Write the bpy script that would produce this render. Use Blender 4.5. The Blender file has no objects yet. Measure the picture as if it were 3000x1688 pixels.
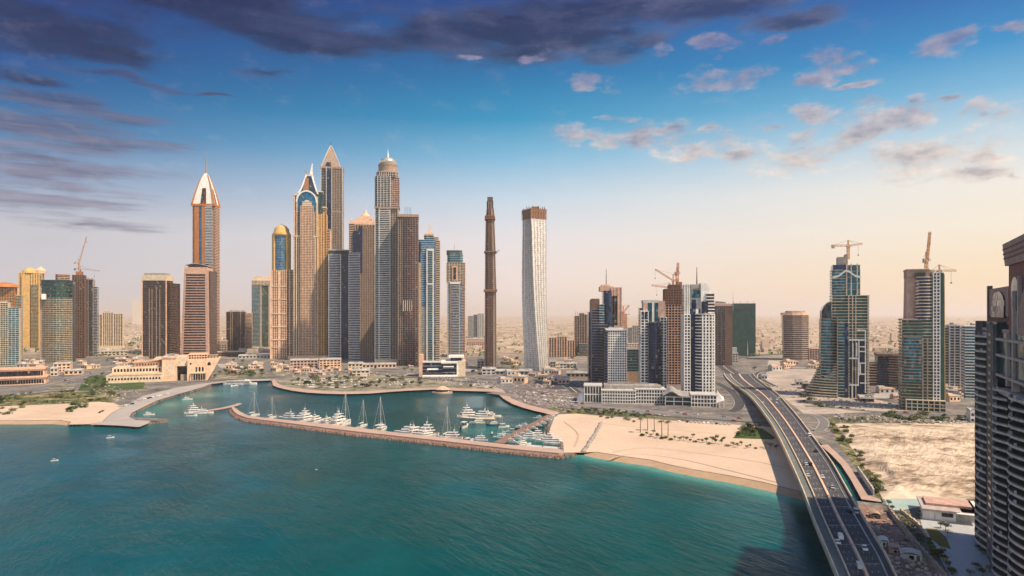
import bpy, math, random
from mathutils import Vector, Matrix, noise as mnoise
from mathutils.geometry import tessellate_polygon
import numpy as np
R = math.radians
sc = bpy.context.scene
COL = sc.collection
random.seed(7)
# ------------------------------------------------------------------ camera
H, F, HY, ZG = 100.0, 2000.0, 920.0, 2.0      # eye height, focal length and horizon row of the 3000 px wide photograph
cam = bpy.data.cameras.new('camera'); cob = bpy.data.objects.new('camera', cam); COL.objects.link(cob)
cob.location = (0, 0, H); cob.rotation_euler = (R(90), 0, 0)
cam.lens = 24; cam.sensor_width = 36; cam.shift_y = (HY-844)/3000.0
cam.clip_start = 1; cam.clip_end = 200000
sc.camera = cob
# ------------------------------------------------------------------ light and sky
SUN_AZ, SUN_EL = R(118), R(54)                # clockwise from the view direction (+Y), and height
sun = bpy.data.lights.new('sun', 'SUN'); so = bpy.data.objects.new('sun', sun); COL.objects.link(so)
sun.energy = 5.0; sun.angle = R(1.4); sun.color = (1.0, 0.79, 0.55)
to_sun = Vector((math.sin(SUN_AZ)*math.cos(SUN_EL), math.cos(SUN_AZ)*math.cos(SUN_EL), math.sin(SUN_EL)))
so.rotation_euler = to_sun.to_track_quat('Z', 'Y').to_euler()
sc.view_settings.view_transform = 'Standard'; sc.view_settings.look = 'None'
sc.view_settings.gamma = 1; sc.view_settings.use_curve_mapping = False; sc.view_settings.exposure = 0.28
sc.cycles.max_bounces = 6; sc.cycles.diffuse_bounces = 2; sc.cycles.glossy_bounces = 3; sc.cycles.volume_bounces = 1
sc.cycles.transmission_bounces = 3; sc.cycles.caustics_reflective = False; sc.cycles.caustics_refractive = False
sc.cycles.use_denoising = True

def lin(c):
    return tuple((v/255/12.92 if v/255 <= .04045 else ((v/255+.055)/1.055)**2.4) for v in c)

class NT:
    """small helper to write node maths"""
    def __init__(s, nt): s.t = nt; s.n = nt.nodes; s.l = nt.links
    def new(s, ty, **k):
        n = s.n.new(ty)
        for a, v in k.items(): setattr(n, a, v)
        return n
    def put(s, sock, v):
        if hasattr(v, 'is_output'): s.l.new(v, sock)
        elif v is not None: sock.default_value = v
    def m(s, op, a, b=None, c=None, clamp=False):
        n = s.new('ShaderNodeMath', operation=op, use_clamp=clamp)
        for i, v in enumerate((a, b, c)): s.put(n.inputs[i], v) if v is not None else None
        return n.outputs[0]
    def v(s, op, a, b=None):
        n = s.new('ShaderNodeVectorMath', operation=op)
        s.put(n.inputs[0], a)
        if b is not None:
            if op == 'SCALE': s.put(n.inputs[3], b)
            else: s.put(n.inputs[1], b)
        return n.outputs['Value'] if op in ('LENGTH', 'DOT_PRODUCT', 'DISTANCE') else n.outputs[0]
    def xyz(s, x, y, z):
        n = s.new('ShaderNodeCombineXYZ')
        for i, q in enumerate((x, y, z)): s.put(n.inputs[i], q)
        return n.outputs[0]
    def sep(s, a):
        n = s.new('ShaderNodeSeparateXYZ'); s.put(n.inputs[0], a); return n.outputs
    def mix(s, f, a, b, blend='MIX'):
        n = s.new('ShaderNodeMix', data_type='RGBA', blend_type=blend)
        s.put(n.inputs[0], f)
        for i, q in ((6, a), (7, b)): s.put(n.inputs[i], (*q, 1) if isinstance(q, tuple) and len(q) == 3 else q)
        return n.outputs[2]
    def ramp(s, f, stops, interp='LINEAR'):
        n = s.new('ShaderNodeValToRGB'); r = n.color_ramp; r.interpolation = interp
        while len(r.elements) < len(stops): r.elements.new(.5)
        for e, (p, c) in zip(r.elements, stops):
            e.position = p; e.color = (*c, 1) if len(c) == 3 else c
        s.put(n.inputs[0], f); return n.outputs[0]
    def noise(s, vec, scale, detail=4, rough=.55, dist=0.0):
        n = s.new('ShaderNodeTexNoise'); s.put(n.inputs['Vector'], vec)
        n.inputs['Scale'].default_value = scale; n.inputs['Detail'].default_value = detail
        n.inputs['Roughness'].default_value = rough; n.inputs['Distortion'].default_value = dist
        return n.outputs[0]
    def step(s, a, lo, hi):
        n = s.new('ShaderNodeMapRange', interpolation_type='SMOOTHSTEP')
        s.put(n.inputs[0], a); n.inputs[1].default_value = lo; n.inputs[2].default_value = hi
        return n.outputs[0]

def build_world():
    w = bpy.data.worlds.new('World'); sc.world = w; w.use_nodes = True
    t = NT(w.node_tree); t.n.clear()
    out = t.new('ShaderNodeOutputWorld'); bg = t.new('ShaderNodeBackground'); t.l.new(bg.outputs[0], out.inputs[0])
    sky = t.new('ShaderNodeTexSky', sky_type='NISHITA'); sky.sun_disc = False
    sky.sun_elevation = SUN_EL; sky.sun_rotation = SUN_AZ
    sky.air_density = 1.0; sky.dust_density = 2.0; sky.ozone_density = 2.0
    co = t.new('ShaderNodeTexCoord').outputs['Generated']
    d = t.v('NORMALIZE', co)
    x, y, z = t.sep(d)
    el = t.m('ARCSINE', z); az = t.m('ARCTAN2', x, y)
    def ang(px, py):                      # photograph (2576 px copy) -> azimuth, elevation
        u = (px-1288)/1717.4; v = (790-py)/1717.4
        a = math.atan(u); return a, math.atan(v*math.cos(a))
    E = lambda py: max(0, min(1, (790-py)/1717.4))
    te = t.m('TANGENT', t.m('MINIMUM', t.m('MAXIMUM', el, 0.0), 1.2))
    te = t.m('DIVIDE', te, t.m('MAXIMUM', t.m('COSINE', t.m('MULTIPLY', az, .5)), .55))   # the bands dip a little to both sides
    def grad(cols):
        return t.ramp(te, [(E(py), lin(c)) for py, c in cols])
    left = grad([(790, (200, 198, 206)), (700, (200, 198, 206)), (600, (196, 196, 204)), (500, (140, 162, 192)), (380, (46, 116, 168)), (250, (14, 82, 145)), (100, (8, 58, 128)), (-100, (6, 38, 102)), (-700, (10, 40, 90))])
    mid = grad([(790, (240, 222, 214)), (700, (240, 225, 219)), (600, (230, 224, 226)), (500, (196, 214, 228)), (400, (126, 184, 216)), (300, (36, 146, 190)), (180, (6, 110, 166)), (0, (4, 66, 138)), (-700, (16, 60, 120))])
    right = grad([(790, (250, 216, 172)), (700, (248, 222, 184)), (600, (244, 232, 212)), (500, (238, 232, 222)), (400, (190, 212, 224)), (300, (116, 178, 214)), (200, (40, 140, 196)), (80, (14, 102, 174)), (-100, (12, 74, 150)), (-700, (20, 70, 140))])
    a_l, a_r = ang(100, 400)[0], ang(2500, 400)[0]
    fl = t.step(az, 0.0, -a_l*-1.0 if False else a_l) if False else t.m('MULTIPLY', az, 1/a_l, clamp=True)
    fr = t.m('MULTIPLY', az, 1/a_r, clamp=True)
    # behind the camera both sides meet the middle gradient again
    back = t.step(y, -0.5, 0.35)
    fl = t.m('MULTIPLY', fl, back); fr = t.m('MULTIPLY', fr, back)
    base = t.mix(fr, t.mix(fl, mid, left), right)
    # ---------------- clouds, laid out in directions of the sky
    p = t.xyz(az, el, 0.0)
    wpn = t.new('ShaderNodeTexNoise'); t.put(wpn.inputs['Vector'], t.v('MULTIPLY', p, (1, 3, 0))); wpn.inputs['Scale'].default_value = 9; wpn.inputs['Detail'].default_value = 4
    pw = t.v('ADD', p, t.v('MULTIPLY', t.v('SUBTRACT', wpn.outputs[1], (.5, .5, .5)), (.12, .05, 0)))
    def cover(ells):
        acc = None
        for (px, py, hw, hh) in ells:
            a, e = ang(px, py)
            k = math.cos(a)
            wa = hw/1717.4*k*k; we = hh/1717.4*k
            q = t.v('MULTIPLY', t.v('SUBTRACT', pw, (a, e, 0)), (1/wa, 1/we, 0))
            g = t.m('SUBTRACT', 1.0, t.v('LENGTH', q), clamp=True)
            acc = g if acc is None else t.m('SMOOTH_MAX', acc, g, .15)
        return acc
    def layer(cur, ells, aniso, scale, gain, lo, hi, cold, clit, seed, shift=(.018, .008), lk=5.0, lift=0.0, opac=1.0, warp=0.0):
        c = cover(ells)
        pv = t.v('ADD', t.v('MULTIPLY', p, (1.0, aniso, 0)), (seed, seed*.7, seed*.3))
        n1 = t.noise(pv, scale, 8, .64, warp); n2 = t.noise(t.v('ADD', pv, (shift[0], shift[1]*aniso, 0)), scale, 8, .6, warp)
        dens = t.m('ADD', t.m('MULTIPLY', c, gain), t.m('MULTIPLY', t.m('SUBTRACT', n1, .5), 3.6))
        al = t.m('MULTIPLY', t.m('MULTIPLY', t.step(dens, lo, hi), opac), t.step(c, .04, .30))
        li = t.m('ADD', t.m('MULTIPLY', t.m('SUBTRACT', n1, n2), lk), lift)
        thin = t.m('SUBTRACT', 1.0, t.step(dens, lo, hi+.45))
        li = t.m('ADD', li, t.m('MULTIPLY', thin, .55), clamp=True)
        return t.mix(al, cur, t.mix(li, cold, clit))
    hi_dark = t.mix(t.m('MULTIPLY', az, 1.3, clamp=True), lin((12, 28, 72)), lin((38, 62, 114)))
    hi_lit = t.mix(t.m('ADD', t.m('MULTIPLY', az, .9), .45, clamp=True), lin((40, 60, 108)), lin((124, 122, 148)))
    base = layer(base, [(560, 20, 900, 95), (100, 60, 420, 130), (250, 130, 330, 55), (1250, 70, 560, 110), (1480, 110, 260, 60), (820, 100, 420, 60), (1750, 20, 420, 60), (2010, 45, 190, 34), (1500, 20, 500, 60), (60, 190, 150, 34)],
                 3.6, 9.0, 1.9, .15, 1.45, hi_dark, hi_lit, 3.1, shift=(.03, .012), lk=2.4, lift=.02, opac=.86)
    base = layer(base, [(130, 330, 520, 75), (180, 270, 460, 45), (120, 420, 500, 55), (110, 490, 470, 60), (200, 345, 400, 40), (60, 250, 300, 40), (220, 555, 330, 26), (670, 183, 120, 22), (500, 226, 100, 10), (300, 195, 300, 20)],
                 11.0, 8.0, 1.5, .25, 1.4, t.mix(t.m('MULTIPLY', t.m('SUBTRACT', el, .1), 5.5, clamp=True), lin((118, 120, 142)), lin((26, 48, 98))), t.mix(t.m('MULTIPLY', t.m('SUBTRACT', el, .1), 5.0, clamp=True), lin((170, 166, 182)), lin((70, 84, 128))), 8.4, lk=2.4, lift=.12, opac=.9)
    rd = t.mix(t.m('MULTIPLY', t.m('SUBTRACT', el, .19), 7.0, clamp=True), lin((156, 148, 156)), lin((88, 106, 156)))
    rl = t.mix(t.m('MULTIPLY', t.m('SUBTRACT', el, .19), 6.5, clamp=True), lin((255, 236, 218)), lin((164, 152, 172)))
    base = layer(base, [(1490, 210, 95, 28), (1820, 205, 150, 45), (2090, 155, 110, 38), (2040, 195, 90, 34), (1940, 102, 70, 24), (1790, 110, 70, 28), (1655, 132, 46, 28), (1180, 142, 46, 12), (1350, 140, 52, 15), (2160, 205, 80, 16), (2400, 120, 150, 40), (2540, 75, 90, 34), (1825, 140, 30, 20),
                        (1490, 345, 130, 40), (1600, 350, 130, 46), (1745, 358, 210, 54), (1690, 325, 80, 30), (1990, 395, 240, 66), (2062, 285, 95, 66), (1800, 316, 62, 26), (2190, 272, 70, 34), (2240, 310, 210, 66), (2150, 345, 130, 44), (2350, 388, 330, 78), (2490, 278, 160, 52), (2565, 440, 70, 34), (2460, 440, 260, 40), (1860, 385, 90, 26), (1940, 325, 60, 26), (2280, 262, 60, 22), (2400, 245, 60, 20), (2520, 385, 120, 40), (1520, 300, 60, 20)],
                 2.0, 20.0, 1.25, .22, 1.2, rd, rl, 5.7, shift=(.010, .010), lk=2.6, lift=.14, opac=.84)
    skyc = t.v('SCALE', sky.outputs[0], 1.0)
    sky_part = t.v('SCALE', skyc, .003)
    tot = t.v('ADD', t.v('SCALE', base, .96), sky_part)
    sd = t.v('DOT_PRODUCT', d, (math.sin(SUN_AZ), math.cos(SUN_AZ), .25))
    glow = t.m('MULTIPLY', t.step(sd, .62, 1.0), t.m('SUBTRACT', 1.0, t.step(el, .1, 1.1)))
    rear = t.m('SUBTRACT', 1.0, t.step(y, -.55, .30))
    tot = t.mix(rear, tot, t.v('SCALE', t.mix(t.step(el, 0, .8), (.70, .68, .70), (.18, .31, .50)), 1.25))
    tot = t.v('ADD', tot, t.v('SCALE', t.xyz(1.0, .72, .46), t.m('MULTIPLY', glow, 1.6)))
    # below the horizon: dim earth light
    up = t.step(z, -.02, 0.0)
    tot = t.mix(up, lin((120, 118, 118)), tot)
    t.put(bg.inputs[0], t.v('SCALE', tot, 9.0)); bg.inputs[1].default_value = 0.1
build_world()
# ------------------------------------------------------------------ materials
MATS = {}
def newmat(name):
    m = bpy.data.materials.new(name); m.use_nodes = True
    t = NT(m.node_tree); b = m.node_tree.nodes['Principled BSDF']; MATS[name] = m
    return m, t, b
def solid(name, col, rough=.75, metal=0.0, var=.18, scale=.25, streak=0.0, spec=.4):
    """painted or mineral surface with weathering noise"""
    if name in MATS: return MATS[name]
    m, t, b = newmat(name)
    oc = t.new('ShaderNodeTexCoord').outputs['Object']
    n = t.noise(oc, scale, 5, .6)
    n2 = t.noise(t.v('MULTIPLY', oc, (1, 1, .12)), scale*2.2, 3, .6)
    f = t.m('ADD', t.m('MULTIPLY', n, .6), t.m('MULTIPLY', n2, .4))
    lo = tuple(c*(1-var*1.6) for c in col); hi = tuple(min(1, c*(1+var)) for c in col)
    wn = t.new('ShaderNodeTexWhiteNoise'); t.put(wn.inputs[0], t.v('FLOOR', t.v('DIVIDE', t.v('ADD', oc, (.7, .4, .2)), (2.9, 2.9, 3.6))))
    base = t.ramp(f, [(.3, lo), (.7, hi)])
    t.put(b.inputs['Base Color'], t.v('SCALE', base, t.m('ADD', .86, t.m('MULTIPLY', wn.outputs[0], .22))))
    b.inputs['Roughness'].default_value = rough; b.inputs['Metallic'].default_value = metal
    b.inputs['Specular IOR Level'].default_value = spec
    return m
def glass(name, col, fh=3.6, bay=2.4, metal=.45, rough=.12, lite=(.20, .19, .17), litef=.05, tilt=.09):
    """curtain wall: every pane has its own tone, tilt and blind"""
    if name in MATS: return MATS[name]
    m, t, b = newmat(name)
    oc = t.new('ShaderNodeTexCoord').outputs['Object']
    cell = t.v('FLOOR', t.v('DIVIDE', t.v('ADD', oc, (.31, .37, .05)), (bay, bay, fh)))
    wn = t.new('ShaderNodeTexWhiteNoise'); t.put(wn.inputs[0], cell)
    r = wn.outputs[0]; rc = wn.outputs[1]
    big = t.noise(oc, .02, 2, .5)
    base = t.mix(t.m('MULTIPLY', r, .9), tuple(c*.45 for c in col), tuple(min(1, c*1.6) for c in col))
    base = t.mix(t.step(big, .35, .65), base, t.v('SCALE', base, .62))
    base = t.mix(t.step(r, 1-litef, 1-litef*.6), base, lite)
    t.put(b.inputs['Base Color'], base)
    t.put(b.inputs['Metallic'], t.m('SUBTRACT', metal, t.m('MULTIPLY', t.step(r, 1-litef, 1-litef*.6), metal)))
    b.inputs['Roughness'].default_value = rough
    geo = t.new('ShaderNodeNewGeometry').outputs['Normal']
    t.put(b.inputs['Normal'], t.v('NORMALIZE', t.v('ADD', geo, t.v('SCALE', t.v('SUBTRACT', rc, (.5, .5, .5)), tilt))))
    return m
W_WHITE = solid('white_render', (.80, .79, .76), .6, var=.08)
W_CREAM = solid('cream_render', (.68, .56, .42), .75)
W_SAND = solid('sand_render', (.80, .54, .38), .8)
W_PEACH = solid('peach_stone', (.68, .43, .31), .8)
W_PINK = solid('pink_stone', (.56, .37, .31), .75)
W_ORANGE = solid('orange_cladding', (.50, .19, .06), .6)
W_GOLD = solid('gold_render', (.64, .42, .16), .75)
W_AMBER = solid('amber_render', (.66, .38, .15), .75)
W_BROWN = solid('brown_concrete', (.16, .095, .075), .85)
W_RUST = solid('rust_scaffold', (.30, .15, .09), .9, var=.35, scale=.6)
W_GREY = solid('grey_concrete', (.33, .31, .29), .85)
W_PALEGREY = solid('pale_grey_panel', (.56, .55, .53), .6)
W_TAUPE = solid('taupe_stone', (.36, .27, .21), .8)
W_DARK = solid('dark_metal', (.05, .05, .055), .5)
W_PURPLE = solid('maroon_cladding', (.27, .085, .075), .7)
W_MAUVE = solid('mauve_cladding', (.38, .21, .19), .6)
W_SILVER = solid('silver_panel', (.62, .60, .57), .35, .55, var=.06)
W_ROOF = solid('roof_grey', (.26, .25, .24), .9)
W_CRANE = solid('crane_paint', (.62, .20, .07), .6)
W_CRANEY = solid('crane_paint_pale', (.62, .34, .16), .6)
W_NET = solid('green_netting', (.025, .085, .072), .9, var=.3, scale=.08)
W_PLUM = solid('plum_concrete', (.27, .165, .14), .8)
G_TEAL = glass('teal_glass', (.012, .13, .18), metal=.5)
G_BLUE = glass('blue_glass', (.010, .04, .11), metal=.5)
G_SKY = glass('bright_blue_glass', (.015, .17, .33), metal=.55)
G_NAVY = glass('navy_glass', (.006, .022, .075), metal=.3, litef=.04)
G_GREEN = glass('green_glass', (.018, .085, .075), metal=.5)
G_GREY = glass('grey_green_glass', (.035, .06, .075), metal=.4)
G_BROWN = glass('bronze_glass', (.05, .034, .032), metal=.35)
G_DARK = glass('dark_glass', (.012, .015, .026), metal=.2, litef=.04)
# ------------------------------------------------------------------ mesh helpers
class MB:
    def __init__(s): s.v = []; s.f = []
    def add(s, vs, fs):
        o = len(s.v); s.v += [tuple(q) for q in vs]; s.f += [tuple(i+o for i in f) for f in fs]
    def box(s, x0, x1, y0, y1, z0, z1):
        s.prism([(x0, y0), (x1, y0), (x1, y1), (x0, y1)], z0, z1)
    def prism(s, pts, z0, z1, top=None):
        n = len(pts); tp = top or pts
        s.add([(x, y, z0) for x, y in pts]+[(x, y, z1) for x, y in tp],
              [(i, (i+1) % n, n+(i+1) % n, n+i) for i in range(n)]+[tuple(range(n-1, -1, -1)), tuple(range(n, 2*n))])
    def loft(s, rings, cap=True, close=True):
        n = len(rings[0]); vs = [q for r in rings for q in r]; fs = []
        for k in range(len(rings)-1):
            for i in range(n if close else n-1):
                j = (i+1) % n
                fs.append((k*n+i, k*n+j, (k+1)*n+j, (k+1)*n+i))
        if cap and close: fs += [tuple(range(n-1, -1, -1)), tuple(range((len(rings)-1)*n, len(rings)*n))]
        s.add(vs, fs)
    def lathe(s, prof, cx=0, cy=0, n=24, a0=0, a1=2*math.pi, sx=1, sy=1):
        full = abs(a1-a0) > 6.28
        k = n if full else n+1
        s.loft([[(cx+r*sx*math.cos(a0+(a1-a0)*i/n), cy+r*sy*math.sin(a0+(a1-a0)*i/n), z) for i in range(k)] for r, z in prof])
    def tube(s, a, b, r0, r1=None, n=5):
        a = Vector(a); b = Vector(b); r1 = r0 if r1 is None else r1
        d = (b-a).normalized(); u = d.orthogonal().normalized(); w = d.cross(u)
        s.loft([[a+(u*math.cos(6.2832*i/n)+w*math.sin(6.2832*i/n))*r0 for i in range(n)],
                [b+(u*math.cos(6.2832*i/n)+w*math.sin(6.2832*i/n))*max(r1, .005) for i in range(n)]])
    def build(s, name, mat, parent=None, loc=None, smooth=False):
        me = bpy.data.meshes.new(name); me.from_pydata(s.v, [], s.f); me.validate()
        for m in (mat if isinstance(mat, (list, tuple)) else [mat]): me.materials.append(m)
        if smooth: me.polygons.foreach_set('use_smooth', [True]*len(me.polygons))
        o = bpy.data.objects.new(name, me); COL.objects.link(o)
        if parent is not None: o.parent = parent
        if loc is not None: o.location = loc
        return o
def tag(o, label=None, cat=None, group=None, kind=None):
    for k, v in (('label', label), ('category', cat), ('group', group), ('kind', kind)):
        if v: o[k] = v
    return o
def empty(name, loc, rz=0, label=None, cat=None, group=None):
    o = bpy.data.objects.new(name, None); COL.objects.link(o); o.location = loc; o.rotation_euler = (0, 0, rz)
    o.empty_display_size = 1
    return tag(o, label, cat, group)
def copy_tree(o, parent=None):
    c = o.copy(); COL.objects.link(c)
    if parent is not None: c.parent = parent
    for ch in o.children: copy_tree(ch, c)
    return c
def area2(p): return sum(p[i][0]*p[(i+1) % len(p)][1]-p[(i+1) % len(p)][0]*p[i][1] for i in range(len(p)))
def off(pts, o):
    """polygon grown outward by o"""
    n = len(pts); sg = 1 if area2(pts) > 0 else -1; res = []
    for i in range(n):
        a, b, c = Vector(pts[i-1]), Vector(pts[i]), Vector(pts[(i+1) % n])
        d1 = (b-a).normalized(); d2 = (c-b).normalized()
        n1 = Vector((d1.y, -d1.x))*sg; n2 = Vector((d2.y, -d2.x))*sg
        k = max(.35, 1+n1.dot(n2)); q = b+(n1+n2)*(o/k)
        res.append((q.x, q.y))
    return res
def oct_(x0, x1, y0, y1, c): return [(x0+c, y0), (x1-c, y0), (x1, y0+c), (x1, y1-c), (x1-c, y1), (x0+c, y1), (x0, y1-c), (x0, y0+c)]
def rect(x0, x1, y0, y1): return [(x0, y0), (x1, y0), (x1, y1), (x0, y1)]
def bow(x0, x1, y0, y1, b, n=10):
    """rectangle whose front bulges by b"""
    return [(x0+(x1-x0)*i/n, y0-b*math.sin(math.pi*i/n)) for i in range(n+1)]+[(x1, y1), (x0, y1)]
def ell(cx, cy, rx, ry, n=24): return [(cx+rx*math.cos(6.28318*i/n), cy+ry*math.sin(6.28318*i/n)) for i in range(n)]
def P(x, y, z=ZG):
    Y = (H-z)*F/(y-HY); return Vector(((x-1500)*Y/F, Y, z))
def S(core, fh=3.6, slab=None, t=.9, o=.5, fin=None, sp=4.5, fw=.8, fo=.8, roof=None):
    return dict(core=core, fh=fh, slab=slab, t=t, o=o, fin=fin, sp=sp, fw=fw, fo=fo, roof=roof or W_ROOF)
def facade(root, pts, z0, z1, st, name='facade', skip=()):
    if area2(pts) < 0: pts = pts[::-1]
    mb = MB(); mb.prism(pts, z0, z1); mb.build(name, st['core'], root)
    n = max(1, round((z1-z0)/st['fh'])); fh = (z1-z0)/n
    if st['slab']:
        mb = MB(); q = off(pts, st['o']); zt = st['t']
        for k in range(n+1):
            za = z0+k*fh-zt*.5
            mb.prism(q, max(z0, za), min(za+zt, z1+zt))
        mb.build('slab_edging', st['slab'], root)
    if st['fin']:
        mb = MB(); since = st['sp']
        for i in range(len(pts)):
            if i in skip: continue
            a, b = Vector(pts[i]), Vector(pts[(i+1) % len(pts)]); L = (b-a).length
            d = (b-a)/L; nn = Vector((d.y, -d.x)); k = max(1, round(L/st['sp'])); hw = st['fw']/2
            if L < st['sp']*.8:                    # facets of a curve: keep the spacing along it
                if since < st['sp']*.9: since += L; continue
                since = L
            else: since = st['sp']
            for j in range(k):
                c = a+d*(L*j/k)
                r = [c-d*hw-nn*.2, c-d*hw+nn*st['fo'], c+d*hw+nn*st['fo'], c+d*hw-nn*.2]
                mb.prism([(v.x, v.y) for v in r][::-1], z0, z1+.02)
        mb.build('mullion', st['fin'], root)
class Site:
    """a building plot read off the photograph: depth from the row where it meets the ground, real metres inside"""
    def __init__(s, name, label, cat, xl, xr, yb, rot=0.0, group=None, zg=ZG, face=.78):
        s.Y = (H-zg)*F/(yb-HY); s.k = s.Y/F; s.xc = (xl+xr)/2; s.zg = zg
        th = math.atan((s.xc-1500)/F)*face               # streets run round the bay: most fronts look out to the sea
        s.root = empty(name, ((s.xc-1500)*s.k, s.Y, zg), rot-th, label, cat, group); s.root.scale.x = math.cos(th)
    def x(s, px): return (px-s.xc)*s.k
    def z(s, py): return H-s.zg-(py-HY)*s.k
    def seg(s, x0, x1, yt, yb, d0, d1, st, shape='rect', a=3.0, name='facade', skip=()):
        X0, X1 = s.x(x0), s.x(x1)
        pts = {'rect': lambda: rect(X0, X1, d0, d1), 'oct': lambda: oct_(X0, X1, d0, d1, a), 'bow': lambda: bow(X0, X1, d0, d1, a),
               'ell': lambda: ell((X0+X1)/2, (d0+d1)/2, (X1-X0)/2, (d1-d0)/2)}[shape]()
        facade(s.root, pts, 0 if yb is None else s.z(yb), s.z(yt), st, name, skip); return pts
    def box(s, x0, x1, yt, yb, d0, d1, mat, name):
        mb = MB(); mb.box(s.x(x0), s.x(x1), d0, d1, 0 if yb is None else s.z(yb), s.z(yt)); return mb.build(name, mat, s.root)
    def spire(s, px, yt, yb, d, r0, mat=None, name='spire', r1=.1):
        mb = MB(); mb.tube((s.x(px), d, s.z(yb)), (s.x(px), d, s.z(yt)), r0, r1, 8); mb.build(name, mat or W_PALEGREY, s.root)
    def ribs(s, xs, yt, yb, d, mat, w=1.2, o=1.2, name='rib'):
        mb = MB()
        for q in xs: mb.box(s.x(q)-w/2, s.x(q)+w/2, d-o, d+.3, 0 if yb is None else s.z(yb), s.z(yt))
        mb.build(name, mat, s.root)
    def plant(s, x0, x1, yt, d0, d1, n=4, h=3.5):
        """plant rooms and a parapet on a roof"""
        rr = random.Random(int(x0*7+yt)); z = s.z(yt); X0, X1 = s.x(x0), s.x(x1)
        mb = MB()
        for e in ((X0, X1, d0, d0+.4), (X0, X1, d1-.4, d1), (X0, X0+.4, d0+.41, d1-.41), (X1-.4, X1, d0+.41, d1-.41)): mb.box(*e, z, z+1.3)
        mb.build('parapet', W_PALEGREY, s.root)
        for i in range(n):
            w = (X1-X0)*rr.uniform(.12, .3); dd = (d1-d0)*rr.uniform(.15, .3); a = rr.uniform(X0+1, X1-w-1); b = rr.uniform(d0+1, d1-dd-1)
            m2 = MB(); m2.box(a, a+w, b, b+dd, z+.003*i, z+h*rr.uniform(.6, 1.2)); m2.build('plant_room', W_GREY, s.root)
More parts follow.
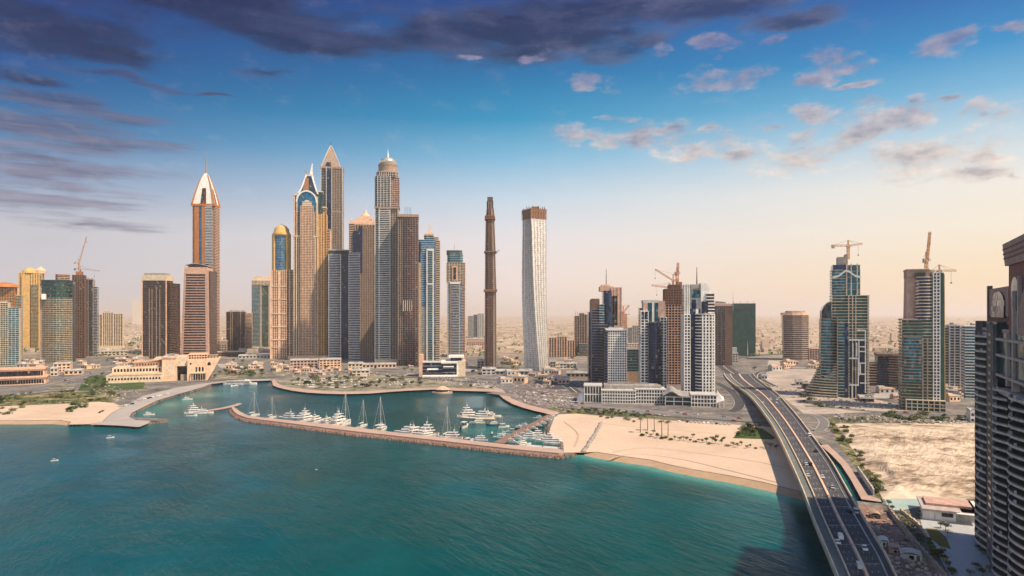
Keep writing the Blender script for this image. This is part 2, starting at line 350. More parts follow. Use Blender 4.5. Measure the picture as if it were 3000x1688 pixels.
# ------------------------------------------------------------------ towers, left group
def tw(name, label, xl, xr, yb, **k): return Site(name, label, 'tower', xl, xr, yb, **k)
def towers_left():
    s = tw('apartment_tower', 'teal gridded tower cut off by the left edge of the photo', -30, 52, 1071)
    s.seg(-30, 22, 887, None, 0, 30, S(G_GREEN, 3.6, W_CREAM, .7, .6, W_CREAM, 4.0, .6, .6)); s.seg(22, 52, 902, None, 3, 30, S(G_TEAL, 3.6, W_PALEGREY, .7, .4, W_CREAM, 7, .5, .5), name='side_wing')
    s.plant(-30, 22, 887, 0, 30)
    s = tw('apartment_tower', 'orange topped stone tower behind the teal gridded tower at the left edge', -40, 55, 1044)
    s.seg(-40, 40, 840, None, 0, 35, S(G_BROWN, 3.6, W_GOLD, .9, .4, W_ORANGE, 6, 1.6, .7)); s.seg(40, 58, 866, None, 2, 30, S(G_TEAL, 3.6, W_GOLD, .9, .4), name='side_wing')
    m = MB(); m.lathe([(s.k*40, s.z(841)), (s.k*34, s.z(833)), (s.k*16, s.z(828)), (.5, s.z(826))], s.x(10), 17, 20); m.build('dome', W_ORANGE, s.root)
    s = tw('apartment_tower', 'golden yellow tower with two stepped domed tops at the left of the skyline', 54, 124, 1026)
    s.seg(58, 120, 800, None, 0, 34, S(G_BROWN, 3.6, W_GOLD, 1.3, .5, W_GOLD, 6.5, 3.2, .7))
    s.seg(66, 88, 806, None, -5, 0, S(W_GOLD, 3.6, W_GOLD, .8, .3), name='pier_bay'); s.seg(92, 108, 834, None, -4, 0, S(G_TEAL, 3.6, W_GOLD, 1.0, .7), name='balcony_bay')
    m = MB(); m.lathe([(s.k*22, s.z(800)), (s.k*20, s.z(793)), (s.k*12, s.z(786)), (.4, s.z(783))], s.x(84), 16, 18); m.build('dome', W_GOLD, s.root)
    m = MB(); m.lathe([(s.k*16, s.z(800)), (s.k*17, s.z(791)), (s.k*9, s.z(785)), (.4, s.z(779))], s.x(114), 20, 14); m.build('dome', W_SAND, s.root)
    s = tw('apartment_tower', 'round fronted glass tower with dark green top bands at the left of the skyline', 121, 213, 1062)
    st = S(G_GREEN, 3.7, W_CREAM, .75, .6, W_TAUPE, 4.4, .7, .7)
    s.seg(123, 211, 872, None, 3, 40, st, 'bow', 12)
    s.seg(123, 211, 822, 872, 3, 40, S(G_GREEN, 6.5, W_DARK, 1.6, .8), 'bow', 12, name='crown_band')
    s.box(127, 139, 862, 878, -10, 6, W_WHITE, 'sky_terrace')
    s.seg(160, 198, 803, 822, 8, 30, S(G_BROWN, 3.5, W_SAND, 1.0, .4), 'oct', 5, name='penthouse'); s.box(120, 126, 840, None, 2, 30, W_TAUPE, 'edge_pier'); s.box(208, 214, 835, None, 2, 30, W_DARK, 'edge_pier')
    s = tw('unfinished_tower', 'slim reddish unfinished tower carrying the tall crane at far left', 213, 246, 1050)
    s.seg(213, 246, 806, None, 0, 30, S(G_BROWN, 3.6, W_RUST, .7, .5, W_BROWN, 5, 1.6, .7)); s.box(221, 240, 795, 806, 6, 20, W_RUST, 'core_wall')
    s = tw('apartment_tower', 'blue grey glass tower with antennas right of the crane tower', 245, 284, 1044)
    s.seg(245, 272, 819, None, 0, 34, S(G_GREY, 3.6, W_BROWN, .8, .3, W_PALEGREY, 9, .6, .4)); s.seg(272, 283, 840, None, 3, 34, S(G_BLUE, 3.6, W_PALEGREY, .8, .6), name='side_wing')
    s.spire(279, 815, 842, 8, .5); s.spire(275, 808, 840, 12, .4); s.plant(245, 272, 819, 0, 34)
    s = tw('apartment_block', 'pale beige mid rise block with vertical fins right of the left tower group', 280, 359, 1028)
    for a, b, c in ((281, 300, 922), (302, 330, 916), (332, 357, 920)): s.seg(a, b, c, None, 0, 26, S(G_BROWN, 3.6, W_CREAM, .8, .3, W_CREAM, 5.2, 1.7, 1.0), name='wing')
    s.box(276, 364, 1014, None, -6, -1, W_CREAM, 'podium'); s.plant(302, 330, 916, 0, 26)
    s = tw('office_tower', 'dark glass tower with pale flat top and stone ribs, standing alone on the left', 417, 487, 1056, face=.15)
    s.seg(418, 486, 822, None, 0, 34, S(G_BROWN, 3.6, W_BROWN, .7, .3)); s.ribs([418, 486], 822, None, 0, W_SAND, 1.6, 1.2, 'corner_pier')
    s.ribs([438, 446, 458, 468], 846, None, 0, W_TAUPE, 1.0, 1.1)
    s.box(417, 487, 806, 822, -.8, 34.5, W_CREAM, 'crown_band'); s.box(421, 480, 800, 806, 4, 30, W_GREY, 'roof_slab')
    s.seg(487, 492, 829, None, 8, 60, S(G_BROWN, 3.6, W_BROWN, .9, .6), name='rear_wing')
    s = tw('hotel_tower', 'pink stone tower with close horizontal bands and a curved canopy on its roof', 531, 610, 1050, face=.15)
    zt = s.z(790); wb, wt = (s.x(531), s.x(609)), (s.x(541), s.x(606))
    m = MB(); m.prism(rect(wb[0], wb[1], .8, 34), 0, zt, rect(wt[0], wt[1], .8, 34)); m.build('facade', G_BROWN, s.root)
    m = MB(); n = 34
    for k in range(n):
        f = k/n; z = zt*f; a = wb[0]+(wt[0]-wb[0])*f; b = wb[1]+(wt[1]-wb[1])*f
        m.box(a+3.5, b-3.5, -.6, .9, z+1, z+3.1)
    m.build('spandrel_slat', W_PINK, s.root)
    for a, b, c, d, nm in ((wb[0], wb[0]+4.2, wt[0], wt[0]+4, 'edge_pier'), (wb[1]-4.6, wb[1]+1.2, wt[1]-4.5, wt[1]+1, 'edge_pier')):
        m = MB(); m.prism(rect(a, b, -1.2, 34.5), 0, zt, rect(c, d, -1.2, 34.5)); m.build(nm, W_PINK, s.root)
    s.box(541, 606, 783, 803, -1.6, 34, W_PEACH, 'roof_band')
    facade(s.root, rect(s.x(610), s.x(612), 6, 46), 0, s.z(795), S(G_BROWN, 3.6, W_BROWN, 1.6, .6), 'side_wing')
    m = MB(); r = []
    for i in range(13):
        q = i/12; px = 541+q*68; h = s.z(783)+s.k*(14*math.sin(math.pi*(.15+.7*q))*(1-.35*q))
        r.append([(s.x(px), 2, h-1), (s.x(px), 30, h-1), (s.x(px), 30, h), (s.x(px), 2, h)])
    m.loft(r); m.build('roof_canopy', W_SILVER, s.root); s.seg(548, 600, 774, 783, 8, 26, S(G_DARK, 4), name='penthouse')
    # cone topped orange tower behind it
    s = tw('hotel_tower', 'tall orange clad tower with a white pointed crown and needle spire', 561, 627, 1044, face=.15)
    zc = s.z(599)
    s.seg(563, 622, 602, None, 3, 36, S(G_TEAL, 3.6, W_PALEGREY, .5, .2), 'oct', 7)
    s.box(569, 583, 602, None, 1.2, 6, W_ORANGE, 'clad_pier'); s.box(590, 600.5, 602, None, .9, 6, W_ORANGE, 'clad_pier'); s.box(561, 564, 602, None, 7, 20, W_SAND, 'clad_pier')
    s.seg(601, 619, 604, None, .8, 8, S(G_BLUE, 3.6, W_WHITE, 1.2, .8), name='balcony_bay')
    s.seg(621, 627, 606, None, 6, 34, S(G_BROWN, 3.6, W_PEACH, 1.5, .9), name='balcony_bay')
    s.box(584, 589.5, 596, None, .6, 5, G_SKY, 'glass_strip')
    s.box(560, 628, 597, 603, 0, 37, W_ORANGE, 'cornice')
    xm, ym, za = s.x(594), 19, s.z(500)
    h = [(s.x(562), 2), (s.x(626), 2), (s.x(626), 36), (s.x(562), 36)]
    for i in range(4):            # four curved ribs of the crown
        a = h[i]; m = MB(); ring = []
        for k in range(9):
            q = k/8; f = (1-q)**.64; x = xm+(a[0]-xm)*f; y = ym+(a[1]-ym)*f; z = zc+(za-zc)*q; w = 1.5*(1-q)+.5
            ring.append([(x-w, y-w, z), (x+w, y-w, z), (x+w, y+w, z), (x-w, y+w, z)])
        m.loft(ring); m.build('crown_rib', W_ORANGE, s.root)
    for i in range(4):            # white skins with an opening below
        a, b = h[i], h[(i+1) % 4]; m = MB()
        def pt(u, q):
            f = (1-q)**.64*.96; x = a[0]+(b[0]-a[0])*u; y = a[1]+(b[1]-a[1])*u
            return (xm+(x-xm)*f, ym+(y-ym)*f, zc+(za-zc)*q)
        for u0, u1, q0, q1 in ((0, .36, 0, .5), (.64, 1, 0, .5), (0, 1, .5, .97)):
            for k in range(4):
                qa = q0+(q1-q0)*k/4; qb = q0+(q1-q0)*(k+1)/4
                m.add([pt(u0, qa), pt(u1, qa), pt(u1, qb), pt(u0, qb)], [(0, 1, 2, 3)])
        m.build('crown_panel', W_WHITE, s.root)
    m = MB(); m.lathe([(s.k*13, zc), (s.k*10, zc+(za-zc)*.3), (s.k*4, zc+(za-zc)*.55)], xm, ym, 10); m.build('lantern', W_ORANGE, s.root)
    s.box(588, 593, 566, 586, 8, 12, G_BLUE, 'lantern_window'); s.spire(594, 436, 505, ym, 2.0, W_TAUPE, r1=.3)
    # mid gap
    s = tw('apartment_block', 'dark brown glass mid rise left of the green and cream tower', 663, 737, 1029)
    s.seg(664, 719, 914, None, 0, 28, S(G_BROWN, 3.6, W_BROWN, .5, .3)); s.ribs([664, 676, 681, 705, 718], 914, None, 0, W_TAUPE, 1.3, 1.0); s.plant(664, 719, 914, 0, 28)
    s.seg(720, 736, 918, None, 4, 30, S(G_BROWN, 3.6, W_SAND, 1.4, .6), name='side_wing')
    s = tw('apartment_tower', 'green glass tower with a cream stepped top, left of the blue drum tower', 737, 793, 1023)
    s.seg(738, 762, 836, None, 0, 28, S(G_TEAL, 3.6, W_PALEGREY, .7, .6)); s.seg(763, 788, 836, None, 2, 28, S(G_GREEN, 3.6, W_TAUPE, .5, .2), name='glass_bay'); s.ribs([763, 766, 787], 836, None, 1.5, W_CREAM, 1.2, 1)
    s.seg(738, 792, 822, 836, -.5, 29, S(G_BROWN, 4, W_CREAM, 1.6, .5, W_CREAM, 4, 1.4, .8), name='crown_band'); s.box(744, 770, 809, 822, 6, 20, W_CREAM, 'penthouse'); s.box(770, 790, 813, 822, 8, 22, W_SAND, 'penthouse')
    s = tw('apartment_tower', 'sand coloured tower with a blue glass drum and gold dome on top', 791, 858, 1051)
    st = S(G_BROWN, 3.6, W_SAND, .9, .6, W_SAND, 4.4, 1.5, .9)
    s.seg(793, 838, 792, None, 0, 34, st); s.seg(838, 857, 790, None, 5, 36, S(G_BROWN, 3.6, W_SAND, 1.0, .6, W_SAND, 6, 2.2, .9), name='side_wing')
    for z in (838, 876, 918, 956, 994, 1016): s.box(792, 840, z, z+2.5, -2, .5, W_CREAM, 'string_course')
    s.box(815, 822, 795, None, -1.2, 1, W_SAND, 'centre_pier'); s.box(792, 797, 793, None, -1.4, 1, W_SAND, 'centre_pier')
    cx, r = s.x(823), s.k*26
    facade(s.root, ell(cx, 20, r*.9, r*.85), s.z(792), s.z(688), S(G_SKY, 3.6, W_GOLD, .35, .2), 'glass_drum')
    m = MB()
    for a in (3.35, 3.75, 5.45, 5.8, 6.1): m.prism(ell(cx+r*.95*math.cos(a), 20+r*.92*math.sin(a), 2.6, 2.6, 8), s.z(795), s.z(684))
    m.build('drum_pier', W_GOLD, s.root)
    m = MB(); m.lathe([(r*1.02, s.z(690)), (r*1.02, s.z(683)), (r*.9, s.z(679)), (r*.82, s.z(668)), (r*.6, s.z(661)), (r*.3, s.z(657)), (.5, s.z(655))], cx, 20, 28); m.build('dome', W_GOLD, s.root, smooth=True)
    s.spire(823, 650, 658, 20, .8, W_SAND)
towers_left()

def towers_marina():
    # arched crown
    s = tw('apartment_tower', 'golden stone supertall with a dark arched glass recess and flared crown below two spikes', 859, 932, 1051)
    st = S(G_BROWN, 3.6, W_SAND, 1.0, .5, W_SAND, 3.4, 1.1, .8)
    s.seg(861, 931, 690, None, 3, 46, S(G_BROWN, 3.6, W_SAND, .8, .4, W_SAND, 5, 1.4, .7))
    s.seg(862, 930, 620, 690, 4, 46, S(G_DARK, 3.6, W_CREAM, .8, .4, W_CREAM, 6, 1.4, .7), name='upper_shaft')
    s.seg(882, 917, 604, None, -4, 3.5, st, name='centre_bay'); s.seg(886, 913, 592, 604, -3, 4, S(W_CREAM, 4, W_CREAM, 1, .8), name='bay_cap'); s.box(893, 906, 587, 592, -2, 4, W_CREAM, 'bay_finial')
    s.ribs([862, 869, 876, 922, 929], 694, None, 2.6, W_CREAM, 2.0, 2.4, 'pier')
    s.ribs([863, 870], 575, 694, 3.6, W_SAND, 2.0, 1.6, 'pier'); s.ribs([927, 930], 575, 694, 3.6, W_CREAM, 1.8, 1.6, 'pier')
    s.box(858, 934, 690, 694, 0, 47, W_CREAM, 'cornice')
    # recess and arch
    ax, rad, zs = s.x(898), s.k*27, s.z(592)
    arc = [(ax+rad*math.cos(math.pi*i/16), zs+rad*1.15*math.sin(math.pi*i/16)) for i in range(17)]
    m = MB(); ring = [(ax-rad, s.z(622))]+[(x, z) for x, z in arc[::-1]]+[(ax+rad, s.z(622))]
    m.loft([[(x, 4.5, z) for x, z in ring], [(x, 40, z) for x, z in ring]]); m.build('arched_glass', G_SKY, s.root)
    m = MB(); rr = []
    for (x, z) in arc[::-1]:
        dx, dz = (x-ax), (z-zs); L = math.hypot(dx, dz); ux, uz = dx/L, dz/L
        rr.append([(x, 1.5, z), (x+ux*3, 1.5, z+uz*3), (x+ux*3, 6, z+uz*3), (x, 6, z)])
    m.loft(rr); m.build('arch_band', W_WHITE, s.root)
    s.box(861, 869, 572, 622, 4, 40, G_TEAL, 'shoulder'); s.box(859, 871, 570, 573, 3, 41, W_CREAM, 'shoulder_cap')
    s.box(926, 944, 560, 622, 6, 40, G_GREEN, 'shoulder'); s.box(924, 946, 557, 560, 5, 41, W_CREAM, 'shoulder_cap')
    zb, zt = s.z(566), s.z(510)
    def q(px, d): return (s.x(px), d)
    m = MB(); rr = []
    for k in range(7):
        f = k/6; xa = 874+(896-874)*f**.75; xb = 931-(931-913)*f**.8; rr.append([(s.x(xa), 6+9*f, zb+(zt-zb)*f), (s.x(xb), 6+9*f, zb+(zt-zb)*f), (s.x(xb), 38-9*f, zb+(zt-zb)*f), (s.x(xa), 38-9*f, zb+(zt-zb)*f)])
    m.loft(rr); m.build('crown', G_GREY, s.root)
    for side in (0, 1):
        m = MB(); r2 = []
        for r in rr:
            x, y, z = r[side]; r2.append([(x-1.7, y-1.6, z), (x+1.7, y-1.6, z), (x+1.7, y+1.6, z+.5), (x-1.7, y+1.6, z+.5)])
        m.loft(r2); m.build('crown_rib', W_WHITE, s.root)
    m = MB(); m.prism(rect(s.x(886), s.x(904), 4.5, 9), s.z(556), s.z(518), rect(s.x(894), s.x(903), 12, 14)); m.build('crown_panel', W_RUST, s.root)
    s.box(893, 916, 507, 512, 14, 30, W_CREAM, 'crown_cap')
    m = MB(); m.prism(rect(s.x(905), s.x(914), 18, 24), s.z(509), s.z(473), rect(s.x(912), s.x(914), 20, 22)); m.build('spike', W_WHITE, s.root)
    m = MB(); m.tube((s.x(897), 20, s.z(509)), (s.x(896), 20, s.z(498)), .9, .9); m.tube((s.x(896), 20, s.z(498)), (s.x(889), 20, s.z(494)), 1.6, .5); m.build('spike', W_TAUPE, s.root)
    s.seg(933, 955, 620, None, 8, 50, S(G_BROWN, 3.6, W_AMBER, 1.3, .5, W_AMBER, 6, 3.2, .8), name='right_wing'); s.seg(934, 953, 606, 620, 10, 40, S(G_DARK, 4, W_GOLD, 1.2, .6), name='wing_cap'); s.box(932, 956, 602, 606, 8, 44, W_CREAM, 'wing_cap')
    s.seg(955, 966, 668, None, 14, 60, S(G_BROWN, 3.6, W_SAND, 1.1, .6, W_SAND, 6, 1.8, .8), name='right_wing')
    s.box(846, 968, 1042, None, -16, -5, W_SAND, 'podium')
    # pyramid crown
    s = tw('office_tower', 'tallest slate tower with a dark glass strip and steep stone pyramid crown', 939, 1005, 1040)
    s.seg(940, 957, 492, None, 2, 44, S(G_GREY, 3.8, W_TAUPE, .8, .3)); s.seg(957, 970, 478, None, 0, 44, S(G_BLUE, 3.8, W_DARK, .4, .2), name='glass_strip')
    s.seg(971, 1004, 494, None, 1, 46, S(G_GREY, 3.8, W_TAUPE, 1.0, .3, W_TAUPE, 3.6, 1.5, .9), name='stone_wing'); s.box(938, 1006, 618, 622, 0, 46, W_TAUPE, 'string_course')
    s.box(938, 1006, 488, 494, -.8, 47, W_TAUPE, 'cornice'); s.ribs([941, 956, 972, 1003], 490, None, 0, W_PALEGREY, 1.6, 1.4, 'pier')
    xa, za, zb = s.x(968), s.z(420), s.z(490)
    a, b = s.x(942), s.x(997); m = MB(); rr = []
    for k in range(8):
        f = k/7; w = (1-f)**.9; y0, y1 = 23-21*w-.5, 23+21*w+.5
        rr.append([(xa+(a-xa)*w-.6, y0, zb+(za-zb)*f), (xa+(b-xa)*w+.6, y0, zb+(za-zb)*f), (xa+(b-xa)*w+.6, y1, zb+(za-zb)*f), (xa+(a-xa)*w-.6, y1, zb+(za-zb)*f)])
    m.loft(rr); m.build('pyramid_crown', W_TAUPE, s.root)
    for i in range(4):
        m = MB(); m.loft([[(r[i][0]-.9, r[i][1]-.9, r[i][2]), (r[i][0]+.9, r[i][1]-.9, r[i][2]), (r[i][0]+.9, r[i][1]+.9, r[i][2]), (r[i][0]-.9, r[i][1]+.9, r[i][2])] for r in rr]); m.build('crown_rib', W_PALEGREY, s.root)
    s.spire(968, 409, 426, 23, 1.8, W_DARK); s.box(957, 969, 476, 490, -.6, 6, G_BLUE, 'crown_window')
    # dark blue banded tower
    s = tw('office_tower', 'navy glass tower with silver balcony bands and flat dark top beside the ornate tower', 962, 1022, 1052)
    s.seg(964, 998, 746, None, 0, 40, S(G_NAVY, 3.6, W_WHITE, 1.15, 1.2), 'bow', 3, name='balcony_bay'); s.seg(999, 1021, 740, None, 2, 40, S(G_NAVY, 3.6, W_DARK, .3, .1), name='glass_wing')
    s.box(963, 1022, 733, 747, 1, 41, W_DARK, 'crown_band'); s.box(962, 1023, 731, 734, .5, 42, W_PALEGREY, 'roof_slab'); s.box(962, 965, 746, None, -1, 6, W_SILVER, 'edge_pier'); s.box(997, 999, 746, None, -1, 6, W_SILVER, 'edge_pier')
    # ornate tower
    s = tw('apartment_tower', 'ornate brown stone tower with arched dark recesses and a small pointed cupola', 1022, 1100, 1056)
    s.seg(1024, 1097, 655, None, 8, 48, S(G_BROWN, 3.6, W_TAUPE, 1.0, .4, W_TAUPE, 6, 2.6, .8)); s.seg(1023, 1054, 742, None, 0, 10, S(G_NAVY, 3.6, W_WHITE, 1.1, 1.0), name='balcony_bay')
    s.seg(1024, 1036, 655, 742, 5, 12, S(G_BROWN, 3.6, W_SAND, 1.2, .5), name='corner_turret'); s.seg(1056, 1096, 665, None, 3, 10, S(W_BROWN, 3.6, W_TAUPE, .9, .3, W_TAUPE, 5, 1.6, .6), name='stone_bay')
    for a, b, t in ((1034, 1047, 676), (1051, 1062, 662)):
        m = MB(); xa, xb = s.x(a), s.x(b); c, r = (xa+xb)/2, (xb-xa)/2; zz = s.z(t)-r
        ring = [(xa, s.z(800))]+[(c-r*math.cos(math.pi*i/10), zz+r*math.sin(math.pi*i/10)) for i in range(11)]+[(xb, s.z(800))]
        m.loft([[(x, 1.6, z) for x, z in ring], [(x, 9, z) for x, z in ring]]); m.build('arched_recess', G_NAVY, s.root)
    for k, (a, b, t, u) in enumerate(((1024, 1097, 650, 657), (1030, 1094, 645, 650), (1042, 1090, 638, 645), (1052, 1086, 630, 638))): s.box(a, b, t, u, 7+3*k, 46-3*k, W_SAND, 'stepped_crown')
    m = MB(); cx = s.x(1069); m.lathe([(s.k*15, s.z(630)), (s.k*12, s.z(625)), (s.k*6, s.z(620)), (s.k*2.4, s.z(612)), (.2, s.z(602))], cx, 27, 12); m.build('cupola', W_SAND, s.root)
    for px in (1028, 1044, 1088, 1095): s.spire(px, 634, 650, 12, 1.6, W_SAND, 'pinnacle')
    # princess
    s = tw('apartment_tower', 'grey supertall with a drum, silver dome and short mast, centre of the skyline', 1098, 1174, 1066)
    s.seg(1099, 1110, 612, None, 4, 46, S(G_GREY, 3.6, W_WHITE, .9, .5), name='corner_bay'); s.seg(1111, 1142, 612, None, 0, 46, S(G_GREY, 3.6, W_WHITE, .9, .9, W_WHITE, 15, 1.0, 1.0), name='balcony_bay')
    s.seg(1143, 1166, 612, None, 3, 48, S(G_GREY, 3.6, W_TAUPE, 1.3, .4, W_TAUPE, 6, 2.0, .7), name='stone_wing'); s.ribs([1099, 1110.5, 1142.5, 1166], 609, None, 1, W_PALEGREY, 1.6, 1.6, 'pier')
    s.box(1097, 1168, 606, 611, -1.5, 49, W_TAUPE, 'cornice')
    s.seg(1099, 1150, 516, 606, 2, 44, S(G_DARK, 3.6, W_PALEGREY, .8, .5, W_PALEGREY, 5.4, 1.2, 1.0), 'oct', 5, name='upper_shaft'); s.seg(1150, 1169, 518, 606, 6, 46, S(G_BROWN, 3.6, W_PINK, 1.2, .7, W_PINK, 4.5, .8, .6), name='upper_wing')
    s.seg(1103, 1166, 503, 517, 3, 45, S(G_DARK, 5, W_TAUPE, 1.6, .5, W_PALEGREY, 4.5, 1.0, .8), 'oct', 6, name='crown_band')
    cx, k = s.x(1135), s.k
    m = MB(); m.lathe([(k*30, s.z(504)), (k*30, s.z(500)), (k*28, s.z(498)), (k*28, s.z(482)), (k*29, s.z(481)), (k*29, s.z(477)), (k*25, s.z(476)), (k*25, s.z(472))], cx, 24, 32); m.build('drum', W_TAUPE, s.root, smooth=False)
    m = MB(); m.lathe([(k*24, s.z(472)), (k*23, s.z(466)), (k*19.5, s.z(460)), (k*13, s.z(456)), (k*4, s.z(454)), (.3, s.z(453.5))], cx, 24, 32); m.build('dome', W_SILVER, s.root, smooth=True)
    m = MB()
    for i in range(20):
        a = 6.2832*i/20; m.box(cx+k*24.6*math.cos(a)-.8, cx+k*24.6*math.cos(a)+.8, 24+k*24.6*math.sin(a)-.8, 24+k*24.6*math.sin(a)+.8, s.z(473), s.z(466))
    m.build('drum_colonnade', W_PALEGREY, s.root); s.spire(1135, 427, 455, 24, 2.2, W_WHITE); s.box(1100, 1165, 1052, None, -8, -2, W_CREAM, 'podium')
    # brown tower
    s = tw('apartment_tower', 'brown gridded tower with a flat oversailing roof right of the grey supertall', 1165, 1228, 1070)
    s.seg(1167, 1186, 640, None, 2, 40, S(G_DARK, 3.6, W_TAUPE, .8, .5, W_TAUPE, 4, .9, .8)); s.seg(1187, 1224, 640, None, -1, 40, S(G_DARK, 3.6, W_PLUM, .8, .7, W_PLUM, 4.8, .8, .9), 'bow', 2, name='balcony_bay')
    s.box(1164, 1226, 628, 636, -1, 41, W_TAUPE, 'roof_slab'); s.box(1168, 1224, 636, 641, 3, 39, W_BROWN, 'roof_band'); s.ribs([1182, 1188, 1194, 1200, 1206], 880, 912, -2.4, W_CREAM, 1.3, 1.0)
    s.ribs([1186, 1192, 1198, 1203], 605, 629, 12, G_SKY, .7, .7, 'roof_mast')
    # blue glass with cream frame
    s = tw('apartment_tower', 'bright blue glass tower in a cream frame with a glass crown and twin pointed fins', 1223, 1290, 1064)
    s.seg(1226, 1284, 702, None, 3, 36, S(G_SKY, 3.6, W_WHITE, .55, .25)); s.seg(1251, 1268, 736, None, 0, 4, S(G_TEAL, 3.6, W_SILVER, .7, .8), name='balcony_bay')
    s.ribs([1251, 1269], 731, None, .5, W_WHITE, 2.4, 1.6, 'frame_pier'); s.box(1250, 1271, 729, 735, -1.5, 4, W_WHITE, 'frame_head'); s.box(1250, 1271, 830, 834, -1.8, 4, W_WHITE, 'frame_head')
    s.seg(1223, 1233, 770, None, 1, 30, S(W_CREAM, 3.6, W_CREAM, .8, .5, W_CREAM, 3, .8, .6), name='cream_pier'); s.seg(1277, 1288, 705, None, 2, 36, S(G_BROWN, 3.6, W_CREAM, 1.4, .7), name='cream_wing')
    s.box(1224, 1232, 708, 770, 2, 30, G_BLUE, 'glass_strip'); s.ribs([1236, 1242, 1247], 900, None, 2.6, W_CREAM, 1.2, 1.0)
    s.seg(1242, 1270, 688, 702, 8, 30, S(G_TEAL, 4, W_CREAM, .8, .4), 'oct', 4, name='glass_crown'); s.seg(1270, 1284, 694, 703, 6, 30, S(G_GREEN, 4, W_CREAM, 1, .5), name='glass_crown')
    s.box(1243, 1270, 684, 689, 7, 30, W_PEACH, 'crown_cap')
    for a in (1256, 1263): 
        m = MB(); m.prism(rect(s.x(a-3), s.x(a+4), 14, 22), s.z(686), s.z(652), rect(s.x(a-.5+(1259.5-a)*.3), s.x(a+.6+(1259.5-a)*.3), 17, 19)); m.build('crown_fin', W_CREAM, s.root)
    # teal crown tower
    s = tw('apartment_tower', 'slim blue tower with cream edges and a teal glass lantern top', 1305, 1364, 1046)
    s.seg(1310, 1354, 826, None, 2, 34, S(G_SKY, 3.6, W_WHITE, .6, .3)); s.seg(1322, 1345, 832, None, -1, 3, S(G_BLUE, 3.6, W_WHITE, .75, .8), name='balcony_bay'); s.ribs([1312, 1319, 1322, 1345], 830, None, 1.5, W_CREAM, 1.8, 1.4, 'frame_pier')
    s.seg(1354, 1362, 770, None, 4, 34, S(G_BROWN, 3.6, W_PEACH, 1.4, .8), name='cream_wing'); s.box(1318, 1348, 826, 832, -1.5, 4, W_WHITE, 'frame_head')
    s.seg(1308, 1356, 770, 828, 2, 36, S(G_GREY, 3.6, W_CREAM, 1.0, .5, W_CREAM, 6, 1.2, .6), name='upper_shaft'); s.box(1325, 1340, 780, 822, -.5, 4, W_PEACH, 'sky_frame'); s.box(1329, 1336, 784, 818, -1.2, 4, G_DARK, 'sky_window')
    s.seg(1310, 1356, 744, 770, 5, 33, S(G_TEAL, 4, W_SILVER, .6, .3), 'oct', 6, name='glass_crown'); s.seg(1308, 1354, 733, 745, 6, 32, S(G_TEAL, 4, W_TAUPE, .6, .6), 'oct', 6, name='glass_crown'); s.spire(1331, 706, 734, 18, 1.2, W_CREAM)
    # podium of the two blue towers
    s = Site('podium_building', 'white framed podium block with dark glass boxes at the foot of the bright blue tower', 'building', 1232, 1363, 1103)
    s.seg(1236, 1300, 1062, None, 0, 40, S(G_NAVY, 6, W_PALEGREY, .5, .2)); s.box(1228, 1238, 1040, None, -2, 30, W_PEACH, 'end_pier'); s.box(1252, 1284, 1079, 1083, -6, 2, W_WHITE, 'terrace_slab')
    s.seg(1296, 1338, 1066, None, -3, 36, S(G_BLUE, 6, W_PALEGREY, .6, .2), name='glass_box'); s.box(1292, 1342, 1059, 1064, -7, 38, W_WHITE, 'roof_frame'); s.box(1338, 1343, 1064, None, -7, 38, W_WHITE, 'frame_side'); s.box(1299, 1330, 1072, 1075, -8, -3, W_WHITE, 'terrace_slab')
    s.box(1343, 1364, 1058, None, -2, 40, W_CREAM, 'side_wall'); s.box(1314, 1360, 1044, 1049, 4, 44, W_WHITE, 'roof_frame'); s.seg(1320, 1352, 1049, 1058, 8, 40, S(G_NAVY, 5), name='glass_box')
    s.box(1240, 1340, 1097, 1101, -26, -8, W_WHITE, 'canopy')
    for px in range(1242, 1340, 10): s.box(px, px+1.6, 1101, None, -25, -23.6, W_WHITE, 'canopy_column')
    s.seg(1244, 1336, 1101, None, -20, -9, S(G_DARK, 5, W_PALEGREY, .5, .1), name='glass_lobby')
    # slender construction tower
    s = tw('unfinished_tower', 'very slender brown tower under construction with ring platforms, left of the twisted tower', 1415, 1459, 1083); s.root.scale.x *= .86
    prof = [(1083, 1416, 1457), (850, 1418, 1456), (738, 1419, 1453), (640, 1421, 1449), (610, 1424, 1447)]
    for (y0, a0, b0), (y1, a1, b1) in zip(prof, prof[1:]):
        m = MB(); z0, z1 = (0 if y0 == 1083 else s.z(y0)), s.z(y1); m.prism(oct_(s.x(a0), s.x(b0), 0, 24, 5), z0, z1, oct_(s.x(a1), s.x(b1), 1, 23, 5)); m.build('shaft', G_BROWN, s.root)
        n = int((z1-z0)/3.6); mm = MB()
        for k in range(n):
            f = k/n; a = s.x(a0+(a1-a0)*f); b = s.x(b0+(b1-b0)*f); mm.prism(oct_(a-.5, b+.5, -.5, 24.5, 5), z0+(z1-z0)*f, z0+(z1-z0)*f+.9)
        mm.build('slab_edging', W_PLUM, s.root)
        m = MB()
        for u in (.06, .3, .45, .62, .94):
            xa, xb = s.x(a0+(b0-a0)*u), s.x(a1+(b1-a1)*u); m.prism(rect(xa-.9, xa+.9, -1.4, .5), z0, z1, rect(xb-.9, xb+.9, -.4, 1.5))
        m.build('rib', W_BROWN, s.root)
        xa, xb = s.x(a0+(b0-a0)*.86), s.x(a1+(b1-a1)*.86); m = MB(); m.prism(rect(xa-3, xa+4, -1.2, 3), z0, z1, rect(xb-2.6, xb+3, -.2, 4)); m.build('hoist_track', W_TAUPE, s.root)
    for y, e in ((640, 5), (634, 4), (738, 5), (850, 5), (853, 3)): 
        i = [p for p in prof if p[0] >= y][-1]; s.box(i[1]-e*.8, i[2]+e*.8, y-2, y+1.6, -3, 27, W_RUST, 'ring_platform')
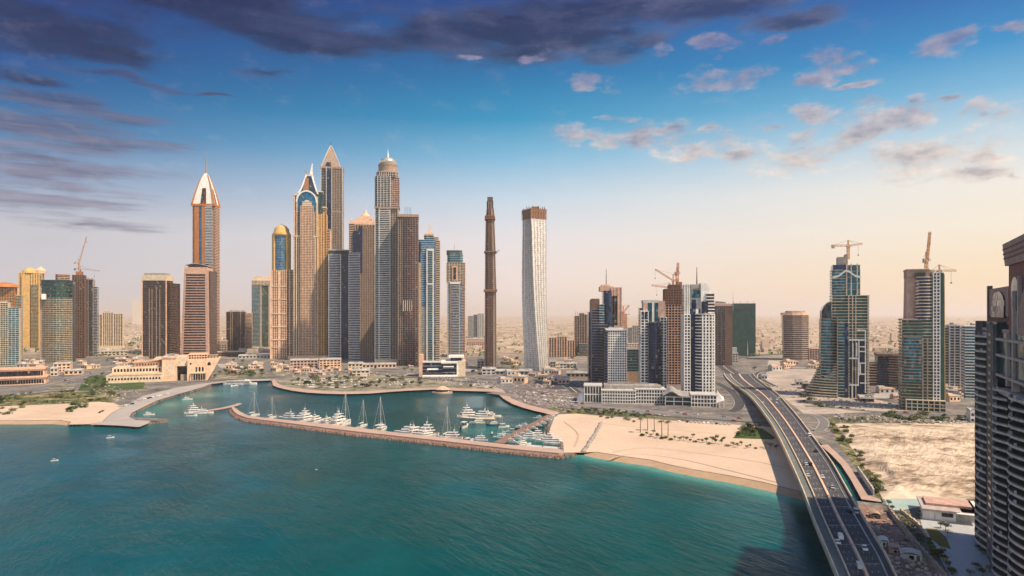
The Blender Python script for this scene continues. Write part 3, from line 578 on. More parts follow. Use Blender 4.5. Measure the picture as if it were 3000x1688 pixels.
    s.box(1424, 1446, 590, 612, 3, 21, G_GREY, 'upper_shaft'); s.ribs([1430, 1436, 1441, 1446], 590, 612, 3, W_TAUPE); s.box(1426, 1445, 576, 590, 4, 20, W_BROWN, 'top_drum'); s.box(1425, 1446, 587, 591, 3, 21, W_DARK, 'ring_platform')
    m = MB(); m.tube((s.x(1455), 4, s.z(737)), (s.x(1468), 2, s.z(733)), .8, .4); m.tube((s.x(1456), 4, s.z(740)), (s.x(1463), 0, s.z(741)), .8, .4); m.build('hoist_arm', W_RUST, s.root)
    # twisted tower
    s = tw('twisted_tower', 'white metal twisted tower with a brown unfinished top ring', 1535, 1613, 1087)
    A = s.k*49.5; N = 72; zt = s.z(637); rows = []
    dk = [s.x(1573), s.x(1565)]
    def corner(f, u, grow=0):
        """point on the outline: u in 0..4 runs round the square"""
        th = R(31+27*f**1.0 if False else 31+27*(1-f)); a = A/2+grow
        i = int(u) % 4; w = u-int(u); sq = [(-a, -a), (a, -a), (a, a), (-a, a)]
        p, q = sq[i], sq[(i+1) % 4]; x, y = p[0]+(q[0]-p[0])*w, p[1]+(q[1]-p[1])*w
        cxx = dk[0]+(dk[1]-dk[0])*f; bow_ = -s.k*4*math.sin(math.pi*min(1, f*1.1))
        return (cxx+bow_+x*math.cos(th)-y*math.sin(th), A*.72+x*math.sin(th)+y*math.cos(th))
    m = MB(); m.loft([[(*corner(k/N, 4*i/24), zt*k/N) for i in range(24)] for k in range(N+1)]); m.build('metal_skin', solid('twisted_skin', (.66, .655, .64), .40, .5, var=.05), s.root)
    m = MB()
    for k in range(N):
        for i in range(40):
            if i % 10 in (0,) : continue
            u0 = 4*(i+.3)/40; u1 = 4*(i+.7)/40; f0 = (k+.34)/N; f1 = (k+.7)/N
            if random.random() < .25: continue
            m.add([(*corner(f0, u0, .12), zt*f0), (*corner(f0, u1, .12), zt*f0), (*corner(f1, u1, .12), zt*f1), (*corner(f1, u0, .12), zt*f1)], [(0, 1, 2, 3)])
    m.build('pane_grille', solid('skin_recess', (.30, .30, .29), .5), s.root)
    m = MB()
    for i in range(0, 40, 2):
        m.loft([[(*corner(k/N, 4*(i+.06)/40, 0), zt*k/N), (*corner(k/N, 4*(i+.06)/40, .7), zt*k/N), (*corner(k/N, 4*(i-.06+40)/40 % 4, .7), zt*k/N), (*corner(k/N, 4*(i-.06+40)/40 % 4, 0), zt*k/N)] for k in range(0, N+1, 3)])
    m.build('rib', W_SILVER, s.root)
    for g, y0, y1 in ((.6, 639, 622), (.9, 622, 610)):
        m = MB(); m.loft([[(*corner(1.0, 4*i/24, g), s.z(y)) for i in range(24)] for y in (y0, y1)]); m.build('unfinished_ring', W_RUST, s.root)
    m = MB()
    for i in range(32):
        x, y = corner(1.0, 4*i/32, .6); h = random.uniform(600, 609); m.box(x-.5, x+.5, y-.5, y+.5, s.z(612), s.z(h))
    m.build('scaffold_grille', W_BROWN, s.root)
    m = MB()
    for i in range(24):
        x, y = corner(1.0, 4*i/24, 1.4); m.box(x-.35, x+.35, y-.35, y+.35, s.z(640), s.z(611))
    m.build('scaffold_grille', W_TAUPE, s.root)
    s.box(1558, 1580, 602, 612, 12, 24, W_RUST, 'core_wall')
towers_marina()
# ------------------------------------------------------------------ cranes
def truss(m, a, b, w, n, up=Vector((0, 0, 1)), r=.28):
    """square lattice beam from a to b"""
    a, b = Vector(a), Vector(b); d = (b-a).normalized(); u = d.cross(up)
    u = (u if u.length > .05 else d.cross(Vector((1, 0, 0)))).normalized()*w/2; v = d.cross(u).normalized()*w/2
    c = [u+v, u-v, -u-v, -u+v]
    for q in c: m.tube(a+q, b+q, r, r, 4)
    for k in range(n):
        p, q = a+(b-a)*(k/n), a+(b-a)*((k+1)/n)
        for i in range(4): m.tube(p+c[i], q+c[(i+1) % 4], r*.7, r*.7, 4)
def crane(label, loc, mast, jib, jel, jaz, counter, mat, group=None, w=2.0):
    """tower crane: jel = jib elevation, jaz = its heading seen from above (0 = towards photo right)"""
    root = empty('tower_crane', loc, 0, label, 'crane', group)
    m = MB(); truss(m, (0, 0, 0), (0, 0, mast), w, max(4, int(mast/4)), r=.35); m.build('mast', mat, root)
    m = MB(); m.box(-w*.8, w*.8, -w*.8, w*.8, mast, mast+1.2); m.build('slewing_ring', mat, root)
    m = MB(); m.box(w*.6, w*.6+2, -2.2, -.4, mast+.2, mast+2.8); m.build('cab', W_PALEGREY, root)
    ca, sa = math.cos(jaz), math.sin(jaz); D = lambda r, z: Vector((ca*r, sa*r, mast+1.2+z))
    tip = D(jib*math.cos(jel), jib*math.sin(jel))
    m = MB(); truss(m, D(1, .5), tip, w*.8, max(5, int(jib/4)), r=.3); m.build('jib', mat, root)
    m = MB(); truss(m, D(-.5, .5), D(-counter, .5), w*.8, 4, r=.3); m.build('counter_jib', mat, root)
    m = MB(); m.prism([(D(-counter*.95, 0)+Vector((-sa*1.2*k-ca*j, ca*1.2*k-sa*j, 0))).to_2d()[:] for k, j in ((-1, 0), (1, 0), (1, -3), (-1, -3))], mast-1.5, mast+2.5); m.build('counterweight', W_GREY, root)
    apex = D(0, 7 if jel < .5 else 9); m = MB(); truss(m, D(0, .5), apex, w*.5, 3, r=.22); m.build('apex_frame', mat, root)
    m = MB(); m.tube(apex, D(-counter*.9, .8), .12, .12, 4); m.tube(apex, tip, .12, .12, 4)
    if jel < .5: m.tube(apex, D(jib*.5, jib*.5*math.tan(jel)+.6), .12, .12, 4)
    m.build('pendant_line', W_DARK, root)
    hk = tip+Vector((0, 0, 0)) if jel > .5 else D(jib*.7, jib*.7*math.tan(jel)); m = MB(); m.tube(hk, hk-Vector((0, 0, 12)), .1, .1, 4); m.box(hk.x-.6, hk.x+.6, hk.y-.4, hk.y+.4, hk.z-13.5, hk.z-12); m.build('hook_block', W_DARK, root)
    return root
def at_depth(px, py, Y): return Vector(((px-1500)*Y/F, Y, H-(py-HY)*Y/F))
def cranes():
    k = lambda yb: (H-ZG)*F/(yb-HY)
    Y = k(1050)+14; u = Y/F
    crane('tall orange luffing crane standing on the slim reddish tower at far left', at_depth(231, 794, Y), 22*u, 80*u, R(76), R(20), 13*u, W_CRANEY, w=1.5)
    crane('small orange crane with a level jib beside the tall luffing crane at far left', at_depth(236, 806, Y+8), 16*u, 58*u, R(-6), R(0), 20*u, W_CRANEY, w=1.4)
    Y = k(1130)+24; u = Y/F
    crane('thick orange luffing crane pointing straight up on the rust scaffolded tower', at_depth(1984, 838, Y), 34*u, 32*u, R(86), R(10), 8*u, W_CRANE, w=3.0)
    crane('pale orange crane with its jib raised to the left behind the rust scaffolded tower', at_depth(1972, 846, Y+10), 22*u, 62*u, R(32), R(176), 14*u, W_CRANE)
    crane('orange crane with a low level jib to the left on the rust scaffolded tower', at_depth(1962, 862, Y+4), 16*u, 54*u, R(8), R(180), 14*u, W_CRANE)
    Y = k(1166)+22; u = Y/F
    crane('orange hammerhead crane with a slanting jib on top of the stepped green tower', at_depth(2485, 760, Y), 36*u, 42*u, R(9), R(0), 50*u, W_CRANEY, w=2.2)
    Y = k(1203)+18; u = Y/F
    crane('orange luffing crane with a steep jib on the tapering green tower at right', at_depth(2714, 806, Y), 40*u, 84*u, R(83), R(0), 10*u, W_CRANEY, w=2.2)
    crane('orange crane with a level jib behind the tapering green tower', at_depth(2752, 812, Y+8), 14*u, 50*u, R(2), R(0), 26*u, W_CRANEY)
    Y = k(1132)+30; u = Y/F
    crane('small pale crane with a slanting jib behind the dark antenna tower', at_depth(1826, 925, Y), 8*u, 26*u, R(50), R(0), 8*u, W_CRANE)

def towers_right():
    s = tw('apartment_block', 'pale grey twin block with a blue centre strip between the teal topped and slender towers', 1370, 1418, 992)
    s.seg(1371, 1386, 926, None, 0, 40, S(G_GREY, 3.6, W_PALEGREY, 1.2, .5)); s.seg(1387, 1399, 922, None, 2, 40, S(G_BLUE, 3.6, W_PALEGREY, .5, .2), name='glass_strip'); s.seg(1400, 1417, 919, None, 0, 40, S(G_GREY, 3.6, W_PALEGREY, 1.2, .5, W_PALEGREY, 8, 2, .6), name='wing')
    s = tw('apartment_block', 'low brown ribbed block right of the twisted tower', 1608, 1684, 1046)
    for a, b, t in ((1608, 1630, 990), (1632, 1660, 987), (1662, 1683, 998)): s.seg(a, b, t, None, 0, 30, S(G_BROWN, 3.6, W_TAUPE, .8, .4, W_PEACH, 6, 1.8, .8), name='wing')
    s = tw('apartment_tower', 'brown ribbed unfinished tower left of the dark antenna tower', 1683, 1727, 1042)
    for a, b, t in ((1684, 1697, 926), (1698, 1711, 918), (1712, 1726, 922)): s.seg(a, b, t, None, 0, 34, S(G_BROWN, 3.6, W_TAUPE, .7, .3, W_TAUPE, 5, 1.5, 1.0), name='wing')
    for px in (1686, 1692, 1700, 1706, 1716, 1722): s.spire(px, 910, 924, 10, .5, W_RUST, 'starter_column')
    s.seg(1697, 1724, 1007, None, -14, -1, S(G_TEAL, 3.6, W_TAUPE, .8, .4), name='glass_podium')
    s = tw('office_tower', 'dark blue glass tower with a brown shoulder and one tall thin antenna', 1728, 1782, 1134, face=.45)
    s.seg(1734, 1779, 952, None, 0, 34, S(G_NAVY, 3.6, W_GREY, .45, .4)); s.seg(1725, 1734, 915, None, 5, 34, S(G_BLUE, 3.6, W_DARK, .4, .2), name='corner_glass')
    s.seg(1734, 1757, 906, 952, 3, 30, S(G_NAVY, 3.6, W_TAUPE, .6, .4), name='shoulder'); s.box(1734, 1757, 875, 906, 3, 30, W_BROWN, 'shoulder_cap'); s.box(1731, 1735, 878, None, 4, 30, W_TAUPE, 'edge_pier')
    s.seg(1757, 1770, 892, 952, 2, 20, S(G_TEAL, 3.6, W_PALEGREY, .7, .7), name='balcony_bay')
    s.seg(1769, 1793, 852, None, 6, 36, S(G_BLUE, 3.6, W_DARK, .4, .1), 'bow', 4, name='glass_shaft')
    s.seg(1793, 1822, 842, None, 9, 44, S(W_PINK, 3.6, W_PEACH, .6, .2, W_PEACH, 5, 1.5, .6), name='stone_shaft'); s.ribs([1799, 1807], 866, None, 8.4, G_DARK, 3.0, .5, 'window_strip')
    s.box(1760, 1800, 838, 852, 12, 40, W_PEACH, 'crown_band'); s.box(1765, 1790, 833, 838, 14, 34, W_PEACH, 'crown_cap'); s.spire(1780, 785, 835, 22, .9, W_GREY, 'antenna', .35)
    s.seg(1758, 1772, 960, None, -4, 1, S(G_BROWN, 3.6, W_GREY, .6, .5), name='balcony_bay')
    s.seg(1824, 1844, 920, None, 30, 55, S(W_PINK, 3.6, W_PEACH, .7, .3), name='rear_wing')
    s = tw('residential_block', 'cream block with a regular grid of square windows beside the dark antenna tower', 1780, 1837, 1141, face=.45)
    X0, X1, zt = s.x(1781), s.x(1836), s.z(968)
    m = MB(); m.box(X0, X1, .9, 24, 0, zt); m.build('wall', G_DARK, s.root)
    nc, nr = 8, 24; m = MB(); cw = (X1-X0)/nc; rh = zt/nr
    for i in range(nc+1): m.box(max(X0, X0+i*cw-cw*.17), min(X1, X0+i*cw+cw*.17), 0, 1.2, 0, zt)
    m.build('facade_frame', W_WHITE, s.root)
    m = MB()
    for j in range(nr+1): m.box(X0+.02, X1-.02, .05, 1.1, max(.01, j*rh-rh*.19), min(zt-.01, j*rh+rh*.19))
    m.build('spandrel_slat', W_WHITE, s.root)
    s.box(1775, 1837, 963, 968, -1, 25, W_WHITE, 'roof_slab'); s.seg(1772, 1780, 972, None, 2, 24, S(G_BLUE, 3.6, W_GREY, .5, .3), name='side_wing'); s.plant(1784, 1832, 963, 1, 24)
    s = tw('office_block', 'low teal glass block between the cream grid block and the white edged glass tower', 1837, 1879, 1126)
    s.seg(1837, 1879, 1024, None, 8, 40, S(G_TEAL, 4.0, W_GREY, .5, .2)); s.box(1837, 1879, 1090, 1124, 6.8, 9, W_TAUPE, 'lower_wall'); s.box(1837, 1879, 1020, 1025, 7, 41, W_PALEGREY, 'roof_slab')
    s = tw('apartment_block', 'grey blue block seen far behind the cream grid block', 1838, 1876, 1020)
    s.seg(1840, 1852, 960, None, 0, 30, S(G_GREY, 3.6, W_PALEGREY, 1, .4)); s.seg(1853, 1872, 954, None, 0, 30, S(G_GREY, 3.6, W_PALEGREY, .9, .4, W_PALEGREY, 6, 1, .5), name='wing')
    s = tw('apartment_tower', 'glass tower with white windowed wings and a dark rounded glass centre', 1875, 1952, 1146, face=.45)
    wst = S(G_DARK, 3.6, W_WHITE, 1.1, .5, W_WHITE, 4.1, 1.2, .6)
    s.seg(1878, 1899, 912, None, 0, 26, wst, name='white_wing'); s.seg(1935, 1952, 930, None, 0, 26, wst, 'bow', 2, name='white_wing')
    s.seg(1899, 1937, 948, None, -4, 24, S(G_NAVY, 3.6, W_DARK, .4, .2), 'bow', 6, name='glass_drum'); s.seg(1901, 1935, 944, 950, -3, 22, S(W_DARK, 3.6, W_GREY, .5, .3), 'bow', 5, name='drum_cap')
    s.seg(1899, 1930, 887, 948, 6, 30, S(G_TEAL, 3.6, W_DARK, .3, .1), name='upper_glass'); s.ribs([1913.5, 1916], 887, 948, 5.6, W_WHITE, 1.6, 1.2, 'white_pier')
    s.box(1886, 1930, 879, 887, 5, 34, W_PALEGREY, 'crown_band'); s.box(1886, 1899, 887, 912, 5, 26, W_PINK, 'shoulder'); s.box(1930, 1950, 881, 948, 8, 32, W_PINK, 'stone_shaft'); s.seg(1875, 1882, 902, 1010, 3, 20, S(G_GREEN, 3.6, W_WHITE, .6, .4), name='shoulder')
    for k in (0, 1):
        a = 1880+k*9; m = MB(); rr = s.x(a+7)-s.x(a); c = s.x(a)+rr/2
        ring = [(c-rr/2, s.z(935))]+[(c-rr/2*math.cos(math.pi*i/8), s.z(918)+rr/2*math.sin(math.pi*i/8)) for i in range(9)]+[(c+rr/2, s.z(935))]
        m.loft([[(x, -.8, z) for x, z in ring], [(x, 1, z) for x, z in ring]]); m.build('arched_window', G_BLUE, s.root)
    s = tw('unfinished_tower', 'rust coloured tower wrapped in scaffolding under three orange cranes', 1952, 2008, 1130, face=.45)
    s.seg(1953, 2007, 892, None, 12, 40, S(G_DARK, 3.6, W_PEACH, .8, .6, W_PINK, 4, .8, .8)); s.seg(1954, 2006, 846, 892, 12, 40, S(W_DARK, 3.6, W_RUST, .9, .8, W_RUST, 3.4, .7, 1.0), name='scaffolded_top')
    s.box(1963, 1972, 832, 846, 18, 28, W_RUST, 'core_wall'); s.box(1989, 2004, 824, 846, 20, 34, W_RUST, 'core_wall'); s.seg(1966, 1998, 833, 846, 14, 19, S(W_DARK, 2, W_RUST, .3, .3, W_RUST, 2.2, .4, .4), name='scaffold_deck')
    s = tw('apartment_tower', 'white balcony tower with a blue glass strip, curved white shell and thin antenna', 2006, 2096, 1158, face=.45)
    s.seg(2006, 2022, 922, None, 0, 28, S(G_DARK, 3.6, W_WHITE, 1.1, .6, W_WHITE, 4.0, 1.2, .7), name='white_wing'); s.seg(2022, 2040, 905, None, 4, 26, S(G_BLUE, 3.6, W_DARK, .35, .1), name='glass_strip')
    X0, X1 = s.x(2038), s.x(2094)
    pl = [(X0, 2), (X0+3, -2), (X0+10, -5), (X1-7, -5), (X1-1.5, -2.5), (X1, 3), (X1, 30), (X0, 30)]
    facade(s.root, off(pl, -1.5), 0, s.z(922), S(G_DARK, 3.6, None), 'balcony_glass')
    n = int(s.z(922)/3.6); fh = s.z(922)/n
    for k in range(n+1):
        m = MB(); q = pl if k % 2 == 0 else off(pl, -.25); m.prism(q, k*fh, k*fh+1.25); m.build('balcony', W_WHITE, s.root)
    m = MB()
    for px in (2057, 2066, 2075, 2084):
        m.box(s.x(px)-.8, s.x(px)+.8, -4.9, -3, 0, s.z(924))
    m.box(X1-1.6, X1-.2, -1.6, 2.5, 0, s.z(922)); m.build('mullion', W_WHITE, s.root)
    s.seg(2008, 2020, 834, 922, 3, 26, S(G_GREY, 3.6, W_PALEGREY, .5, .3), name='upper_wing'); s.ribs([2008, 2014.5, 2020], 832, 922, 2.5, W_WHITE, 1.5, 1.2, 'white_pier')
    s.seg(2024, 2055, 833, 905, 5, 26, S(W_PALEGREY, 6, W_PALEGREY, .4, .1), name='upper_shaft'); s.box(2028, 2054, 849, 872, 4.2, 8, G_TEAL, 'sky_window'); s.box(2028, 2041, 878, 906, 4.2, 8, G_BLUE, 'sky_window'); s.box(2026, 2056, 834, 846, 3.6, 20, W_GREY, 'crown_band')
    m = MB(); ring = []
    for i in range(13):
        f = i/12; a = f*math.pi/2; ring.append((s.x(2064)+(s.x(2087)-s.x(2064))*math.sin(a), s.z(884)+(s.z(829)-s.z(884))*math.cos(a)))
    pr = [(s.x(2054), s.z(925)), (s.x(2054), s.z(829))]+ring+[(s.x(2087), s.z(925))]
    m.loft([[(x, 2, z) for x, z in pr], [(x, 22, z) for x, z in pr]]); m.build('curved_shell', W_WHITE, s.root)
    s.seg(2070, 2092, 860, 925, 1, 24, S(G_BROWN, 3.6, W_WHITE, 1.3, .5), name='upper_balcony_bay'); s.seg(2056, 2074, 884, 924, 0, 6, S(G_NAVY, 3.6, W_DARK, .4, .1), 'bow', 3, name='sky_lobby'); s.spire(2047, 780, 834, 15, .8, W_DARK, 'antenna', .3)
    s = tw('unfinished_tower', 'plain reddish brown slab tower with a gridded left side, right of the white balcony tower', 2090, 2146, 1071)
    s.seg(2092, 2124, 896, None, 0, 40, S(G_GREY, 3.6, W_BROWN, .9, .4, W_BROWN, 6, 1.2, .5)); s.box(2124, 2145, 896, None, -.5, 40, W_BROWN, 'stone_wall'); s.box(2091, 2146, 891, 897, -1, 41, W_PINK, 'roof_slab'); s.plant(2094, 2140, 891, 4, 36, 5, 5)
    s.spire(2147, 857, 910, -2, .5, W_GREY, 'mast_pole')
    s = tw('netted_building', 'block wrapped in dark green building netting at the far road junction', 2145, 2216, 1043)
    s.box(2147, 2213, 889, None, 0, 40, W_NET, 'netting'); m = MB()
    for j in range(14): m.box(s.x(2146.6), s.x(2213.4), -.35, .05, s.z(889)*j/14, s.z(889)*j/14+.5)
    m.build('scaffold_grille', W_NET, s.root); s.seg(2149, 2211, 899, 906, -.6, .2, S(W_DARK, 4), name='open_floor'); s.ribs([2150, 2170, 2190, 2208], 882, 892, 6, W_GREY, .6, .6, 'scaffold_pole')
    s.box(2145, 2158, 1018, None, -14, -3, W_PALEGREY, 'site_hut'); s.spire(2189, 998, 1040, -10, 1.2, W_PALEGREY, 'hoist_mast')
    # tapering banded office
    s = tw('office_block', 'squat brown office tower of curved bands narrowing to its foot, beyond the flyover', 2296, 2372, 1056)
    zt = s.z(924); N = 22
    def plan(f): 
        e = s.k*5*(f-.55)**2*4; g = s.k*5*f
        a = s.x(2298)-g*.9; b = s.x(2349); c = s.x(2371)+g*.1
        return [(a, 4), (a+6, 0), (a+(b-a)*.5, -2-2*f), (b, 0), (c, 14), (c, 44), (a, 44)]
    for k in range(N):
        m = MB(); m.prism(off(plan(k/N), -1.1), zt*k/N, zt*(k+1)/N); m.build('glazing_band', G_BROWN, s.root)
        m = MB(); m.prism(plan(k/N), zt*k/N, zt*k/N+1.9, plan((k+.5)/N)); m.build('spandrel_band', W_TAUPE, s.root)
    m = MB(); m.prism(off(plan(1), 1.0), zt, s.z(916)); m.build('roof_slab', W_SAND, s.root); m = MB(); m.prism(off(plan(1), -8), s.z(916), s.z(911)); m.build('penthouse', W_TAUPE, s.root)
    # stepped green tower
    s = tw('apartment_tower', 'stepped green glass tower with a sweeping flared base and a white curved roof band', 2409, 2545, 1166)
    st = S(G_GREEN, 3.5, W_CREAM, .8, .7)
    s.seg(2455, 2487, 946, None, 2, 36, S(G_TEAL, 3.5, W_CREAM, .7, .5)); s.seg(2441, 2484, 866, 946, 6, 40, st, name='mid_shaft'); s.seg(2484, 2544, 866, None, 4, 40, st, name='right_shaft')
    s.box(2475, 2485, 946, None, .5, 4, G_BLUE, 'glass_strip'); s.box(2453.5, 2456, 930, None, 0, 4, W_TAUPE, 'thin_pier')
    s.seg(2409, 2455, 935, None, 10, 40, S(G_TEAL, 3.5, W_CREAM, .6, .5), 'bow', 4, name='left_wing')
    m = MB(); pr = [(s.x(2411), s.z(940)), (s.x(2410), s.z(912)), (s.x(2416), s.z(898)), (s.x(2427), s.z(888)), (s.x(2438), s.z(885)), (s.x(2438), s.z(940))]
    m.loft([[(x, 8, z) for x, z in pr], [(x, 36, z) for x, z in pr]]); m.build('curved_cap', G_GREY, s.root)
    m = MB(); m.loft([[(x+d, 7.4, z+d) for x, z in pr[1:5] for d in (0,)]+[(x+.8, 7.4, z+1.6) for x, z in pr[4:0:-1]], [(x, 9, z) for x, z in pr[1:5]]+[(x+.8, 9, z+1.6) for x, z in pr[4:0:-1]]]); m.build('cap_rim', W_CREAM, s.root)
    s.seg(2441, 2522, 790, 866, 8, 40, S(G_TEAL, 3.5, W_CREAM, .6, .5), 'oct', 3, name='upper_shaft'); s.seg(2443, 2482, 774, 792, 9, 38, S(G_BLUE, 7), name='glass_crown'); s.seg(2482, 2520, 776, 866, 7.4, 34, S(G_TEAL, 7, W_CREAM, .4, .2), name='glass_crown')
    s.ribs([2482, 2495, 2512], 772, 866, 7, W_CREAM, 1.2, 1.2); s.box(2458, 2482, 750, 776, 14, 30, W_GREY, 'core_tower'); s.box(2480, 2488, 742, 776, 16, 30, W_TAUPE, 'core_tower')
    m = MB(); rr = []
    for i in range(21):
        f = i/20; px = 2442+80*f; zz = s.z(812)+s.k*19*math.exp(-((f-.5)/.24)**2); rr.append([(s.x(px), 5.2, zz-1.2), (s.x(px), 9, zz-1.2), (s.x(px), 9, zz+1.2), (s.x(px), 5.2, zz+1.2)])
    m.loft(rr); m.build('curved_roof_band', W_WHITE, s.root)
    # white open frames at the lower right front
    fr = MB()
    def fx(a, b, c, d): fr.box(s.x(a), s.x(b), 2.0+random.uniform(0, .2), 4.6, s.z(d), s.z(c))
    for a, b, c, d in ((2485, 2488, 944, 1166), (2487, 2536, 994, 998), (2514, 2517, 996, 1100), (2532, 2535, 968, 1150), (2510, 2534, 966, 970), (2488, 2516, 1048, 1052), (2497, 2500, 1006, 1050), (2517, 2534, 1014, 1017), (2512, 2515, 1052, 1130), (2516, 2536, 1062, 1065), (2489, 2515, 1126, 1130), (2518, 2521, 1066, 1096), (2515, 2535, 1094, 1097), (2516, 2536, 1028, 1031), (2495, 2498, 1130, 1166), (2508, 2511, 1004, 1046), (2519, 2537, 1120, 1123)): fx(a, b, c, d)
    fr.build('frame_grille', W_WHITE, s.root); s.box(2489, 2534, 996, None, 3.2, 5, G_NAVY, 'recess_glass'); s.ribs([2487, 2498, 2507, 2541], 866, None, 3.6, W_CREAM, 1.0, 1.0)
    for k in range(14):           # flared terraces, widest at the bottom
        f = k/13; x0 = 2346+62*(f**.6); za = 1162-(1162-1062)*f; m = MB(); y0 = -6+14*f
        ring = [(s.x(x0), 22), (s.x(x0+8), 12+4*f), (s.x((x0+2455)/2), y0+5), (s.x(2454), y0), (s.x(2454), 36), (s.x(x0+6), 36)]
        m.prism(off(ring, -1.2), max(0, s.z(za+8)), s.z(za)); m.build('terrace_glazing', G_GREEN, s.root); m = MB(); m.prism(ring, s.z(za), s.z(za)+1.0); m.build('terrace_slab', W_CREAM, s.root)
    # tapering green tower
    s = tw('apartment_tower', 'dark green tower under construction with a pink stone shoulder and two cranes', 2645, 2768, 1203)
    st = S(G_GREEN, 3.3, W_CREAM, .8, .6)
    s.seg(2646, 2703, 937, None, 0, 34, S(G_GREEN, 3.3, W_TAUPE, .8, .9)); s.seg(2703, 2731, 812, None, 2, 36, st, name='balcony_bay'); s.box(2644, 2690, 934, 938, -1, 30, W_PEACH, 'shoulder_slab')
    m = MB(); m.prism(rect(s.x(2658), s.x(2690), 6, 30), s.z(937), s.z(790), rect(s.x(2661), s.x(2690), 7, 30)); m.build('stone_shoulder', W_PINK, s.root); s.seg(2688, 2727, 812, 937, 1, 30, S(G_NAVY, 3.3, W_CREAM, .9, .8), 'bow', 2, name='upper_balcony_bay'); s.seg(2684, 2692, 825, 937, .4, 8, S(G_DARK, 3.3, W_PINK, 1.2, .4), name='window_bay')
    s.box(2660, 2726, 789, 812, 5, 32, W_TAUPE, 'crown_wall'); s.box(2683, 2712, 798, 810, 3, 7, G_DARK, 'crown_window'); s.box(2658, 2724, 787, 790, 4, 33, W_PINK, 'roof_slab')
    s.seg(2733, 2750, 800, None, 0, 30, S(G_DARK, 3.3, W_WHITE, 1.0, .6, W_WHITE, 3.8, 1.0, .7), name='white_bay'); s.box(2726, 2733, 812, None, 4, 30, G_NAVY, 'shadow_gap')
    m = MB(); m.prism(rect(s.x(2751), s.x(2764), 1, 36), 0, s.z(800), rect(s.x(2749), s.x(2762), 1, 36)); m.build('green_side', W_NET, s.root); m = MB(); m.prism(rect(s.x(2764), s.x(2768), 3, 40), 0, s.z(804), rect(s.x(2762), s.x(2765), 3, 40)); m.build('edge_pier', W_GOLD, s.root)
    s.ribs([2703, 2716], 990, None, -.8, W_TAUPE, 1.4, 1.2); s.seg(2650, 2700, 988, 1120, -2.2, .5, S(G_TEAL, 3.3, W_TAUPE, .7, .5, None), name='glass_bay')
    for px, a in ((2728, 797), (2736, 795), (2744, 797), (2749, 793)): s.box(px, px+2, a, 803, 6, 20, W_TAUPE, 'starter_column')
    s.seg(2656, 2764, 1172, None, -5, 0, S(G_GREEN, 3.3, W_CREAM, .8, .4, W_CREAM, 5, .9, .5), name='podium')
    s = tw('office_block', 'low brown block with a bowed right corner between the two green towers', 2571, 2652, 1132)
    s.seg(2573, 2606, 1044, None, 2, 40, S(G_BLUE, 3.5, W_BROWN, .5, .3)); s.seg(2606, 2650, 1042, None, 0, 40, S(G_BROWN, 3.5, W_TAUPE, 1.3, .8), 'bow', 5, name='curved_wing'); s.box(2571, 2652, 1038, 1044, -3, 41, W_BROWN, 'roof_slab'); s.seg(2545, 2572, 1068, None, 6, 40, S(G_BROWN, 3.5, W_SAND, 1.3, .8), name='side_wing')
    s = tw('apartment_tower', 'pale beige slab tower right of the tapering green tower', 2767, 2868, 1150)
    for a, b, t in ((2768, 2782, 960), (2784, 2812, 955), (2814, 2840, 958), (2842, 2864, 956)): s.seg(a, b, t, None, 0 if b-a > 20 else 3, 34, S(G_GREY, 3.4, W_PALEGREY, 1.1, .7, W_PALEGREY, 6.5, 1.4, .9), name='wing')
    s.plant(2784, 2812, 955, 2, 30); s.plant(2842, 2864, 956, 2, 30)
    s = tw('apartment_block', 'white slim block half hidden by the huge near tower at the right edge', 2862, 2900, 1180)
    s.seg(2846, 2900, 958, None, 40, 70, S(G_TEAL, 3.4, W_WHITE, 1.2, .7))
    s = tw('low_block', 'low reddish block right of the squat brown office tower', 2372, 2410, 1056)
    s.seg(2372, 2410, 1022, None, 0, 24, S(G_BROWN, 3.6, W_PINK, 1.2, .4, W_PINK, 5, 1.6, .5))
    s = tw('apartment_tower', 'pale hazy tower far off behind the left skyline', 387, 418, 950)
    s.seg(388, 417, 880, None, 0, 60, S(W_PALEGREY, 4, W_CREAM, 1, .5))

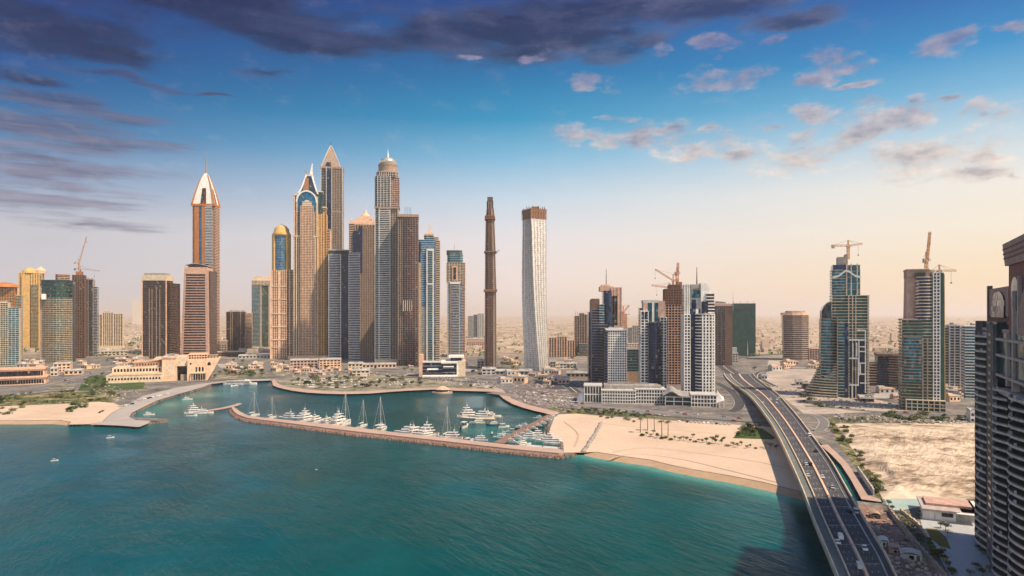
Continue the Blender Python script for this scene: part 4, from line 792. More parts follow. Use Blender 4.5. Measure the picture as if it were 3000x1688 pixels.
def near_tower():
    A = Vector((204.8, 300.0, 0)); ang = math.atan2(-75, -36)
    root = empty('apartment_tower', (A.x, A.y, ZG), ang, 'huge dark balcony tower filling the right edge of the photo', 'tower')
    fh = 3.05; zb = lambda z: z-ZG
    def bx(u0, u1, d0, d1, z0, z1, mat, name):
        m = MB(); m.box(u0, u1, d0, d1, zb(z0), zb(z1)); return m.build(name, mat, root)
    m = MB(); m.prism([(0, 1.5), (29, 1.5), (29, -.5), (43, -.5), (43, 1.5), (100, 1.5), (100, 45), (0, 45)], 0, zb(97)); m.build('facade', glass('near_glass', (.018, .045, .06), fh, 2.6, metal=.3, litef=.07, lite=(.30, .27, .22)), root)
    conc = solid('near_balcony_concrete', (.62, .57, .53), .7, var=.25, scale=.5); wall = solid('near_stone', (.16, .15, .155), .8, var=.3, scale=.3)
    bx(29.5, 42, -1.6, 2, ZG, 96, wall, 'stone_pier'); bx(-1.2, .6, -.8, 30, ZG, 97, wall, 'corner_pier')
    m = MB()
    for k in range(30): m.box(33.5, 38.5, -1.75, -1.5, k*fh+1.0, k*fh+2.2)
    m.build('window_slat', G_DARK, root)
    gap_shade = solid('near_floor_shade', (.07, .06, .055), .7, var=.3, scale=.6)  # shade of the gaps between balconies, put into the floor colour
    def balcony(u0, u1, z, amp, ph, n=10, mat=conc):
        """one curved balcony: slab and upstand along a wavy front"""
        m = MB(); pr = []
        for i in range(n+1):
            f = i/n; u = u0+(u1-u0)*f; d = -.6-amp*(.5+.5*math.sin(math.pi*(f*1.55+ph)))
            pr.append((u, d))
        m.loft([[(u, d, z-.05), (u, d+.22, z-.05), (u, d+.22, z+.75), (u, d, z+.75)] for u, d in pr])
        o = m.build('balcony', mat, root)
        m = MB(); m.loft([[(u, d+.22, z), (u, 1.6, z), (u, 1.6, z+.26), (u, d+.22, z+.26)] for u, d in pr]); m.build('balcony_floor', gap_shade, o)
        m2 = MB(); m2.loft([[(u, d+.04, z+1.05), (u, d+.1, z+1.05), (u, d+.1, z+1.12), (u, d+.04, z+1.12)] for u, d in pr]); m2.build('railing', W_PALEGREY, o)
        rr = random.Random(int(z*10+u0))
        if rr.random() < .6:
            m3 = MB(); q = rr.randrange(2, n-1); u, d = pr[q]; m3.box(u-.5, u+.5, d+.5, d+1.1, z+.28, z+1.5); m3.build('air_conditioner', W_PALEGREY, o)
        return o
    n = int(94/fh)
    for k in range(1, n):
        z = k*fh
        balcony(.4, 28.6, z, 3.0, -.45+.06*math.sin(k*.45))
        if z < zb(74): balcony(43.6, 66, z, 3.6, -.4+.06*math.sin(k*.4+1)); balcony(67, 99, z, 4.4, -.5+.05*math.sin(k*.5), 12)
    for k in range(1, n):
        z = k*fh
        for u in (9.6, 19.2): m = MB(); m.box(u-.18, u+.18, -2.6, 1.6, z-.001, z+fh-.4); m.build('party_screen', wall, root)
    frame = solid('near_frame', (.50, .40, .37), .6)
    # upper frames on the right half
    bx(27.5, 29.3, -1.3, 2, 74, 97, frame, 'upper_frame'); bx(2, 29.3, -1.4, 2, 91.2, 92.6, frame, 'upper_frame')
    for z in (76.5, 84, 90): bx(43, 100, -1.0, 2, z, z+.9, frame, 'upper_frame')
    bx(68, 70, -.6, 2, 60, 108, frame, 'upper_frame'); bx(60, 62, -.9, 2, 74, 93, frame, 'upper_frame'); bx(56, 100, -2.2, 2, 71, 73, solid('pale_canopy', (.5, .42, .4), .6), 'canopy_slab')
    bx(43, 100, .2, 2.4, 76, 93, glass('near_teal', (.015, .11, .13), fh, 3.2, metal=.5), 'teal_glazing')
    # maroon upper block
    bx(5, 55, 3, 40, 93, 110.5, W_PURPLE, 'shoulder_block'); bx(3, 56, 1, 41, 92.6, 94.2, frame, 'shoulder_slab')
    m = MB()
    for i in range(16): m.box(8+i*2.4, 8.5+i*2.4, 2.5, 3.2, zb(94.2), zb(98.5))
    m.build('railing_slat', W_MAUVE, root)
    bx(10, 46, 2.5, 4, 99, 110.5, W_MAUVE, 'arch_surround')
    def arch(u0, u1, z0, z1, d0, d1, mat, nm):
        c, r = (u0+u1)/2, (u1-u0)/2; sp = z1-min(r*.9, (z1-z0)*.5); ring = [(u0, zb(z0))]+[(c-r*math.cos(math.pi*i/14), zb(sp)+(z1-sp)*math.sin(math.pi*i/14)) for i in range(15)]+[(u1, zb(z0))]
        m = MB(); m.loft([[(u, d0, z) for u, z in ring], [(u, d1, z) for u, z in ring]]); m.build(nm, mat, root)
    arch(17, 41, 98.6, 109, 2.0, 3.0, glass('arch_glass', (.05, .035, .09), 2.2, 2.2, metal=.3), 'arched_window')
    bx(5, 8, 2.4, 4, 94, 112, W_DARK, 'edge_pier'); bx(40, 50, 10, 20, 110.5, 114.2, W_DARK, 'chimney'); bx(39.4, 50.6, 9.4, 20.6, 114.2, 114.8, W_BROWN, 'chimney_cap')
    m = MB(); m.tube((39, 8, zb(110.4)), (33, 8, zb(113.2)), .3, .2); m.build('roof_pipe', W_DARK, root)
    bx(55, 112, 1, 45, 93, 117.6, W_PURPLE, 'upper_block'); arch(63, 73, 101, 113, .2, 1.2, G_DARK, 'arched_recess'); arch(76, 100, 92.8, 109, .1, 1.2, W_MAUVE, 'arched_panel'); bx(73.5, 75, -.1, 1.2, 93, 113, frame, 'thin_frame')
    m = MB(); b0 = [(54, 0), (113, 0), (113, 46), (54, 46)]; t0 = [(53.6, -.7), (114, -.7), (114, 47), (53.6, 47)]
    m.add([(x, y, zb(117.6)) for x, y in b0]+[(t0[0][0], t0[0][1], zb(125.6)), (t0[1][0], t0[1][1], zb(126.6)), (t0[2][0], t0[2][1], zb(126.6)), (t0[3][0], t0[3][1], zb(125.6))], [(0, 1, 5, 4), (1, 2, 6, 5), (2, 3, 7, 6), (3, 0, 4, 7), (4, 5, 6, 7), (3, 2, 1, 0)]); m.build('flared_crown', W_MAUVE, root)
    for f in (.3, .5, .72):
        m = MB(); a = lambda q, i: (b0[i][0]+(t0[i][0]-b0[i][0])*q, b0[i][1]+(t0[i][1]-b0[i][1])*q-.25)
        z0 = zb(117.6)+(125.6-117.6)*f; z1 = zb(117.6)+(126.6-117.6)*f; m.loft([[(*a(f, 0), z0), (a(f, 0)[0], a(f, 0)[1]+.6, z0), (a(f, 0)[0], a(f, 0)[1]+.6, z0+.5), (*a(f, 0), z0+.5)], [(*a(f, 1), z1), (a(f, 1)[0], a(f, 1)[1]+.6, z1), (a(f, 1)[0], a(f, 1)[1]+.6, z1+.5), (*a(f, 1), z1+.5)]]); m.build('crown_band', W_PURPLE, root)
    m = MB(); m.tube((72, 12, zb(126)), (72, 12, zb(132)), .7, .1); m.build('spire', W_CREAM, root)
cranes(); towers_right(); near_tower()
# ------------------------------------------------------------------ the setting
def xy(px, py, z=0.0): v = P(px, py, z); return (v.x, v.y)
BEACH_L = [(-700, 1243), (0, 1243), (90, 1243), (155, 1242)]
COAST = [xy(*q) for q in [(200, 1246), (250, 1248), (300, 1247), (350, 1249), (400, 1253), (412, 1252), (440, 1241), (487, 1238), (484, 1233), (448, 1232), (400, 1230), (382, 1223), (390, 1212), (425, 1195), (463, 1177),
    (520, 1159), (560, 1148), (600, 1136), (620, 1128), (650, 1123), (720, 1119), (790, 1117), (796, 1122), (800, 1130), (812, 1136), (830, 1141), (860, 1147), (900, 1152), (950, 1155), (1000, 1156.5), (1080, 1155),
    (1140, 1150), (1200, 1146), (1270, 1143), (1330, 1146), (1400, 1148), (1460, 1150), (1463, 1158), (1475, 1170), (1500, 1185), (1530, 1196), (1560, 1204), (1590, 1211), (1600, 1214), (1618, 1222), (1604, 1256), (1602, 1288), (1644, 1300), (1641, 1322), (1655, 1341), (1690, 1332), (1706, 1327)]]
BEACH_R = [(1712, 1334), (1740, 1341), (1828, 1355), (1905, 1366), (1956, 1380), (2033, 1396), (2136, 1414), (2238, 1435), (2315, 1455), (2360, 1467)]
CANAL = [xy(*q) for q in [(2392, 1440), (2384, 1350), (2392, 1300), (2402, 1304), (2433, 1331), (2463, 1362), (2490, 1404), (2523, 1464), (2582, 1473), (2588, 1480), (2584, 1487), (2509, 1479), (2525, 1520), (2560, 1590), (2610, 1680), (2640, 1760), (2700, 1900), (2800, 2200)]]
IN = 9.0
bl = [xy(*q) for q in BEACH_L]; br = [xy(*q) for q in BEACH_R]
bl.append(COAST[0]); bl_in = [(x, y+IN) for x, y in bl[:-1]]+[(COAST[0][0]-1, COAST[0][1]+5)]; br_in = [(x+(3 if i else 0), y+IN) for i, (x, y) in enumerate(br)]
LAND = [(-70000, bl_in[0][1])]+bl_in+COAST+br_in+CANAL+[(900, 60), (70000, 60), (70000, 90000), (-70000, 90000)]
def sheet(name, pts, z, mat, skirt=None, kind='structure', parent=None, smooth=False):
    tri = tessellate_polygon([[Vector((*p, 0)) for p in pts]])
    m = MB(); vs = [(x, y, z) for x, y in pts]; m.add(vs, [tuple(t) for t in tri])
    if skirt is not None:
        n = len(pts); m.add(vs+[(x, y, skirt) for x, y in pts], [(i, (i+1) % n, n+(i+1) % n, n+i) for i in range(n)])
    o = m.build(name, mat, parent)
    import bmesh
    b = bmesh.new(); b.from_mesh(o.data); bmesh.ops.recalc_face_normals(b, faces=b.faces)
    up = [f for f in b.faces if abs(f.normal.z) > .9]
    if up and up[0].normal.z < 0: bmesh.ops.reverse_faces(b, faces=b.faces)
    b.to_mesh(o.data); b.free()
    if kind: o['kind'] = kind
    return o
def interp_px(t, y):
    for (a, xa), (b, xb) in zip(t, t[1:]):
        if y <= b: return xa+(xb-xa)*(y-a)/(b-a)
    return t[-1][1]
def ground_mat():
    m, t, b = newmat('ground_earth'); oc = t.new('ShaderNodeTexCoord').outputs['Object']; x, y, z = t.sep(oc)
    n1 = t.noise(oc, .004, 6, .6, .6); n2 = t.noise(oc, .03, 5, .65); n3 = t.noise(oc, .22, 4, .7)
    vo = t.new('ShaderNodeTexVoronoi'); t.put(vo.inputs['Vector'], oc); vo.inputs['Scale'].default_value = .03; vc = vo.outputs['Color']
    ve = t.new('ShaderNodeTexVoronoi', feature='DISTANCE_TO_EDGE'); t.put(ve.inputs['Vector'], oc); ve.inputs['Scale'].default_value = .012
    near = t.ramp(t.m('ADD', t.m('MULTIPLY', n2, .55), t.m('MULTIPLY', n3, .45)), [(.36, (.055, .055, .060)), (.45, (.13, .124, .124)), (.54, (.20, .185, .178)), (.64, (.36, .325, .30))])
    far = t.ramp(t.m('ADD', t.m('MULTIPLY', n1, .6), t.m('MULTIPLY', n2, .4)), [(.36, (.16, .13, .10)), (.48, (.46, .36, .27)), (.6, (.58, .46, .35)), (.72, (.62, .52, .42))])
    far = t.mix(t.m('MULTIPLY', t.sep(vc)[0], .45), far, t.v('SCALE', far, .55))
    far = t.mix(t.m('MULTIPLY', t.m('SUBTRACT', 1.0, t.step(ve.outputs[0], .0, .06)), .6), far, (.19, .18, .17))
    c = t.mix(t.step(t.m('ADD', y, t.m('MULTIPLY', n1, 900)), 1750, 2500), near, far)
    t.put(b.inputs['Base Color'], c); b.inputs['Roughness'].default_value = .95; b.inputs['Specular IOR Level'].default_value = .1
    bm = t.new('ShaderNodeBump'); bm.inputs['Strength'].default_value = .6; bm.inputs['Distance'].default_value = 1.5; t.put(bm.inputs['Height'], n3); t.put(b.inputs['Normal'], bm.outputs[0])
    return m
def patchy(name, stops, s1, s2, rough=.9, bump=.0, stretch=None, w=.5):
    m, t, b = newmat(name); oc = t.new('ShaderNodeTexCoord').outputs['Object']
    if stretch: oc = t.v('MULTIPLY', oc, stretch)
    n = t.m('ADD', t.m('MULTIPLY', t.noise(oc, s1, 5, .6, .4), w), t.m('MULTIPLY', t.noise(oc, s2, 4, .65), 1-w))
    t.put(b.inputs['Base Color'], t.ramp(n, stops)); b.inputs['Roughness'].default_value = rough; b.inputs['Specular IOR Level'].default_value = .15
    if bump:
        bm = t.new('ShaderNodeBump'); bm.inputs['Strength'].default_value = .7; bm.inputs['Distance'].default_value = bump; t.put(bm.inputs['Height'], n); t.put(b.inputs['Normal'], bm.outputs[0])
    return m
M_SAND = patchy('beach_sand', [(.35, (.50, .385, .30)), (.5, (.57, .45, .355)), (.68, (.63, .505, .40))], .012, .3, bump=.12, w=.65)
M_WET = patchy('wet_sand', [(.35, (.36, .25, .17)), (.65, (.46, .33, .23))], .05, .4)
M_LOT = patchy('excavated_sand', [(.37, (.13, .098, .072)), (.44, (.32, .25, .185)), (.51, (.52, .425, .33)), (.62, (.65, .56, .45))], .022, .14, bump=1.4, stretch=(.7, 1, 1))
M_ROAD = patchy('asphalt', [(.35, (.055, .056, .064)), (.65, (.085, .086, .094))], .08, .9, .85, stretch=(1, .3, 1))
M_ROADP = patchy('worn_asphalt', [(.35, (.13, .13, .14)), (.65, (.20, .195, .19))], .03, .5)
M_DECK = patchy('bridge_asphalt', [(.35, (.045, .047, .062)), (.65, (.075, .077, .095))], .05, .6)
M_QUAY = patchy('quay_paving', [(.35, (.36, .26, .225)), (.65, (.50, .37, .32))], .05, .6)
M_ROCK = patchy('armour_rock', [(.38, (.12, .075, .06)), (.5, (.27, .17, .14)), (.62, (.38, .27, .22))], .5, 2.0, bump=1.2)
M_PAVE = patchy('pale_paving', [(.35, (.30, .28, .27)), (.65, (.44, .41, .40))], .04, .5)
M_PARK = patchy('park_ground', [(.36, (.06, .075, .045)), (.46, (.15, .15, .11)), (.56, (.30, .27, .22)), (.66, (.42, .37, .32))], .035, .13, bump=.6)
M_GRASS = patchy('lawn', [(.35, (.035, .075, .022)), (.65, (.08, .12, .04))], .05, .8, bump=.3)
M_SCRUB = patchy('scrub', [(.40, (.04, .06, .022)), (.50, (.12, .13, .055)), (.60, (.38, .29, .19))], .05, .3, bump=1.0)
M_CONC = solid('bridge_concrete', (.46, .41, .36), .8, var=.12, scale=.2)
M_STRIP = patchy('green_grey_deck', [(.35, (.11, .135, .135)), (.65, (.19, .21, .205))], .06, .5)
M_PINKR = patchy('pink_rubble', [(.36, (.14, .08, .07)), (.5, (.30, .19, .16)), (.64, (.44, .31, .27))], .07, .5, bump=2.0)

M_TRACK = patchy('tracked_sand', [(.4, (.40, .30, .225)), (.6, (.52, .40, .31))], .06, .5)
M_TYRE = patchy('worn_lane', [(.35, (.085, .087, .10)), (.65, (.14, .142, .155))], .04, .3)
def setting():
    sheet('ground', LAND, ZG, ground_mat(), skirt=-1.5)
    # ---- sea: one grid, finer where shores and waves are near; its colour follows the depth of the bottom
    xs = sorted(set([-90000, -30000, -9000, -4000, -2200, -1500]+list(range(-1200, 520, 9))+[600, 900, 3000, 30000, 90000]))
    ys = sorted(set([-60000, -20000, -6000, -2000, -600, 0]+list(range(60, 1020, 9))+[1100, 1300]))
    X, Y = np.meshgrid(np.array(xs, float), np.array(ys, float)); pts = np.stack([X.ravel(), Y.ravel()], 1)
    def dist(poly):
        d = np.full(len(pts), 1e9)
        for a, b in zip(poly, poly[1:]):
            a = np.array(a[:2]); b = np.array(b[:2]); ab = b-a; L = max((ab**2).sum(), 1e-6)
            tt = np.clip(((pts-a)@ab)/L, 0, 1); d = np.minimum(d, np.hypot(*(pts-(a+tt[:, None]*ab)).T))
        return d
    dbr = dist(br); dbl = dist(bl+COAST[:12]); dc = dist(CANAL); dm = dist([xy(*q) for q in [(1480, 1250), (1400, 1262), (1560, 1290)]])
    dw = dist([xy(*q) for q in [(430, 1210), (520, 1180), (640, 1150)]])
    sh = np.maximum.reduce([.9*np.exp(-dbr/19), .45*np.exp(-dbl/60), .55*np.exp(-dc/15)*(pts[:, 0] > 190), .5*np.exp(-dm/34), .55*np.exp(-dw/70)])
    fs = []; nx, ny = len(xs), len(ys)
    for j in range(ny-1):
        for i in range(nx-1): fs.append((j*nx+i, j*nx+i+1, (j+1)*nx+i+1, (j+1)*nx+i))
    m = MB(); m.add([(x, y, 0) for x, y in pts], fs)
    mt, t, b = newmat('sea_water'); oc = t.new('ShaderNodeTexCoord').outputs['Object']
    at = t.new('ShaderNodeAttribute', attribute_name='shallow'); s_ = at.outputs['Fac']
    x, y, z = t.sep(oc)
    bign = t.noise(oc, .006, 3, .55); midn = t.noise(t.v('MULTIPLY', oc, (1, .45, 1)), .03, 4, .6)
    deep = t.mix(t.step(t.m('ADD', x, t.m('MULTIPLY', t.m('SUBTRACT', bign, .5), 260)), -420, 40), (.0006, .070, .112), (.0001, .055, .060))
    deep = t.mix(t.m('MULTIPLY', t.step(midn, .38, .72), .55), deep, t.v('SCALE', deep, 1.5))
    deep = t.mix(t.m('MULTIPLY', t.step(bign, .45, .7), .5), deep, t.v('SCALE', deep, .62))
    col = t.ramp(s_, [(.0, (0, 0, 0)), (.5, (.015, .19, .185)), (.8, (.08, .29, .265)), (1, (.28, .37, .28))])
    t.put(b.inputs['Base Color'], t.mix(t.step(s_, .0, .75), deep, col))
    b.inputs['Roughness'].default_value = .10; b.inputs['IOR'].default_value = 1.33; b.inputs['Specular IOR Level'].default_value = .10
    rot = t.new('ShaderNodeVectorRotate', rotation_type='Z_AXIS'); t.put(rot.inputs[0], oc); rot.inputs['Angle'].default_value = R(-32)
    w1 = t.noise(t.v('MULTIPLY', rot.outputs[0], (1, .28, 1)), .33, 3, .6, .6); w2 = t.noise(t.v('MULTIPLY', oc, (1, .6, 1)), 1.3, 3, .6, .3); w3 = t.noise(t.v('MULTIPLY', rot.outputs[0], (1, .4, 1)), .09, 2, .5)
    hgt = t.m('ADD', t.m('MULTIPLY', w1, .55), t.m('ADD', t.m('MULTIPLY', w2, .16), t.m('MULTIPLY', w3, .7)))
    bm = t.new('ShaderNodeBump'); bm.inputs['Strength'].default_value = 1; wp = t.noise(t.v('MULTIPLY', oc, (.5, 1, 1)), .011, 3, .6); t.put(bm.inputs['Distance'], t.m('ADD', .35, t.m('MULTIPLY', t.step(wp, .36, .66), 1.9))); t.put(bm.inputs['Height'], hgt); t.put(b.inputs['Normal'], bm.outputs[0])
    o = m.build('water', mt); o['kind'] = 'structure'
    a = o.data.attributes.new('shallow', 'FLOAT', 'POINT'); a.data.foreach_set('value', sh.astype(np.float32))
    # ---- beaches: sloping wet strip and dry sand
    for nm, line, inn in (('wet_sand', bl, bl_in), ('wet_sand', br, br_in)):
        g = MB(); outl = [(x, y-4) for x, y in line]; k = len(line)
        g.add([(x, y, -.4) for x, y in outl]+[(x, y, .12) for x, y in line]+[(x, y+1.5, ZG+.05) for x, y in inn], [(i, i+1, k+i+1, k+i) for i in range(k-1)]+[(k+i, k+i+1, 2*k+i+1, 2*k+i) for i in range(k-1)])
        o = g.build(nm, M_WET); o['kind'] = 'structure'
    Q = lambda L: [xy(*q, ZG) for q in L]
    far = lambda L: Q(L)
    sheet('beach', [(x, y+1) for x, y in br_in[1:]]+Q([(2352, 1440), (2332, 1390), (2312, 1345), (2290, 1295), (2262, 1252), (2200, 1246), (2120, 1243), (1990, 1234), (1880, 1226), (1760, 1219), (1690, 1212), (1640, 1214), (1625, 1222), (1612, 1256), (1610, 1284), (1650, 1296), (1652, 1326), (1700, 1326)]), ZG+.02, M_SAND)
    sheet('beach', [(x, y+1) for x, y in bl_in]+Q([(200, 1244), (262, 1243), (300, 1236), (312, 1222), (330, 1208), (360, 1192), (330, 1180), (290, 1176), (200, 1182), (100, 1186), (0, 1190), (-700, 1192)]), ZG+.02, M_SAND)
    sheet('scrub_ground', Q([(-700, 1193), (0, 1191), (100, 1187), (200, 1183), (290, 1177), (330, 1181), (352, 1160), (300, 1147), (430, 1142), (430, 1130), (300, 1140), (150, 1150), (0, 1158), (-700, 1160)]), ZG+.03, M_SCRUB)
    sheet('promenade', Q([(330, 1209), (361, 1193), (420, 1160), (520, 1135), (610, 1122), (700, 1113), (790, 1110), (797, 1112), (788, 1115), (720, 1117.4), (655, 1121), (618, 1125), (598, 1133), (558, 1145), (518, 1156), (460, 1174), (420, 1193), (386, 1210), (378, 1222), (398, 1231), (440, 1233), (436, 1240), (410, 1250.5), (400, 1251), (350, 1247), (300, 1245), (262, 1244), (302, 1236), (314, 1222)]), ZG+.045, M_PAVE)
    inner = Q([(797, 1113), (806, 1112), (812, 1122), (826, 1130), (850, 1136), (900, 1142), (1000, 1147), (1080, 1146), (1140, 1141.5), (1200, 1138), (1270, 1135.5), (1330, 1137), (1400, 1139), (1472, 1141), (1482, 1152), (1500, 1168), (1540, 1184), (1600, 1199), (1640, 1208)])
    outer = Q([(799, 1129), (812, 1134.5), (830, 1139.5), (860, 1145.5), (900, 1150.5), (950, 1153.5), (1000, 1155), (1080, 1153.5), (1140, 1148.5), (1200, 1144.5), (1270, 1141.5), (1330, 1144.5), (1400, 1146.5), (1459, 1148.5), (1462, 1157), (1476, 1169), (1501, 1183.5), (1532, 1194.5), (1561, 1202.5), (1598, 1211), (1624, 1219)])
    sheet('promenade', inner+outer[::-1], ZG+.05, M_QUAY)
    sheet('park_ground', inner[1:14]+Q([(1440, 1130), (1200, 1104), (1000, 1098), (860, 1104)]), ZG+.03, M_PARK)
    sheet('park_ground', Q([(620, 1112), (785, 1107), (760, 1088), (690, 1080), (640, 1090)]), ZG+.03, M_PARK)
    sheet('park_lawn', Q([(228, 1146), (420, 1140), (424, 1118), (330, 1126), (300, 1100), (262, 1108), (236, 1128)]), ZG+.06, M_GRASS)
    sheet('rubble_ground', Q([(1474, 1142), (1520, 1130), (1620, 1140), (1700, 1166), (1720, 1190), (1690, 1208), (1640, 1207), (1600, 1198), (1540, 1183), (1502, 1167), (1484, 1151)]), ZG+.035, patchy('purple_rubble', [(.36, (.07, .06, .07)), (.5, (.17, .145, .15)), (.64, (.34, .30, .29))], .06, .3, bump=1.0))
    sheet('lawn', Q([(2148, 1284), (2163, 1263), (2200, 1250), (2236, 1257), (2272, 1283), (2264, 1288)]), ZG+.05, M_GRASS)
    sheet('grass_strip', Q([(1600, 1196), (1640, 1194), (1760, 1206), (1900, 1217), (2010, 1226), (2010, 1230), (1900, 1224), (1760, 1216), (1640, 1208)]), ZG+.055, M_SCRUB)
    rq = random.Random(3); lots = [M_PAVE, M_ROADP, M_PARK, M_PARK, patchy('dusty_lot', [(.35, (.34, .29, .25)), (.65, (.50, .43, .37))], .05, .4), M_ROAD]
    for k, (x0, x1, y0, y1) in enumerate([(640, 700, 1066, 1078), (705, 800, 1072, 1090), (800, 850, 1086, 1100), (1070, 1180, 1096, 1108), (1190, 1240, 1092, 1100), (1250, 1330, 1110, 1120), (1330, 1420, 1076, 1088), (1420, 1500, 1120, 1136), (1500, 1600, 1098, 1112), (1460, 1540, 1056, 1072), (1560, 1680, 1058, 1082), (1600, 1700, 1118, 1140), (430, 500, 1060, 1072), (300, 400, 1052, 1066), (240, 330, 1072, 1090), (0, 110, 1062, 1076), (2250, 2330, 1056, 1072), (2350, 2440, 1094, 1110), (2560, 2680, 1150, 1166), (2690, 2850, 1160, 1180), (130, 220, 1126, 1138)]):
        s_ = rq.uniform(-12, 12); sheet('paved_lot', Q([(x0+s_, y0), (x1+s_, y0+rq.uniform(-2, 2)), (x1-s_, y1), (x0-s_, y1+rq.uniform(-2, 2))]), ZG+.028, lots[k % 6])
    # right of the flyover
    # the excavated lot: real humps, tracks and a pit
    g = MB(); nx_, ny_ = 90, 70
    for jj in range(ny_+1):
        v = jj/ny_; py = 1240+(1462-1240)*v**.9; x0 = interp_px([(1240, 2446), (1320, 2500), (1410, 2560), (1470, 2590)], py)
        for ii in range(nx_+1):
            u = ii/nx_; p = P(x0+(3060-x0)*u, py); ed = min(1, 8*min(u, 1-u), 7*min(v, 1-v)); n_ = mnoise.noise((p.x*.05, p.y*.035, 3))+.6*mnoise.noise((p.x*.14, p.y*.11, 7))+.35*mnoise.noise((p.x*.4, p.y*.4, 1))
            pit = max(0, 1-math.hypot((p.x-218)/16, (p.y-428)/26)**2); h = ed*(1.2+1.7*n_)-3.4*min(1, 2.2*pit)*ed; g.v.append((p.x, p.y, ZG+.05+max(0, h+1.3*ed) if ed > 0 else ZG+.03))
    for jj in range(ny_):
        for ii in range(nx_): a_ = jj*(nx_+1)+ii; g.f.append((a_+nx_+1, a_+nx_+2, a_+1, a_))
    o = g.build('sand_lot', M_LOT); o['kind'] = 'structure'
    sheet('bare_earth', Q([(2222, 1106), (2226, 1090), (2290, 1076), (2470, 1078), (2480, 1120), (2560, 1170), (2660, 1190), (2660, 1204), (2440, 1212), (2360, 1216), (2300, 1170)]), ZG+.03, patchy('dusty_earth', [(.36, (.22, .19, .175)), (.48, (.36, .31, .28)), (.6, (.48, .415, .365))], .02, .25, bump=.5))
    sheet('scrub_ground', Q([(2420, 1226), (2520, 1222), (2700, 1226), (3050, 1230), (3050, 1246), (2760, 1241), (2620, 1237), (2520, 1233), (2446, 1241), (2500, 1321), (2560, 1411), (2586, 1462), (2572, 1462), (2520, 1390), (2450, 1290)]), ZG+.04, M_SCRUB)
    sheet('canal_path', Q([(2404, 1305), (2434, 1331), (2464, 1362), (2491, 1403), (2524, 1463), (2584, 1471.5), (2578, 1462), (2542, 1452), (2512, 1403), (2486, 1362), (2456, 1331), (2424, 1302)]), ZG+.06, M_QUAY)
    sheet('pool_water', Q([(2588, 1458), (2700, 1455), (2830, 1452), (2830, 1480), (2690, 1486), (2640, 1496), (2604, 1494)]), ZG+.07, patchy('pale_pool', [(.35, (.30, .42, .40)), (.65, (.44, .56, .53))], .05, .4, rough=.25))
    sheet('plaza', Q([(2690, 1490), (2860, 1470), (3060, 1480), (3200, 1760), (2820, 1760), (2730, 1590), (2700, 1540)]), ZG+.05, patchy('plaza_paving', [(.35, (.36, .38, .42)), (.65, (.50, .52, .55))], .03, .5, rough=.5))
    sheet('lawn', Q([(2712, 1548), (2745, 1550), (2772, 1575), (2786, 1610), (2752, 1600), (2726, 1575)]), ZG+.08, patchy('dry_lawn', [(.35, (.13, .12, .03)), (.65, (.20, .175, .05))], .1, .8))
    sheet('rubble_ground', Q([(2512, 1482), (2586, 1490), (2660, 1580), (2760, 1690), (2900, 1840), (2790, 2050), (2700, 1850), (2610, 1672), (2560, 1585)]), ZG+.035, M_PINKR)
    # ---- roads
    def road(pts, w, z=.07, mat=M_ROAD, line=True, name='road'):
        c = [Vector(P(*q)[:2]) if len(q) == 2 else Vector(q[:2]) for q in pts]
        r = []                                # Catmull-Rom
        for i in range(len(c)-1):
            p0, p1, p2, p3 = c[max(0, i-1)], c[i], c[i+1], c[min(len(c)-1, i+2)]
            for k in range(6):
                u = k/6; r.append(.5*((2*p1)+(p2-p0)*u+(2*p0-5*p1+4*p2-p3)*u*u+(3*p1-p0-3*p2+p3)*u**3))
        r.append(c[-1]); L, Rr = [], []
        for i in range(len(r)):
            d = (r[min(i+1, len(r)-1)]-r[max(i-1, 0)]).normalized(); n = Vector((-d.y, d.x)); L.append(r[i]+n*w/2); Rr.append(r[i]-n*w/2)
        def band(o0, o1, zz, m, nm, kind='structure'):
            g = MB(); k = len(r); A = [L[i]+(Rr[i]-L[i])*o0 for i in range(k)]; B = [L[i]+(Rr[i]-L[i])*o1 for i in range(k)]
            g.add([(*a, zz) for a in A]+[(*b_, zz) for b_ in B], [(i, k+i, k+i+1, i+1) for i in range(k-1)]); o = g.build(nm, m); o['kind'] = kind; return o
        band(0, 1, ZG+z, mat, name)
        if line:
            e = .35/w
            for a in (.03, .97-e): band(a, a+e*1.2, ZG+z+.012, W_PALEGREY, 'road_marking')
            if w > 14: band(.5-e*1.5, .5+e*1.5, ZG+z+.014, W_CREAM, 'road_marking')
        return r
    rd = {}
    rd['coast'] = road([(1440, 1150), (1500, 1158), (1600, 1172), (1720, 1188), (1850, 1200), (2000, 1214), (2120, 1224), (2260, 1232), (2420, 1240)], 19, .07, M_ROADP)
    rd['coast2'] = road([(1620, 1192), (1720, 1202), (1850, 1212), (2000, 1224), (2120, 1232), (2250, 1241)], 9, .10)
    road([(2345, 1212), (2390, 1218), (2414, 1236), (2404, 1258), (2380, 1262), (2360, 1250)], 9, .13, M_ROADP)
    road([(2100, 1122), (2140, 1145), (2166, 1176), (2160, 1198), (2140, 1206)], 12, .16)
    rd['ring'] = road([(2262, 1132), (2226, 1112), (2220, 1098), (2240, 1088), (2290, 1081), (2360, 1080), (2460, 1084)], 15, .19)
    rd['up'] = road([(2165, 1105), (2135, 1085), (2120, 1068), (2150, 1050), (2240, 1040), (2400, 1034), (2700, 1030)], 26, .22)
    road([(2120, 1105), (2060, 1092), (1980, 1080), (1820, 1070), (1640, 1066), (1400, 1068)], 30, .25, M_ROADP)
    rd['right'] = road([(2360, 1190), (2440, 1194), (2560, 1206), (2700, 1212), (2860, 1216), (3050, 1220)], 12, .28, M_ROADP)
    rd['left'] = road([(-300, 1152), (0, 1142), (90, 1136), (160, 1122), (230, 1104), (300, 1086), (420, 1072), (560, 1062)], 26, .10, M_ROADP)
